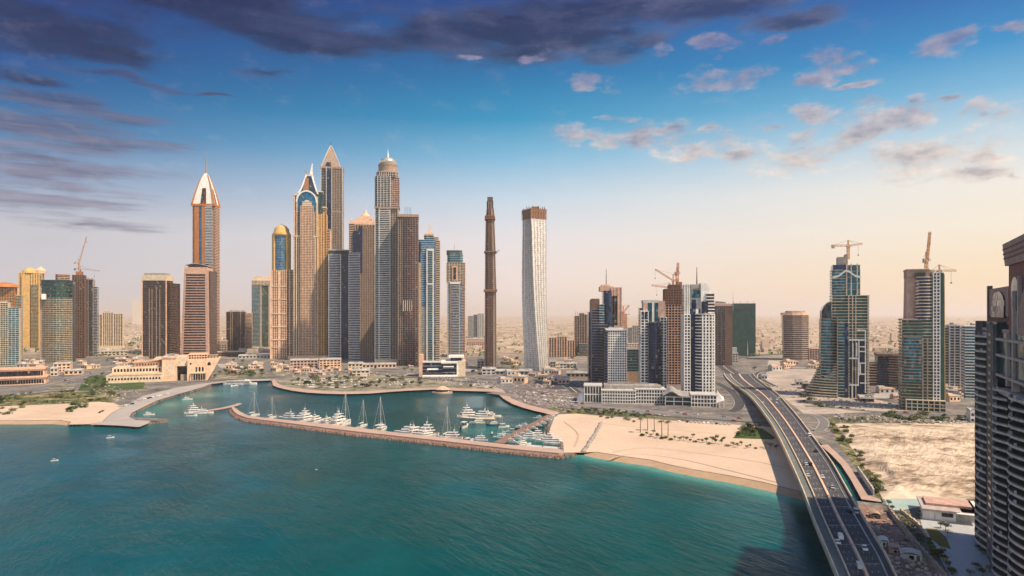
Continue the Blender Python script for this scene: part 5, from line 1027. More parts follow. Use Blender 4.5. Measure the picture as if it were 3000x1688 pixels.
    rd['shore'] = road([(-200, 1166), (60, 1156), (180, 1146), (330, 1134), (470, 1126), (620, 1116), (760, 1107), (860, 1100), (1010, 1090), (1200, 1106), (1320, 1116), (1450, 1122), (1560, 1118)], 10, .13)
    rd['mid'] = road([(560, 1062), (660, 1062), (780, 1066), (900, 1078), (1040, 1080), (1180, 1090), (1300, 1100), (1440, 1108), (1560, 1110), (1660, 1112), (1720, 1130)], 22, .16, M_ROADP)
    road([(1240, 1100), (1320, 1090), (1420, 1092), (1540, 1100), (1640, 1120), (1690, 1150)], 16, .22)
    rd['back'] = road([(300, 1040), (420, 1036), (660, 1040), (760, 1034)], 24, .19, M_ROADP)
    for k, q in enumerate([[(1780, 1345), (1860, 1330), (1990, 1345), (2120, 1375), (2280, 1415)], [(1790, 1325), (1900, 1312), (2060, 1330), (2200, 1350), (2310, 1372)], [(1720, 1235), (1850, 1250), (2000, 1262), (2130, 1275)], [(1650, 1235), (1690, 1270), (1680, 1310)], [(20, 1228), (120, 1222), (220, 1226), (300, 1218)], [(10, 1206), (90, 1204), (170, 1212), (250, 1216)]]):
        for dx in (0, 2): road([(a+dx*1.6, b_+dx*.5) for a, b_ in q], .9, .028+.004*(k % 3), M_TRACK, False, 'wheel_track')
    # ---- low rock edge of the marina breakwater and its paved top
    bo = [(676, 1203), (680, 1217), (692, 1227), (720, 1236), (770, 1243), (850, 1254), (950, 1268), (1050, 1281), (1140, 1290), (1280, 1306), (1420, 1323), (1520, 1334.5), (1636, 1346), (1655, 1341)]
    bi = [(683, 1198), (692, 1202), (704, 1212), (728, 1224.5), (776, 1231), (850, 1238), (950, 1249), (1050, 1260), (1140, 1272), (1280, 1287), (1420, 1303), (1520, 1314), (1640, 1324), (1648, 1328)]
    root = empty('breakwater', (*xy(1140, 1280), 0), 0, 'long curved pinkish stone breakwater enclosing the marina', 'breakwater')
    A = [Vector(xy(*q)) for q in bo]; B = [Vector(xy(*q)) for q in bi]; o_ = Vector(xy(1140, 1280))
    def seg_loft(fr):
        g = MB(); g.loft([[(*(a+(b-a)*f-o_), z) for f, z in fr] for a, b in zip(A, B)]); return g
    seg_loft([(0, -.8), (.24, 1.7), (.30, 1.7), (.30, -.8)]).build('rock_armour', M_ROCK, root)
    seg_loft([(.30, -.8), (.30, 2.5), (.38, 2.5), (.38, 2.75), (.30, 2.75), (.30, 2.5), (.92, 2.5), (.92, -.8)]).build('paved_top', M_QUAY, root)
    seg_loft([(.92, -.8), (.92, 1.9), (1, 1.9), (1, -.8)]).build('quay_step', W_PALEGREY, root)
    rk = random.Random(9); g = MB()
    def rocks(line, n, s0, s1, w, zc):
        ls = [Vector(q) for q in line]; seg = [(a, b, (b-a).length) for a, b in zip(ls, ls[1:])]; T_ = sum(q[2] for q in seg)
        for _ in range(n):
            t_ = rk.uniform(0, T_)
            for a, b_, L_ in seg:
                if t_ <= L_: break
                t_ -= L_
            p = a+(b_-a)*(t_/max(L_, .01)); dd = (b_-a).normalized(); o2 = Vector((dd.y, -dd.x))*rk.uniform(-w, w); p = p+o2; r_ = rk.uniform(s0, s1); ph = rk.uniform(0, 6)
            z_ = zc-.35*abs(o2.length)*rk.uniform(.3, 1); k5 = [(p.x+r_*rk.uniform(.7, 1.2)*math.cos(ph+i*1.2566), p.y+r_*rk.uniform(.7, 1.2)*math.sin(ph+i*1.2566)) for i in range(5)]
            g.prism(k5, z_-r_, z_+r_*rk.uniform(.3, .7), [(p.x+(x_-p.x)*.55, p.y+(y_-p.y)*.55) for x_, y_ in k5])
    rocks([a+(b_-a)*.14 for a, b_ in zip(A, B)], 1500, .6, 1.5, 2.0, .9); rocks(COAST[0:20], 700, .5, 1.3, 1.0, .9); rocks(COAST[-9:-1], 260, .5, 1.3, 1.6, .9); rocks(COAST[20:44], 420, .4, .9, .6, .5)
    o = g.build('armour_rocks', M_ROCK); o['kind'] = 'stuff'
    def pier(px, w, h, nm, lab, cat, mat=M_QUAY):
        c = [Vector(xy(*q)) for q in px]; o0 = c[0]; root = empty(nm, (*o0, 0), 0, lab, cat)
        Ls = []; 
        for i in range(len(c)):
            d = (c[min(i+1, len(c)-1)]-c[max(i-1, 0)]).normalized(); n = Vector((-d.y, d.x))*w/2; Ls.append((c[i]+n-o0, c[i]-n-o0))
        g = MB(); g.loft([[(*a, h-.9), (*b_, h-.9), (*b_, h), (*a, h)] for a, b_ in Ls]); g.build('deck', mat, root)
        g = MB()
        for a, b_ in zip(c, c[1:]):
            k = max(1, int((b_-a).length/9))
            for j in range(k+1):
                q = a+(b_-a)*j/k-o0; g.prism(ell(q.x, q.y, .35, .35, 6), -1, h+.9)
        g.build('pile_post', W_TAUPE, root); return c
    pier([(702, 1186), (690, 1191), (650, 1200), (612, 1206), (596, 1209)], 5.5, 1.6, 'pier', 'short pinkish pier with a white boat at its end, left of the breakwater tip', 'pier')
    pier([(1622, 1216), (1580, 1240), (1540, 1260), (1500, 1282), (1460, 1303)], 8.0, 1.5, 'jetty', 'wide diagonal brown jetty lined with boats on both sides', 'jetty', patchy('jetty_boards', [(.35, (.19, .125, .105)), (.65, (.28, .19, .16))], .1, 1))
    pier([(1352, 1224), (1400, 1228), (1450, 1228)], 6.0, 1.0, 'pontoon', 'pale floating pontoon in the middle of the marina', 'pontoon', W_CREAM)
    pier([(1540, 1312), (1590, 1316), (1636, 1320)], 9.0, 1.6, 'pontoon', 'grey concrete pontoon at the corner of the breakwater and the beach', 'pontoon', W_PALEGREY)
    c = Vector(xy(1296, 1152)); root = empty('pier_pavilion', (c.x, c.y, 0), 0, 'round pale pavilion on a short pier in front of the podium block', 'pavilion')
    g = MB(); g.prism(ell(0, 0, 13, 10), -1, 1.6); g.build('platform', M_QUAY, root); g = MB(); g.prism(rect(-4, 4, 8, 26), -1, 1.9); g.build('gangway', M_QUAY, root)
    g = MB(); g.lathe([(8, 1.6), (8, 5)], 0, 0, 20, sy=.8); g.build('wall', W_CREAM, root); g = MB(); g.lathe([(9.5, 5), (9, 5.6), (4, 8.2), (.3, 9.2)], 0, 0, 20, sy=.8); g.build('roof', W_PEACH, root)
    g = MB(); g.lathe([(8.06, 2.2), (8.06, 4.2)], 0, 0, 20, a0=3.5, a1=5.9, sy=.8); g.build('window', G_DARK, root)
    return rd
RD = setting()

# ------------------------------------------------------------------ flyover
LT = [(1094, 2114), (1098, 2120), (1120, 2133), (1140, 2170), (1165, 2200), (1200, 2228), (1245, 2260), (1290, 2285), (1345, 2310), (1390, 2330), (1450, 2355), (1520, 2380), (1580, 2405), (1640, 2430), (1688, 2450), (1900, 2535), (2300, 2690)]
RT = [(1094, 2198), (1098, 2205), (1125, 2235), (1155, 2280), (1190, 2310), (1225, 2340), (1260, 2366), (1305, 2400), (1360, 2440), (1432, 2480), (1496, 2516), (1566, 2558), (1629, 2596), (1688, 2624), (1900, 2720), (2300, 2900)]
def interp(t, y):
    for (a, xa), (b, xb) in zip(t, t[1:]):
        if a <= y <= b: return xa+(xb-xa)*(y-a)/(b-a)
    return t[-1][1] if y > t[-1][0] else t[0][1]
def deck_h(Y): return 12.0 if Y < 560 else 2.6+9.4*(.5+.5*math.cos(math.pi*min(1, (Y-560)/480.0)))
BR = []
for i in range(61):
    y = 1096+(2150-1096)*(i/60)**1.25; Y = 88*F/(y-HY)
    for _ in range(30): Y = .5*Y+.5*(H-deck_h(Y))*F/(y-HY)
    sm = lambda t: sum(interp(t, max(1096, y+d)) for d in (-14, -7, 0, 7, 14))/5
    BR.append((Vector(((sm(LT)-1500)*Y/F, Y)), Vector(((sm(RT)-1500)*Y/F, Y)), deck_h(Y)))
def bpt(i, f):
    """point on the deck: row i (may be fractional), f across from the left edge"""
    k = max(0, min(len(BR)-2, int(i))); u = i-k; (a0, b0, h0), (a1, b1, h1) = BR[k], BR[k+1]
    a = a0+(a1-a0)*u; b = b0+(b1-b0)*u; return Vector((*(a+(b-a)*f), h0+(h1-h0)*u))
def bridge():
    org = bpt(40, .5); org.z = 0
    root = empty('flyover', org, 0, 'long curving concrete road bridge with dark carriageways at right', 'bridge')
    def rib(f0, f1, z0, z1, name, mat, i0=0, i1=None):
        m = MB(); m.loft([[(*(bpt(i, f).to_2d()-org.to_2d()), bpt(i, f).z+z) for f, z in ((f0, z0), (f1, z0), (f1, z1), (f0, z1))] for i in range(i0, (i1 or len(BR)-1)+1)]); return m.build(name, mat, root)
    rib(0, 1, -1.5, 0, 'deck', M_CONC); rib(.22, .78, -3.2, -1.502, 'girder', M_CONC)
    rib(0, .022, .002, 1.5, 'parapet', W_CREAM); rib(.978, 1, .002, 1.4, 'parapet', W_CREAM)
    rib(.022, .2, .004, .05, 'walkway', M_STRIP); rib(.2, .222, .004, .9, 'barrier', W_CREAM); rib(.222, .497, .004, .04, 'carriageway', M_DECK); rib(.497, .537, .004, .75, 'median', W_SAND)
    rib(.537, .86, .004, .04, 'carriageway', M_DECK); rib(.86, .868, .004, .5, 'barrier', W_PALEGREY); rib(.868, .978, .004, .045, 'slip_road', patchy('slip_asphalt', [(.35, (.06, .062, .08)), (.65, (.10, .102, .12))], .05, .6))
    for f in (.232, .485, .55, .85): rib(f, f+.008, .045, .055, 'edge_line', W_PALEGREY)
    for f in (.245, .268, .292, .332, .356, .38, .42, .445, .47, .565, .595, .62, .665, .69, .72, .77, .80, .83): rib(f, f+.009, .043, .047, 'tyre_track', M_TYRE)
    for f in (.315, .40, .64, .745):
        m = MB(); i = 0
        for i in np.arange(1, 59, 1.0):
            a, b = bpt(i, f), bpt(i+.4, f); d = Vector((.12, 0, 0)); z = Vector((0, 0, .05))
            m.add([a-d+z-org, a+d+z-org, b+d+z-org, b-d+z-org], [(0, 1, 2, 3)])
        m.build('lane_marking', W_GREY, root)
    for i in range(3, 60, 3):
        a, b = bpt(i, .222)-org, bpt(i, .86)-org; dd = Vector((0, .3, 0)); m = MB(); z = Vector((0, 0, .058)); m.add([a+z-dd, b+z-dd, b+z+dd, a+z+dd], [(0, 1, 2, 3)]); m.build('expansion_joint', W_GREY, root)
    for i in range(14, 60, 4):
        c = bpt(i, .5); d = (bpt(i, 1)-bpt(i, 0)).normalized()
        for f in (.32, .68):
            q = bpt(i, f); m = MB(); m.prism(ell(q.x-org.x, q.y-org.y, 1.3, 1.3, 12), -2, q.z-3.1); m.build('pier_column', M_CONC, root)
bridge()
# ------------------------------------------------------------------ low buildings
def arch_ring(c, r, z0, z1):
    return [(c-r, z0)]+[(c-r*math.cos(math.pi*i/6), z1-r+r*math.sin(math.pi*i/6)) for i in range(7)]+[(c+r, z0)]
def arches(s, x0, x1, n, yt, yb, d, mat=None, w=.6, name='arched_window'):
    """a row of arched openings, each its own part"""
    X0, X1 = s.x(x0), s.x(x1); st = (X1-X0)/n
    for i in range(n):
        c = X0+st*(i+.5); m = MB(); z0, z1 = s.z(yb), s.z(yt); r = min(st*w/2, (z1-z0)*.48)
        ring = arch_ring(c, r, z0, z1); m.loft([[(x, d-.15, z) for x, z in ring], [(x, d+.6, z) for x, z in ring]]); m.build(name, mat or G_DARK, s.root)
def low_buildings():
    B = lambda lab, xl, xr, yb, **k: Site('low_building', lab, 'building', xl, xr, yb, **k)
    s = Site('resort_complex', 'large cream waterfront resort with arched window rows and a ship shaped right end', 'resort', 322, 640, 1118)
    s.box(322, 476, 1096, None, 0, 60, W_CREAM, 'lower_wing'); s.box(330, 474, 1092, 1096.5, -.6, 61, W_SAND, 'terrace_slab'); arches(s, 326, 472, 17, 1104, 1110, 0); s.box(334, 474, 1076, 1092, 10, 60, W_CREAM, 'upper_wing'); arches(s, 338, 470, 15, 1079, 1088, 10)
    s.box(390, 462, 1062, 1076, 26, 70, W_SAND, 'hall'); m = MB(); r = []
    for i in range(9):
        q = i/8; h = s.z(1064)+s.k*9*q*q; x = s.x(386+90*q); r.append([(x, 22, h), (x, 74, h), (x, 74, h+1.2), (x, 22, h+1.2)])
    m.loft(r); m.build('curved_roof', W_PEACH, s.root); arches(s, 394, 458, 8, 1067, 1073, 26, w=.4)
    s.box(446, 476, 1052, 1076, 30, 70, W_CREAM, 'stair_block'); s.box(474, 512, 1050, None, 4, 66, W_SAND, 'centre_block'); arches(s, 480, 508, 2, 1060, 1104, 4, W_CREAM, .8, 'blind_arch'); s.box(472, 514, 1047, 1051, 3, 67, W_PEACH, 'parapet_band')
    s.box(512, 548, 1048, 1075, 6, 66, W_CREAM, 'portal_lintel'); s.box(512, 516, 1075, None, 6, 66, W_CREAM, 'portal_pier'); s.box(516, 548, 1078, None, 26, 60, G_BROWN, 'portal_glass'); s.box(526, 546, 1100, None, 8, 20, W_TAUPE, 'entrance_box')
    pr = [(s.x(546), 0), (s.x(606), 0), (s.x(640), s.z(1058)), (s.x(640), s.z(1054)), (s.x(546), s.z(1056))]
    m = MB(); m.loft([[(x, 2, z) for x, z in pr], [(x, 60, z) for x, z in pr]]); m.build('ship_shaped_wing', W_SAND, s.root)
    arches(s, 552, 560, 1, 1065, 1071, 2, w=.7); arches(s, 604, 616, 1, 1064, 1074, 2, w=.8); arches(s, 568, 596, 3, 1078, 1092, 2, w=.6); s.box(556, 602, 1095, 1097, -1, 3, W_CREAM, 'balcony')
    for px in range(556, 604, 7): s.box(px, px+1, 1097, None, -.9, .6, W_CREAM, 'balcony_column')
    s.box(563, 600, 1098, 1116, 1.6, 4, G_DARK, 'lobby_glass'); s.seg(548, 602, 1042, 1056, 14, 50, S(G_BROWN, 3, W_SAND, 1, .5, W_SAND, 4, .8, .6), name='roof_terrace'); s.seg(606, 634, 1046, 1055, 20, 44, S(W_TAUPE, 3, W_TAUPE, .6, .5, W_DARK, 5, .6, .6), name='roof_pergola')
    s.plant(396, 444, 1062, 30, 64, 5, 3); s.plant(476, 510, 1047, 8, 60, 4, 3)
    s = B('curved two tier cream villa block by the road at the left edge of the photo', -40, 128, 1128)
    for yt, yb, d, e in ((1109, None, 0, 0), (1086, 1109, 16, 8)):
        m = MB(); pl = [(s.x(-40+e), d+2)]+[(s.x(-40+e+(168-2*e)*i/10), d-7*math.sin(math.pi*(.2+.6*i/10))+6) for i in range(11)]+[(s.x(128-e), d+34), (s.x(-40+e), d+34)]
        z0 = 0 if yb is None else s.z(yb); m.prism(pl, z0, s.z(yt)); m.build('tier_wall', W_SAND, s.root); m = MB(); m.prism(off(pl, 1.8), s.z(yt), s.z(yt)+1.6); m.build('roof_band', W_PEACH, s.root)
        for i in range(22):
            f = (i+.5)/22; x = s.x(-36+e+(160-2*e)*f); y = d-7*math.sin(math.pi*(.2+.6*f))+6; m = MB(); m.box(x-1.5, x+1.5, y-.4, y+1.2, z0+1.2, s.z(yt)-2.2); m.build('window', G_DARK, s.root)
    for lab, a, b, yb, yt, mt in (('small cream pavilion with a flat roof right of the curved villa block', 148, 168, 1102, 1080, W_CREAM), ('wide cream gatehouse on columns right of the small pavilion', 158, 205, 1090, 1066, W_SAND), ('cream villa between the round fronted tower and the road', 100, 124, 1076, 1060, W_CREAM), ('long low sand coloured block at the foot of the round fronted tower', 190, 240, 1098, 1086, W_SAND), ('low beige block in front of the pale mid rise with vertical fins', 274, 372, 1042, 1030, W_CREAM),
            ('dark low podium left of the dark mid rise', 640, 664, 1032, 1000, W_TAUPE), ('low brown podium under the dark mid rise', 628, 716, 1044, 1032, W_BROWN), ('long pale canopy building in front of the green and cream tower', 700, 792, 1050, 1042, W_PALEGREY), ('pinkish retail block at the foot of the golden supertall', 850, 930, 1080, 1056, W_PINK), ('beige arcade block at the foot of the navy banded tower', 936, 998, 1082, 1054, W_SAND),
            ('cream villa with a pale roof near the ornate tower', 1020, 1062, 1084, 1066, W_CREAM), ('stepped cream house in the park below the ornate tower', 1032, 1082, 1102, 1086, W_CREAM), ('long beige arcade under the grey supertall', 1062, 1160, 1078, 1068, W_SAND), ('small pink kiosk in the waterfront park', 1058, 1074, 1110, 1103, W_PEACH), ('pale low block at the foot of the teal topped tower', 1368, 1424, 1020, 994, W_PINK), ('grey hall at the foot of the very slender tower', 1398, 1418, 1080, 1058, W_GREY), ('pale low hall in front of the very slender tower', 1412, 1452, 1098, 1082, W_PALEGREY),
            ('long grey site hall below the twisted tower', 1452, 1560, 1098, 1088, W_GREY), ('small grey block right of the twisted tower base', 1612, 1628, 1092, 1060, W_GREY), ('pale shed left of the dark antenna tower', 1640, 1690, 1080, 1066, W_PALEGREY), ('long low dark shed by the road left of the antenna tower', 1660, 1724, 1106, 1094, W_TAUPE), ('brown block behind the teal office block', 1836, 1880, 1030, 1008, W_SAND), ('pale block at the road junction beside the brown slab tower', 2146, 2162, 1062, 1036, W_PALEGREY), ('white hut on the bare earth beside the ring road', 2232, 2248, 1112, 1100, W_WHITE),
            ('dark container hut on the bare earth left of the flared green base', 2352, 2370, 1140, 1124, W_DARK), ('pale blue canopy hut next to the dark container hut', 2332, 2352, 1130, 1118, W_SILVER), ('brown site office between the green towers', 2520, 2560, 1178, 1168, W_BROWN), ('tall grey box tucked behind the huge right tower', 2844, 2868, 1240, 1208, W_WHITE), ('grey plant hall behind the low brown block', 2700, 2760, 1060, 1040, W_PINK), ('grey hall right of the pale beige slab tower', 2780, 2860, 1160, 1150, W_CREAM)):
        s = B(lab, a, b, yb); D = random.uniform(18, 30); s.box(a, b, yt, None, 0, D, mt, 'wall'); s.box(a-1, b+1, yt-1.2, yt, -.8, D+.8, W_PALEGREY, 'roof')
        n = max(2, min(9, int((b-a)*s.k/6))); rows = max(1, int((yb-yt)*s.k/4.2)); X0, X1 = s.x(a), s.x(b)
        for j in range(min(rows, 4)):
            for i in range(n):
                x = X0+(X1-X0)*(i+.5)/n; m = MB(); zz = s.z(yt)*(j+.28)/rows; m.box(x-(X1-X0)/n*.3, x+(X1-X0)/n*.3, -.12, .4, zz, zz+s.z(yt)/rows*.5); m.build('window', G_DARK, s.root)
        s.plant(a, b, yt-1.2, 1, D-1, 2, 2.4)
    # white lattice podiums in front of the right cluster
    s = Site('podium_building', 'long white lattice podium with rows of dark openings below the right cluster', 'building', 1692, 1948, 1182)
    def lattice(x0, x1, yt, d0, d1, nc, nr, sl=0.0):
        X0, X1, zt = s.x(x0), s.x(x1), s.z(yt); m = MB(); m.box(X0+.4, X1-.4, d0+1.2, d1, 0, zt-.3); m.build('inner_wall', W_DARK, s.root); m = MB()
        for i in range(nc+1): x = X0+(X1-X0)*i/nc; m.box(x-.34, x+.34, d0, d0+1.4, 0, zt)
        m.build('white_frame', W_WHITE, s.root); m = MB()
        for j in range(nr+1): m.box(X0-.7+.01, X1+.69, d0+.05, d0+1.3, max(.02, zt*j/nr-.42), min(zt-.02, zt*j/nr+.42))
        m.build('slab_edging', W_WHITE, s.root); m = MB(); m.box(X0-1, X1+1, d0-.3, d1+.5, zt, zt+.8); m.build('roof_slab', W_PALEGREY, s.root)
    lattice(1712, 1762, 1134, 4, 34, 6, 2); lattice(1764, 1862, 1146, 0, 30, 13, 4); lattice(1862, 1948, 1142, 2, 30, 11, 4)
    m = MB(); m.lathe([(s.k*20, 0), (s.k*17, 5), (s.k*9, 9), (.5, 11)], s.x(1708), 10, 16, sy=.5); m.build('shell_end', W_WHITE, s.root); s.box(1770, 1940, 1133, 1145, 14, 28, W_GREY, 'roof_deck'); s.plant(1770, 1930, 1133, 15, 27, 8, 3)
    s = Site('podium_building', 'white podium with big openings and a tent shaped white roof under the balcony tower', 'building', 1950, 2120, 1192)
    lattice(2026, 2098, 1158, 0, 26, 8, 3); s.seg(1950, 2026, 1166, None, 4, 30, S(G_GREY, 5, W_WHITE, .8, .4, W_WHITE, 8, .8, .6), name='glass_hall')
    m = MB(); r = []
    for i in range(13):
        q = i/12; px = 1942+90*q; h = s.z(1164)+s.k*(15*math.exp(-((q-.28)/.2)**2)); r.append([(s.x(px), 0, h), (s.x(px), 32, h+2), (s.x(px), 32, h+2.8), (s.x(px), 0, h+.8)])
    m.loft(r); m.build('wave_roof', W_SILVER, s.root)
    m = MB(); pk = (s.x(2104), 14, s.z(1146)); base = [(s.x(2092), -1, s.z(1180)), (s.x(2120), -3, s.z(1170)), (s.x(2124), 26, s.z(1168)), (s.x(2092), 28, s.z(1166))]
    for i in range(4):
        a, b_ = Vector(base[i]), Vector(base[(i+1) % 4]); p = Vector(pk); rr = []
        for k in range(6):
            f = k/5; g = f**.6; c0 = a.lerp(p, f); c1 = b_.lerp(p, f); c0.z = a.z+(p.z-a.z)*f**1.7; c1.z = b_.z+(p.z-b_.z)*f**1.7; rr.append([c0, c1])
        m.loft(rr, cap=False, close=False)
    m.build('tent_roof', W_WHITE, s.root)
    for px in (2096, 2106, 2118): s.box(px, px+1.6, 1172, None, -2, -1, W_WHITE, 'tent_leg')
    # buildings at the lower right corner
    s = Site('low_building', 'white flat roofed building with a dark slot beside the pale plaza, lower right', 'building', 2706, 2862, 1530)
    s.box(2706, 2800, 1502, None, 0, 10, W_WHITE, 'wall'); s.box(2704, 2862, 1496, 1502, -1.5, 24, solid('dusty_roof', (.5, .43, .41), .8), 'roof'); s.box(2800, 2862, 1506, None, 3, 22, W_PALEGREY, 'side_wall'); s.box(2760, 2792, 1505, 1516, -.2, .5, G_DARK, 'window'); s.box(2740, 2742, 1504, None, -.3, .4, W_PALEGREY, 'drain_pipe'); s.box(2720, 2850, 1489, 1496, 6, 20, W_PINK, 'roof_deck')
    m = MB(); m.prism(rect(s.x(2800), s.x(2868), -3, 26), s.z(1499), s.z(1496), rect(s.x(2815), s.x(2872), -1, 24)); m.build('canopy', W_WHITE, s.root)
    def wall(lab, pts, h, mat=W_PALEGREY):
        c = [P(*q) for q in pts]; o0 = c[0]; root = empty('boundary_wall', o0, 0, lab, 'wall')
        for a, b_ in zip(c, c[1:]):
            d = (b_-a).normalized(); n = Vector((-d.y, d.x, 0))*.35; k = max(1, int((b_-a).length/5))
            m = MB(); m.prism([((q-o0).x, (q-o0).y) for q in (a+n, a-n, b_-n, b_+n)], 0, h); m.build('wall_panel', mat, root)
            for j in range(k):
                q = a+(b_-a)*j/k-o0; m = MB(); m.prism(rect(q.x-.45, q.x+.45, q.y-.45, q.y+.45), 0, h+.4); m.build('wall_post', mat, root)
    wall('long pale boundary wall running diagonally between the pink rubble and the plaza', [(2604, 1500), (2640, 1548), (2690, 1610), (2770, 1700)], 2.6, solid('stained_wall', (.40, .35, .31), .9, var=.3, scale=.6))
    wall('short white boundary wall panels along the canal path', [(2514, 1384), (2534, 1414), (2560, 1452)], 3.4, W_PALEGREY)
    wall('pale low wall beside the curving pool at lower right', [(2640, 1500), (2690, 1540), (2740, 1610), (2780, 1650)], 1.4, W_CREAM)
    for lab, a, b, yb, yt, mt in (('white round topped cabin on the pink rubble beside the flyover', 2576, 2604, 1602, 1584, W_WHITE), ('pink flat roofed site cabin right of the white cabin', 2606, 2640, 1622, 1606, W_PINK), ('long pale pink site shed furthest right on the rubble', 2640, 2700, 1642, 1622, W_PALEGREY), ('small brown site cabin at the top of the rubble strip', 2550, 2580, 1520, 1506, W_TAUPE)):
        s = Site('site_cabin', lab, 'cabin', a, b, yb); s.box(a, b, yt+3, None, 0, 5, mt, 'wall'); m = MB(); r = []
        for i in range(9):
            q = i/8; x = s.x(a-1+(b-a+2)*q); h = s.z(yt+3)+.8*math.sin(math.pi*q); r.append([(x, -.5, h), (x, 5.5, h), (x, 5.5, h+.25), (x, -.5, h+.25)])
        m.loft(r); m.build('roof', mt, s.root); s.box(a+(b-a)*.4, a+(b-a)*.62, yt+6, yb-3, -.1, .3, G_DARK, 'window'); s.box(a+(b-a)*.74, a+(b-a)*.9, yt+5, None, -.1, .3, W_BROWN, 'door')
low_buildings()
def villas():
    rr = random.Random(21); pro = []
    for k in range(4):
        root = empty('small_house', (0, 0, 0)); w, d, h = rr.uniform(9, 16), rr.uniform(8, 12), rr.uniform(3.5, 7.5); m = MB(); m.box(-w/2, w/2, 0, d, 0, h); m.box(-w/2, -w*.1, d*.2, d*.8, h, h+2.6); m.build('wall', (W_CREAM, W_SAND, W_PALEGREY, W_PINK)[k], root)
        m = MB(); m.box(-w/2-.5, w/2+.5, -.5, d+.5, h, h+.5); m.build('roof', W_PALEGREY if k % 2 else W_PEACH, root)
        for i in range(3): m = MB(); x = -w/2+w*(i+.5)/3; m.box(x-1, x+1, -.1, .3, h*.3, h*.72); m.build('window', G_DARK, root)
        pro.append(root)
    used = [0]*4
    def put(px, py, where):
        k = rr.randrange(4); o = copy_tree(pro[k]) if used[k] else pro[k]; used[k] = 1
        for q in ('label', 'group'):
            if q in o: del o[q]
        o.location = P(px, py); o.rotation_euler = (0, 0, rr.uniform(-.5, .5)); q = rr.uniform(.8, 1.5); o.scale = (q, q, q*rr.uniform(.7, 1)); tag(o, f'small flat roofed house {where}', 'house', f'small houses {where}')
    for n, x0, x1, y0, y1, w in ((14, 640, 840, 1072, 1098, 'between the resort and the golden supertall'), (12, 860, 1050, 1086, 1100, 'at the back of the peninsula park'), (14, 1440, 1700, 1094, 1135, 'on the grey lots below the twisted tower'), (12, 230, 420, 1050, 1085, 'behind the resort'), (8, 0, 120, 1062, 1082, 'at the feet of the far left towers'), (10, 2240, 2420, 1062, 1086, 'by the ring road'), (10, 2560, 2860, 1140, 1180, 'behind the tapering green tower'), (10, 1460, 1680, 1050, 1075, 'in the scrub behind the twisted tower'), (8, 1180, 1400, 1056, 1090, 'behind the blue towers')):
        for i in range(n): put(rr.uniform(x0, x1), rr.uniform(y0, y1), w)
villas()

# ------------------------------------------------------------------ boats
B_WHITE = solid('gelcoat_white', (.80, .79, .76), .3, var=.05); B_BLUE = solid('hull_blue', (.03, .06, .13), .3); B_TEAK = solid('teak_deck', (.30, .19, .11), .7); B_GLASS = solid('boat_glass', (.012, .016, .022), .1, spec=.7)
ORD = ['first', 'second', 'third', 'fourth', 'fifth', 'sixth', 'seventh', 'eighth', 'ninth', 'tenth', 'eleventh', 'twelfth', 'thirteenth', 'fourteenth', 'fifteenth', 'sixteenth', 'seventeenth', 'eighteenth', 'nineteenth', 'twentieth', 'twenty first', 'twenty second', 'twenty third', 'twenty fourth', 'twenty fifth', 'twenty sixth', 'twenty seventh', 'twenty eighth', 'twenty ninth', 'thirtieth']
def hull(L, B, h, draft=.5):
    m = MB(); r = []
    for i in range(10):
        f = i/9; x = -L/2+L*f; w = B/2*(.86+.14*math.sin(math.pi*min(1, f*1.4))) if f < .55 else B/2*max(.02, 1-((f-.55)/.45)**2.0); sh = h*(1+.28*f*f); fl = w*(.82 if f < .6 else .62)
        r.append([(x, -w, sh), (x, -fl, -draft), (x, fl, -draft), (x, w, sh)])
    m.loft(r); return m
def tier(x0, x1, w, z0, z1, rake=1.2, aft=.2):
    m = MB(); m.prism([(x0, -w), (x1, -w*.8), (x1+.3, 0), (x1, w*.8), (x0, w)], z0, z1, [(x0+aft, -w*.9), (x1-rake, -w*.72), (x1-rake+.2, 0), (x1-rake, w*.72), (x0+aft, w*.9)]); return m
def make_yacht(L, tiers=2, hm=None):
    root = empty('motor_yacht', (0, 0, 0)); B = L*.235; h = L*.085
    hull(L, B, h).build('hull', hm or B_WHITE, root); m = MB(); m.prism([(-L*.49, -B*.4), (L*.1, -B*.42), (L*.36, -B*.2), (L*.36, B*.2), (L*.1, B*.42), (-L*.49, B*.4)], h, h+.12); m.build('deck', B_TEAK, root)
    z = h+.1; a, b, w = -L*.30, L*.24, B*.40
    for k in range(tiers):
        t = tier(a, b, w, z, z+L*.085, L*.07).build('cabin', B_WHITE, root); tier(a+L*.02, b+.16-L*.015, w*1.015, z+L*.028, z+L*.064, L*.035).build('window_band', B_GLASS, t)
        m = MB(); m.prism([(a-L*.08, -w), (b-L*.06, -w*.75), (b-L*.06, w*.75), (a-L*.08, w)], z+L*.085, z+L*.085+.18); m.build('deck_overhang', B_WHITE, root)
        z += L*.085+.18; a += L*.05; b -= L*.10; w *= .82
    m = MB(); m.tube((a+L*.05, -w*.8, z), (a+L*.02, -w*.6, z+L*.07), .14); m.tube((a+L*.05, w*.8, z), (a+L*.02, w*.6, z+L*.07), .14); m.box(a, a+L*.05, -w*.65, w*.65, z+L*.065, z+L*.085); m.build('radar_arch', B_WHITE, root)
    m = MB(); m.tube((a+L*.03, 0, z+L*.08), (a+L*.0, 0, z+L*.26), .1, .04); m.tube((a+L*.02, -.9, z+L*.15), (a+L*.02, .9, z+L*.15), .05); m.build('mast', B_WHITE, root)
    return root
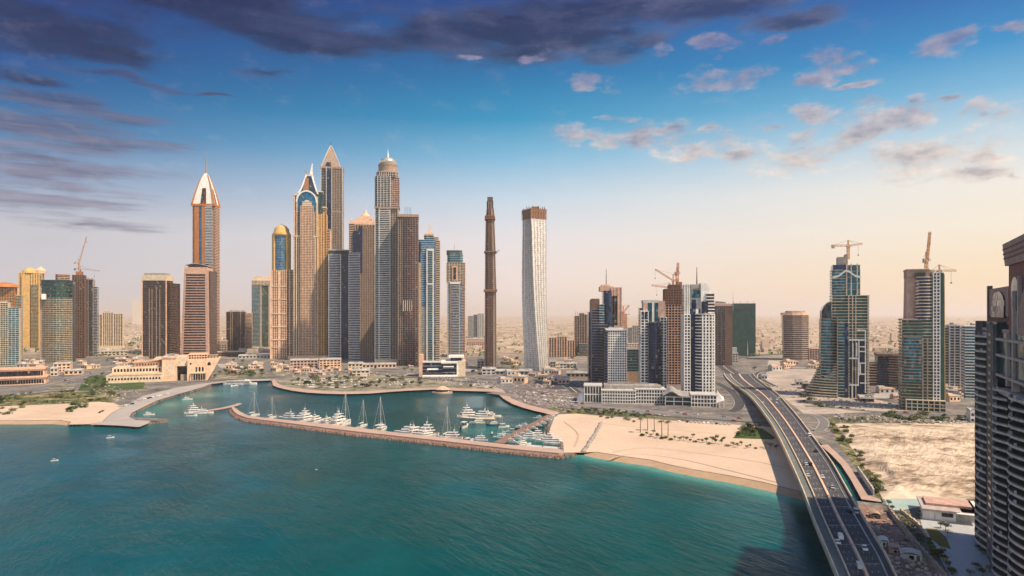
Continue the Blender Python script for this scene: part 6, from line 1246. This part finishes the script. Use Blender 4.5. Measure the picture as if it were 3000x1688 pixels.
def make_sail(L):
    root = empty('sailing_boat', (0, 0, 0)); B = L*.24; h = L*.075
    hull(L, B, h).build('hull', B_WHITE, root); tier(-L*.12, L*.2, B*.28, h, h+L*.05, L*.05).build('cabin', B_WHITE, root); tier(-L*.1, L*.17, B*.29, h+L*.015, h+L*.036, L*.03).build('window_band', B_GLASS, root)
    m = MB(); m.box(-L*.44, -L*.14, -B*.25, B*.25, h+.0, h+.1); m.build('cockpit', B_TEAK, root)
    m = MB(); m.tube((L*.08, 0, h), (L*.07, 0, L*1.32), .17, .1, 6); m.build('mast', W_PALEGREY, root); m = MB(); m.tube((L*.07, 0, h+L*.13), (-L*.34, 0, h+L*.14), .14, .12, 6); m.tube((L*.06, 0, h+L*.155), (-L*.32, 0, h+L*.165), .24, .16, 6); m.build('boom', B_WHITE, root)
    m = MB()
    for z in (.62, .95): m.tube((L*.075, -L*.07, L*z), (L*.075, L*.07, L*z), .06)
    m.build('spreader', W_PALEGREY, root); m = MB(); m.tube((L*.48, 0, h+.2), (L*.07, 0, L*1.3), .09); m.tube((-L*.48, 0, h+.2), (L*.07, 0, L*1.3), .05); m.tube((L*.06, -B*.45, h), (L*.07, 0, L*1.3), .04); m.tube((L*.06, B*.45, h), (L*.07, 0, L*1.3), .04); m.build('rigging', W_PALEGREY, root)
    return root
def make_launch(L):
    root = empty('small_boat', (0, 0, 0)); hull(L, L*.3, L*.11, .3).build('hull', B_WHITE, root); m = MB(); m.box(-L*.42, L*.12, -L*.11, L*.11, L*.09, L*.125); m.build('cockpit', B_TEAK, root)
    tier(-L*.02, L*.16, L*.1, L*.11, L*.2, L*.07).build('windscreen', B_GLASS, root); m = MB(); m.box(-L*.3, L*.08, -L*.12, L*.12, L*.3, L*.32); m.build('canopy', B_WHITE, root); m = MB()
    for x in (-L*.28, L*.06):
        for y in (-L*.11, L*.11): m.tube((x, y, L*.11), (x, y, L*.3), .06)
    m.build('canopy_frame', W_PALEGREY, root); m = MB(); m.box(-L*.54, -L*.47, -L*.05, L*.05, 0, L*.17); m.build('outboard', W_DARK, root)
    return root
def boats():
    protos = {}
    def put(kind, px, py, hd, sc_, label, group=None, z=0.0):
        if kind not in protos:
            o = {'y': lambda: make_yacht(24, 2), 'Y': lambda: make_yacht(32, 3), 'd': lambda: make_yacht(22, 2, B_BLUE), 's': lambda: make_sail(15), 'l': lambda: make_launch(8)}[kind](); protos[kind] = o
        else: o = copy_tree(protos[kind])
        for k in ('group',):
            if k in o: del o[k]
        v = P(px, py, 0); o.location = (v.x, v.y, z); o.rotation_euler = (0, 0, R(hd)); o.scale = (sc_,)*3
        return tag(o, label, {'s': 'sailing boat', 'l': 'boat'}.get(kind, 'yacht'), group)
    # along the breakwater: (px, py, kind, heading, size)
    row = [(742, 1220, 's', 70, 1.2), (795, 1226, 's', 72, 1.05), (842, 1228, 'y', 160, .9), (884, 1231, 'Y', 172, .8), (902, 1233, 'y', 62, 1.0), (930, 1238, 'y', 70, .95), 
           (964, 1242, 'y', 70, .9), (982, 1243, 'Y', 176, .85), (998, 1244, 'Y', 65, .9), (1010, 1246, 's', 76, 1.5), (1062, 1252, 's', 75, 1.25), (1112, 1260, 's', 70, 1.45), (1122, 1261, 'y', 80, .8),
           (1190, 1270, 'y', 174, .9), (1222, 1272, 'y', 50, .95), (1240, 1276, 'Y', 176, .8), (1256, 1280, 'y', 40, .8), (1308, 1284, 's', 70, 1.3), (1318, 1286, 'y', 172, .85), (1372, 1296, 'l', 50, 1.4), (1402, 1291, 'y', 176, .6)]
    nm = {'s': 'bare masted sailing boat', 'y': 'white motor yacht', 'Y': 'large white three deck motor yacht', 'l': 'small white open boat', 'd': 'dark hulled motor yacht'}
    cnt = {}
    for px, py, k, hd, q in row:
        cnt[k] = cnt.get(k, 0)+1; put(k, px, py, hd, q, f'{nm[k]}, {ORD[cnt[k]-1]} of its kind from the breakwater tip', 'boats moored along the breakwater')
    # both sides of the diagonal jetty
    a, b = Vector(xy(1618, 1217)), Vector(xy(1466, 1300)); d = (b-a).normalized(); n = Vector((-d.y, d.x)); ang = math.degrees(math.atan2(n.y, n.x))
    for i in range(10):
        f = (i+.6)/10; q = a+(b-a)*f
        for sd, nmv in ((-1, 'left'), (1, 'right')):
            if sd == 1 and not (.08 < f < .2 or .45 < f < .92): continue
            k = random.choice('yyyds' if i % 3 else 'yly'); sc_ = random.uniform(.36, .52) if k != 's' else random.uniform(.6, .8)
            if k == 'l': sc_ = 1.1
            s_ = -sd; c = q+n*s_*(4.6+7*(sc_ if k != 'l' else .6)); pxy = (1500+c.x*F/c.y, HY+H*F/c.y)
            put(k, pxy[0], pxy[1], ang+(0 if s_ > 0 else 180)+random.uniform(-6, 6), sc_, f'{nm[k]}, {ORD[i]} berth from the beach end, {nmv} of the diagonal jetty', 'boats along the diagonal jetty')
    for i, (px, py, k, hd, q, lab) in enumerate([(1378, 1221, 'Y', 4, .8, 'large white motor yacht at the left end of the floating pontoon'), (1408, 1224, 'y', 170, 1.0, 'white motor yacht in the middle of the floating pontoon'), (1440, 1223, 'y', 8, .8, 'white motor yacht at the right end of the floating pontoon'), (1398, 1240, 'y', 186, .6, 'white yacht in front of the floating pontoon'), (1443, 1246, 'd', 190, .55, 'dark hulled yacht right below the floating pontoon'), (1361, 1252, 'l', 70, 2.0, 'pale open boat below the left end of the floating pontoon'), (1442, 1272, 'd', 80, .3, 'tiny dark boat alone in the water left of the jetty'),
            (1476, 1252, 'l', 20, 1.3, 'small white boat in open water between pontoon and jetty'), (1545, 1286, 'y', 172, .7, 'white yacht at the left end of the corner basin'), (1566, 1286, 'Y', 178, .6, 'three deck yacht second from left in the corner basin'), (1584, 1291, 'y', 176, .7, 'white yacht in the middle of the corner basin'), (1602, 1296, 'Y', 172, .6, 'three deck yacht second from right in the corner basin'), (1622, 1302, 'y', 176, .7, 'white yacht at the right end of the corner basin'), (1534, 1306, 'y', 35, .6, 'white yacht lying askew at the left of the grey corner pontoon'),
            (575, 1211, 'Y', 12, .68, 'large white motor yacht at the outer end of the short left pier'), (600, 1212, 'y', 15, .7, 'white motor yacht beside the short left pier'), (562, 1219, 'l', 4, 1.3, 'small white boat at the tip of the short left pier'), (549, 1171, 'y', 15, .46, 'white cabin boat anchored alone in the left bay'), (437, 1216, 'y', 18, .42, 'white boat with a flat canopy near the left quay end'), (686, 1131, 'l', 250, 1.6, 'white boat with a reddish bow left of the long ferry'), (323, 1283, 'l', 35, .7, 'white speedboat leaving a dark wake off the left quay'), (160, 1350, 'l', 30, .55, 'tiny white speedboat far out in the left foreground water'), (928, 1378, 'd', 20, .12, 'tiny dark boat alone in the foreground water')]):
        put(k, px, py, hd, q, lab)
    # a long ferry
    v = P(705, 1127, 0); root = empty('ferry', (v.x, v.y, 0), R(2), 'long white flat ferry moored under the promenade', 'ferry'); L = 46
    hull(L, 9, 2.4, .8).build('hull', B_WHITE, root); m = MB(); m.box(-20, 14, -3.8, 3.8, 2.4, 5); m.build('cabin', B_WHITE, root); m = MB(); m.box(-19, 13, -3.9, 3.9, 3.2, 4.3); m.build('window_band', B_GLASS, root); m = MB(); m.box(-21, 15, -4.3, 4.3, 5, 5.3); m.build('roof', W_PALEGREY, root); m = MB(); m.box(6, 12, -2.2, 2.2, 5.3, 7.4); m.build('wheelhouse', B_WHITE, root)
boats()

# ------------------------------------------------------------------ vehicles
def make_car(paint, van=False):
    root = empty('car', (0, 0, 0)); h = 1.9 if van else 1.0; L = 5.2 if van else 4.5
    m = MB(); pr = [(-L/2, .35), (L/2, .35), (L/2, .78), (L*.46, .95), (-L*.48, h), (-L/2, .9)] if not van else [(-L/2, .35), (L/2, .35), (L/2, .95), (L*.44, 1.15), (L*.30, h), (-L*.5, h)]
    m.loft([[(x, -.88, z) for x, z in pr], [(x, .88, z) for x, z in pr]]); m.build('body', paint, root)
    m = MB(); c = [(-L*.36, .95), (L*.22, .95), (L*.08, 1.44), (-L*.28, 1.44)] if not van else [(L*.12, 1.15), (L*.45, 1.16), (L*.31, 1.86), (L*.12, 1.86)]
    w = .74 if not van else .89; m.loft([[(x, -w-(.1 if z < 1.2 else 0), z) for x, z in c], [(x, w+(.1 if z < 1.2 else 0), z) for x, z in c]]); m.build('windows', B_GLASS, root)
    if not van: m = MB(); m.box(-L*.27, L*.07, -.72, .72, 1.44, 1.5); m.build('roof', paint, root)
    for x in (-L*.3, L*.3):
        for y in (-.8, .8):
            m = MB(); m.loft([[(x+.33*math.cos(6.2832*i/10), y+q, .33+.33*math.sin(6.2832*i/10)) for i in range(10)] for q in (-.11, .11)]); m.build('wheel', W_DARK, root)
    return root
PAINT = [(n, solid('paint_'+n, c, .3, var=.03)) for n, c in (('white', (.78, .78, .77)), ('silver', (.45, .46, .47)), ('black', (.02, .02, .022)), ('red', (.38, .035, .03)), ('blue', (.04, .09, .25)), ('beige', (.5, .42, .32)))]
def vehicles():
    protos = {}
    def car(col, van):
        if (col, van) not in protos: protos[(col, van)] = make_car(dict(PAINT)[col], van); return protos[(col, van)]
        return copy_tree(protos[(col, van)])
    rows = []
    for lane, sg in ((.27, 1), (.36, 1), (.45, 1), (.59, -1), (.69, -1), (.79, -1), (.92, -1)):
        i = random.uniform(4, 9)
        while i < 55: rows.append((i, lane, sg)); i += random.uniform(8, 20)*(1 if i > 20 else .8)
    rows.sort(reverse=True)
    cnt = {}
    for i, lane, sg in rows:
        c = random.choice(['white']*7+['silver', 'silver', 'black', 'beige']); van = random.random() < .22
        o = car(c, van); q = bpt(i, lane); q2 = bpt(i+.3, lane); d = q-q2; o.location = (q.x, q.y, q.z+.05); o.rotation_euler = (0, 0, math.atan2(d.y, d.x)+(0 if sg > 0 else math.pi))
        key = (c, van, sg); cnt[key] = cnt.get(key, 0)+1; n = cnt[key]-1
        tag(o, f"{c} {'van' if van else 'car'} on the flyover's {'left' if sg > 0 else 'right'} carriageway, {ORD[n]} such from the photo bottom", 'van' if van else 'car', 'vehicles on the flyover')
    cn = {}
    for nm, k, gap in (('coast', 11, 'coastal road below the white podium'), ('coast2', 8, 'slip road beside the beach'), ('mid', 12, 'road in front of the central towers'), ('shore', 10, 'waterfront road by the resort'), ('left', 9, 'wide road at far left'), ('ring', 5, 'ring road at the top of the flyover'), ('up', 8, 'road beyond the flyover'), ('right', 7, 'road below the green towers')):
        r = RD[nm]
        for j in range(k):
            u = random.uniform(.05, .93)*(len(r)-2); a = r[int(u)]; b = r[int(u)+1]; q = a+(b-a)*(u-int(u)); d = (b-a).normalized(); n = Vector((-d.y, d.x))*random.choice((-1, 1))*random.uniform(2, 3.4)
            c = random.choice(['white', 'white', 'silver', 'black', 'red']); o = car(c, False); o.location = (q.x+n.x, q.y+n.y, ZG+.3); o.rotation_euler = (0, 0, math.atan2(d.y, d.x))
            tag(o, f'{c} car on the {gap}', 'car', f'{c} cars on the {gap}')
    # parked rows: small single meshes
    P2 = {}
    def parked(c):
        m = MB(); pr = [(-2.2, .25), (2.2, .25), (2.2, .8), (1.1, .95), (.5, 1.45), (-1.4, 1.45), (-2.1, .95)]; m.loft([[(x, -.88, z) for x, z in pr], [(x, .88, z) for x, z in pr]])
        return m.build('parked_car', dict(PAINT)[c])
    def rowcars(p0, p1, n, where, sp=.92):
        a, b = P(*p0), P(*p1); d = (b-a).normalized(); ang = math.atan2(d.y, d.x)+math.pi/2
        for i in range(n):
            if random.random() > sp: continue
            c = random.choice(['white', 'white', 'white', 'silver', 'silver', 'black', 'beige', 'beige'])
            if c not in P2: o = P2[c] = parked(c)
            else: o = P2[c].copy(); COL.objects.link(o)
            q = a+(b-a)*(i/max(1, n-1)); o.location = (q.x, q.y, ZG+.06); o.rotation_euler = (0, 0, ang+random.uniform(-.05, .05))
            tag(o, f'{c} car parked in the rows {where}', 'car', f'{c} cars parked {where}')
    for (y, x0, x1) in ((1109, 880, 1000), (1115, 870, 1010), (1121, 860, 1010), (1128, 868, 1010), (1135, 900, 1010)): rowcars((x0, y), (x1, y+2), 18, 'in the peninsula car park')
    for (y, x0, x1) in ((1113, 1030, 1190), (1120, 1030, 1200), (1128, 1030, 1200)): rowcars((x0, y), (x1, y+1), 16, 'below the podium of the blue towers', .8)
    for (y, x0, x1) in ((1126, 1330, 1450), (1132, 1380, 1470), (1150, 1540, 1640), (1160, 1570, 1670), (1172, 1590, 1690)): rowcars((x0, y), (x1, y+8), 13, 'on the grey lot behind the curved quay', .75)
    rowcars((1990, 1236), (2150, 1246), 14, 'beside the beach road', .7); rowcars((390, 1178), (505, 1152), 16, 'on the left promenade', .8); rowcars((345, 1194), (400, 1182), 9, 'at the back of the left beach', .8)
vehicles()

# ------------------------------------------------------------------ vegetation and rocks
def leafm(name, c1, c2):
    m, t, b = newmat(name); oc = t.new('ShaderNodeTexCoord').outputs['Object']; n = t.noise(oc, .9, 3, .6)
    oi = t.new('ShaderNodeObjectInfo').outputs['Random']; c = t.ramp(n, [(.35, c1), (.65, c2)]); c = t.v('SCALE', c, t.m('ADD', .7, t.m('MULTIPLY', oi, .6)))
    t.put(b.inputs['Base Color'], c); b.inputs['Roughness'].default_value = .7; b.inputs['Specular IOR Level'].default_value = .2; return m
LEAF = [leafm('leaf_green', (.05, .085, .025), (.12, .165, .06)), leafm('leaf_olive', (.085, .095, .04), (.18, .18, .085)), leafm('leaf_dark', (.03, .06, .025), (.075, .115, .05))]
BARK = solid('bark', (.16, .11, .075), .9)
def crown_mesh(rr, rx, rz, cz, n, s):
    m = MB(); cl = [(rr.gauss(0, rx*.42), rr.gauss(0, rx*.42), cz+rr.uniform(-.5, .5)*rz) for _ in range(7)]
    for i in range(n):
        c = rr.choice(cl); v = Vector((rr.gauss(0, 1), rr.gauss(0, 1), rr.gauss(0, .8))).normalized()*rx*.5*rr.uniform(.6, 1.05); p = Vector(c)+v
        if p.z < cz-rz: continue
        a = Vector((rr.gauss(0, 1), rr.gauss(0, 1), rr.gauss(0, .6))).normalized(); b = a.orthogonal().normalized()*s*rr.uniform(.6, 1.2); a = a*s*rr.uniform(.6, 1.3)
        m.add([p-a*.6-b*.5, p+a*.2-b*.6, p+a, p-a*.1+b*.6], [(0, 1, 2, 3)])
    return m
def vegetation():
    rr = random.Random(11); T = []
    for k in range(5):
        root = empty('tree', (0, 0, 0)); h = rr.uniform(5.5, 8); m = MB(); m.tube((0, 0, 0), (.2, .1, h*.55), .28, .14, 6)
        for j in range(4): a = j*1.6+k; m.tube((.15, .1, h*.45), (1.6*math.cos(a), 1.6*math.sin(a), h*.75), .12, .04, 4)
        m.build('trunk', BARK, root); crown_mesh(rr, 3.0+rr.uniform(-.4, .7), 2.0, h*.78, 230, .62).build('crown', LEAF[k % 3], root); T.append(root)
    used = [False]*5
    def tree(px, py, sc_, label, group, z=ZG):
        k = rr.randrange(5); o = T[k] if not used[k] else copy_tree(T[k]); used[k] = True
        for q in ('label', 'group'):
            if q in o: del o[q]
        v = P(px, py, ZG); o.location = (v.x, v.y, z); o.rotation_euler = (0, 0, rr.uniform(0, 6.28)); o.scale = (sc_*rr.uniform(.9, 1.25), sc_*rr.uniform(.9, 1.25), sc_*rr.uniform(.75, 1.1)); tag(o, label, 'tree', group)
    SH = []
    for k in range(4):
        b = crown_mesh(rr, 1.7, 1.0, .9, 130, .5).build('shrub', LEAF[(k+1) % 3]); SH.append(b)
    su = [False]*4
    def shrub(px, py, sc_, label, group):
        k = rr.randrange(4); o = SH[k] if not su[k] else SH[k].copy()
        if su[k]: COL.objects.link(o)
        su[k] = True; v = P(px, py, ZG); o.location = (v.x, v.y, ZG); o.rotation_euler = (0, 0, rr.uniform(0, 6.28)); q = sc_*rr.uniform(.7, 1.35); o.scale = (q*rr.uniform(1, 1.5), q*rr.uniform(1, 1.5), q); tag(o, label, 'shrub', group)
    # single trees behind the beach
    for i, (px, py) in enumerate([(1893, 1276), (1905, 1280), (1914, 1272), (1925, 1284), (1976, 1288), (1990, 1292), (2002, 1290), (2012, 1293), (2022, 1296), (2030, 1282), (2048, 1294), (2058, 1298), (2070, 1296), (2086, 1297), (2096, 1301), (2114, 1302), (2148, 1306), (2160, 1311), (2172, 1306), (2186, 1314), (2198, 1312), (2244, 1312), (2256, 1316), (2274, 1318)]):
        tree(px, py, rr.uniform(.42, .66), 'small olive green tree in the line of trees across the right beach', 'trees in a line across the right beach')
    for px, py in [(1882, 1278), (1938, 1286), (1950, 1284), (1966, 1290), (2036, 1296), (2078, 1302), (2130, 1308), (2214, 1315), (2100, 1282), (2120, 1286), (1834, 1228), (1842, 1231), (1858, 1237), (1760, 1222), (1794, 1224), (1779, 1226)]: shrub(px, py, .9, 'low dark shrub on the sand of the right beach', 'shrubs on the right beach')
    # date palms
    pal = None
    for i, (px, py, hh) in enumerate([(1876, 1268, 1.0), (1897, 1262, 1.0), (1917, 1262, .95), (1939, 1282, 1.1), (1957, 1278, 1.0), (1840, 1234, .5)]):
        if pal is None:
            pal = empty('palm_tree', (0, 0, 0)); m = MB(); r = []
            for j in range(8): f = j/7; w = .34-.14*f; r.append([(w*math.cos(a)+.3*f*f, w*math.sin(a), 12.5*f) for a in (0, 1.05, 2.1, 3.14, 4.19, 5.24)])
            m.loft(r); m.build('trunk', BARK, pal); m = MB()
            for j in range(26):
                a = j*2.4; e = rr.uniform(-.1, 1.0); L = rr.uniform(2.6, 3.4); pr = []
                for q in range(6):
                    f = q/5; rad = L*f*math.cos(e*.8); z = 12.5+L*f*math.sin(e)-1.7*f*f*L*.5; w = .42*math.sin(math.pi*min(1, f*.9+.12)); d = Vector((-math.sin(a), math.cos(a), 0))*w; c = Vector((.3+math.cos(a)*rad, math.sin(a)*rad, z)); pr.append([c-d, c+Vector((0, 0, .12)), c+d])
                m.loft(pr, cap=False, close=False)
            m.build('crown', LEAF[1], pal); o = pal
        else: o = copy_tree(pal)
        v = P(px, py); o.location = v; o.scale = (hh*1.1, hh*1.1, hh*.95); o.rotation_euler = (0, 0, i*1.3); tag(o, 'tall thin palm with a ragged crown standing on the right beach' if i < 5 else 'short palm near the road at the back of the right beach', 'palm', 'tall palms on the right beach' if i < 5 else None)
    def inside(p, poly):
        c = False; n = len(poly)
        for i in range(n):
            (x1, y1), (x2, y2) = poly[i], poly[(i+1) % n]
            if (y1 > p[1]) != (y2 > p[1]) and p[0] < (x2-x1)*(p[1]-y1)/(y2-y1)+x1: c = not c
        return c
    def scat(poly, n, fn):
        xs = [q[0] for q in poly]; ys = [q[1] for q in poly]; k = 0; t = 0
        while k < n and t < n*60:
            t += 1; p = (rr.uniform(min(xs), max(xs)), rr.uniform(min(ys), max(ys)))
            if inside(p, poly): fn(*p); k += 1
    scat([(830, 1126), (860, 1136), (1000, 1144), (1130, 1140), (1240, 1134), (1230, 1112), (1010, 1102), (860, 1108)], 62, lambda x, y: tree(x, y, rr.uniform(.7, 1.15), 'small green tree among the parked cars of the peninsula park', 'trees in the peninsula park'))
    scat([(622, 1110), (785, 1106), (760, 1090), (690, 1082), (645, 1090)], 34, lambda x, y: tree(x, y, rr.uniform(.8, 1.3), 'green tree in the garden between the resort and the marina mouth', 'trees in the garden right of the resort'))
    scat([(232, 1145), (300, 1142), (326, 1124), (300, 1100), (262, 1110)], 22, lambda x, y: tree(x, y, rr.uniform(.7, 1.1), 'green tree on the lawn left of the resort', 'trees on the lawn left of the resort'))
    scat([(-60, 1188), (80, 1184), (200, 1180), (320, 1176), (352, 1160), (300, 1148), (120, 1156), (-60, 1164)], 70, lambda x, y: (tree(x, y, rr.uniform(.5, .95), 'scrubby tree in the green belt behind the left beach', 'trees in the green belt behind the left beach') if rr.random() < .5 else shrub(x, y, rr.uniform(1, 1.6), 'bushy shrub in the green belt behind the left beach', 'shrubs behind the left beach')))
    scat([(186, 1208), (220, 1206), (258, 1192), (250, 1180), (212, 1184)], 16, lambda x, y: shrub(x, y, 1.2, 'brownish shrub in the clump on the left beach', 'shrubs in the clump on the left beach'))
    for px, py in [(0, 1212), (12, 1215), (24, 1213), (36, 1204), (292, 1210), (300, 1206), (66, 1195), (60, 1188), (8, 1198)]: shrub(px, py, 1.1, 'low brown shrub alone on the open sand of the left beach', 'lone shrubs on the left beach')
    scat([(1630, 1208), (1700, 1200), (1800, 1206), (1900, 1218), (1880, 1224), (1760, 1216), (1690, 1210)], 50, lambda x, y: (tree(x, y, rr.uniform(.4, .65), 'small tree in the hedge between the coastal road and the beach', 'trees between the coastal road and the beach') if rr.random() < .5 else shrub(x, y, 1.0, 'shrub in the hedge between the coastal road and the beach', 'shrubs between the coastal road and the beach')))
    scat([(2150, 1282), (2175, 1262), (2210, 1252), (2240, 1262), (2232, 1280), (2200, 1290)], 26, lambda x, y: tree(x, y, rr.uniform(.5, .85), 'leafy tree on the green plot under the flyover edge', 'trees on the green plot beside the flyover'))
    scat([(2428, 1238), (2500, 1226), (2540, 1230), (2480, 1252), (2510, 1310), (2560, 1390), (2590, 1448), (2570, 1452), (2520, 1380), (2470, 1310)], 46, lambda x, y: (tree(x, y, rr.uniform(.45, .8), 'green tree in the belt along the canal path', 'trees along the canal path') if rr.random() < .6 else shrub(x, y, 1.1, 'shrub in the belt along the canal path', 'shrubs along the canal path')))
    scat([(2600, 1498), (2640, 1540), (2700, 1600), (2790, 1690), (2810, 1690), (2720, 1590), (2660, 1535), (2620, 1498)], 34, lambda x, y: tree(x, y, rr.uniform(.3, .5), 'dark green bush tree beside the diagonal boundary wall', 'bush trees along the diagonal wall'))
    for px, py in [(2844, 1686), (2860, 1670), (2880, 1690), (2900, 1676), (2756, 1548), (2770, 1556), (2776, 1574), (2700, 1510), (2690, 1518), (2868, 1612), (2878, 1624), (2604, 1482)]: tree(px, py, rr.uniform(.4, .6), 'small dark tree on the pale plaza at the foot of the huge right tower', 'small trees on the plaza')
    scat([(2560, 1208), (2700, 1214), (2860, 1222), (2860, 1236), (2640, 1234)], 24, lambda x, y: shrub(x, y, 1.6, 'dusty shrub along the road above the excavated sand', 'shrubs above the excavated sand'))
    scat([(2470, 1260), (2700, 1250), (2850, 1300), (2850, 1440), (2600, 1440)], 12, lambda x, y: shrub(x, y, .8, 'sparse brown shrub on the excavated sand', 'shrubs on the excavated sand'))
    scat([(2340, 1150), (2380, 1160), (2460, 1190), (2420, 1196), (2330, 1176)], 16, lambda x, y: shrub(x, y, 1.3, 'dry shrub on the bare earth below the green tower', 'shrubs on the bare earth'))
    for (px, py) in [(2210, 1086), (2290, 1070), (2400, 1064), (2390, 1072), (2420, 1080), (2440, 1076), (2380, 1060)]: tree(px, py, 1.1, 'dusty tree beyond the ring road', 'trees beyond the ring road')
    scat([(640, 1062), (860, 1080), (1240, 1104), (1440, 1104), (1440, 1090), (900, 1074), (660, 1056)], 26, lambda x, y: tree(x, y, rr.uniform(.8, 1.2), 'street tree along the road before the central towers', 'street trees before the central towers'))
    scat([(1460, 1060), (1680, 1050), (1700, 1090), (1480, 1096)], 22, lambda x, y: tree(x, y, rr.uniform(.9, 1.4), 'tree in the green patch behind the twisted tower', 'trees behind the twisted tower'))
    scat([(300, 1050), (430, 1050), (430, 1090), (330, 1096)], 18, lambda x, y: tree(x, y, rr.uniform(.8, 1.2), 'tree behind the resort below the lone dark tower', 'trees behind the resort'))
    # boulders of the groyne between the two beaches
    bo = []
    for k in range(3):
        m = MB(); r = []
        for i in range(5): f = i/4; w = math.sin(math.pi*(.08+.84*f)); r.append([(w*1.3*math.cos(a)*rr.uniform(.75, 1.15), w*math.sin(a)*rr.uniform(.75, 1.15), -.5+1.5*f) for a in (0, .9, 1.8, 2.7, 3.6, 4.5, 5.4)])
        m.loft(r); bo.append(m.build('boulder', W_GREY))
    us = [False]*3
    for i in range(60):
        f = i/59; px = 1709+(1762-1709)*f**.9+rr.uniform(-2, 2); py = 1324-(1324-1238)*f+rr.uniform(-1, 1); k = i % 3; o = bo[k] if not us[k] else bo[k].copy()
        if us[k]: COL.objects.link(o)
        us[k] = True; v = P(px, py); o.location = (v.x, v.y, ZG); q = rr.uniform(.8, 1.7); o.scale = (q, q, q); o.rotation_euler = (rr.uniform(-.3, .3), 0, rr.uniform(0, 6.28)); tag(o, 'grey boulder in the rock groyne dividing the two right beaches', 'boulder', 'boulders of the groyne on the right beach')
    # site rubble on the lots: uncounted
    m = MB()
    for poly, n, s0, s1 in (([(2440, 1212), (2620, 1222), (2860, 1232), (2850, 1246), (2620, 1240), (2450, 1238)], 260, .6, 2.2), ([(2250, 1130), (2330, 1140), (2640, 1186), (2660, 1202), (2450, 1196), (2300, 1160)], 260, .6, 2.0), ([(1480, 1146), (1640, 1142), (1710, 1180), (1660, 1204), (1540, 1180)], 240, .6, 2.0), ([(2520, 1486), (2590, 1500), (2700, 1620), (2760, 1690), (2640, 1700), (2570, 1590)], 260, .25, 1.0), ([(1240, 1108), (1500, 1112), (1640, 1136), (1440, 1134), (1300, 1128)], 220, .7, 2.2), ([(840, 1090), (1040, 1086), (1220, 1100), (1010, 1104), (860, 1106)], 200, .7, 2.0), ([(160, 1120), (320, 1130), (420, 1150), (330, 1180), (240, 1120)], 150, .5, 1.5)):
        def blk(x, y):
            v = P(x, y); a = rr.uniform(0, 3.14); s = rr.uniform(s0, s1); c, d = math.cos(a)*s, math.sin(a)*s; hh = s*rr.uniform(.3, 1.0); q = rr.uniform(.4, 1)
            m.prism([(v.x+c, v.y+d), (v.x-d*q, v.y+c*q), (v.x-c, v.y-d), (v.x+d*q, v.y-c*q)], ZG, ZG+hh)
        scat(poly, n, blk)
    o = m.build('rubble', patchy('rubble_blocks', [(.36, (.10, .09, .085)), (.5, (.38, .34, .31)), (.62, (.62, .58, .54))], .05, .15)); o['kind'] = 'stuff'
vegetation()

# ------------------------------------------------------------------ far city and air
def distance():
    rr = random.Random(5); m = MB(); g = MB()
    for i in range(3800):
        py = 926+132*rr.random()**1.25; px = rr.uniform(-250, 3250); v = P(px, py)
        if v.y < 1720: continue
        w = rr.uniform(12, 30)*(1 if py > 960 else 1.7); d = rr.uniform(8, 18); h = rr.uniform(4, 9)*(1 if rr.random() < .93 else 2.4); m.box(v.x-w/2, v.x+w/2, v.y-d/2, v.y+d/2, ZG, ZG+h)
    o = m.build('distant_houses', patchy('far_houses', [(.36, (.30, .22, .17)), (.5, (.50, .40, .32)), (.62, (.70, .62, .54))], .013, .04)); o['kind'] = 'stuff'
    for i in range(900):
        px = rr.uniform(-200, 3200); py = 950+112*rr.random()
        if 320 < px < 460 and rr.random() < .6: py = rr.uniform(985, 1030)
        v = P(px, py)
        if v.y < 1560: continue
        for j in range(8):
            p = v+Vector((rr.gauss(0, 14), rr.gauss(0, 6), rr.uniform(1, 7))); s = rr.uniform(2, 4.5); a = Vector((rr.gauss(0, 1), rr.gauss(0, 1), rr.gauss(0, 1))).normalized(); b = a.orthogonal().normalized()
            g.add([p-a*s, p-b*s, p+a*s, p+b*s], [(0, 1, 2, 3)])
    o = g.build('distant_vegetation', LEAF[2]); o['kind'] = 'stuff'
    # air
    m = MB(); m.box(-60000, 60000, -400, 60000, -3, 500); mt = bpy.data.materials.new('haze_air'); mt.use_nodes = True; t = NT(mt.node_tree); t.n.clear(); out = t.new('ShaderNodeOutputMaterial'); pv = t.new('ShaderNodeVolumePrincipled'); t.l.new(pv.outputs[0], out.inputs['Volume'])
    pv.inputs['Color'].default_value = (.99, .97, .96, 1); pv.inputs['Density'].default_value = HAZE; pv.inputs['Anisotropy'].default_value = .35
    o = m.build('haze', mt); o['kind'] = 'stuff'
HAZE = .000052
distance()
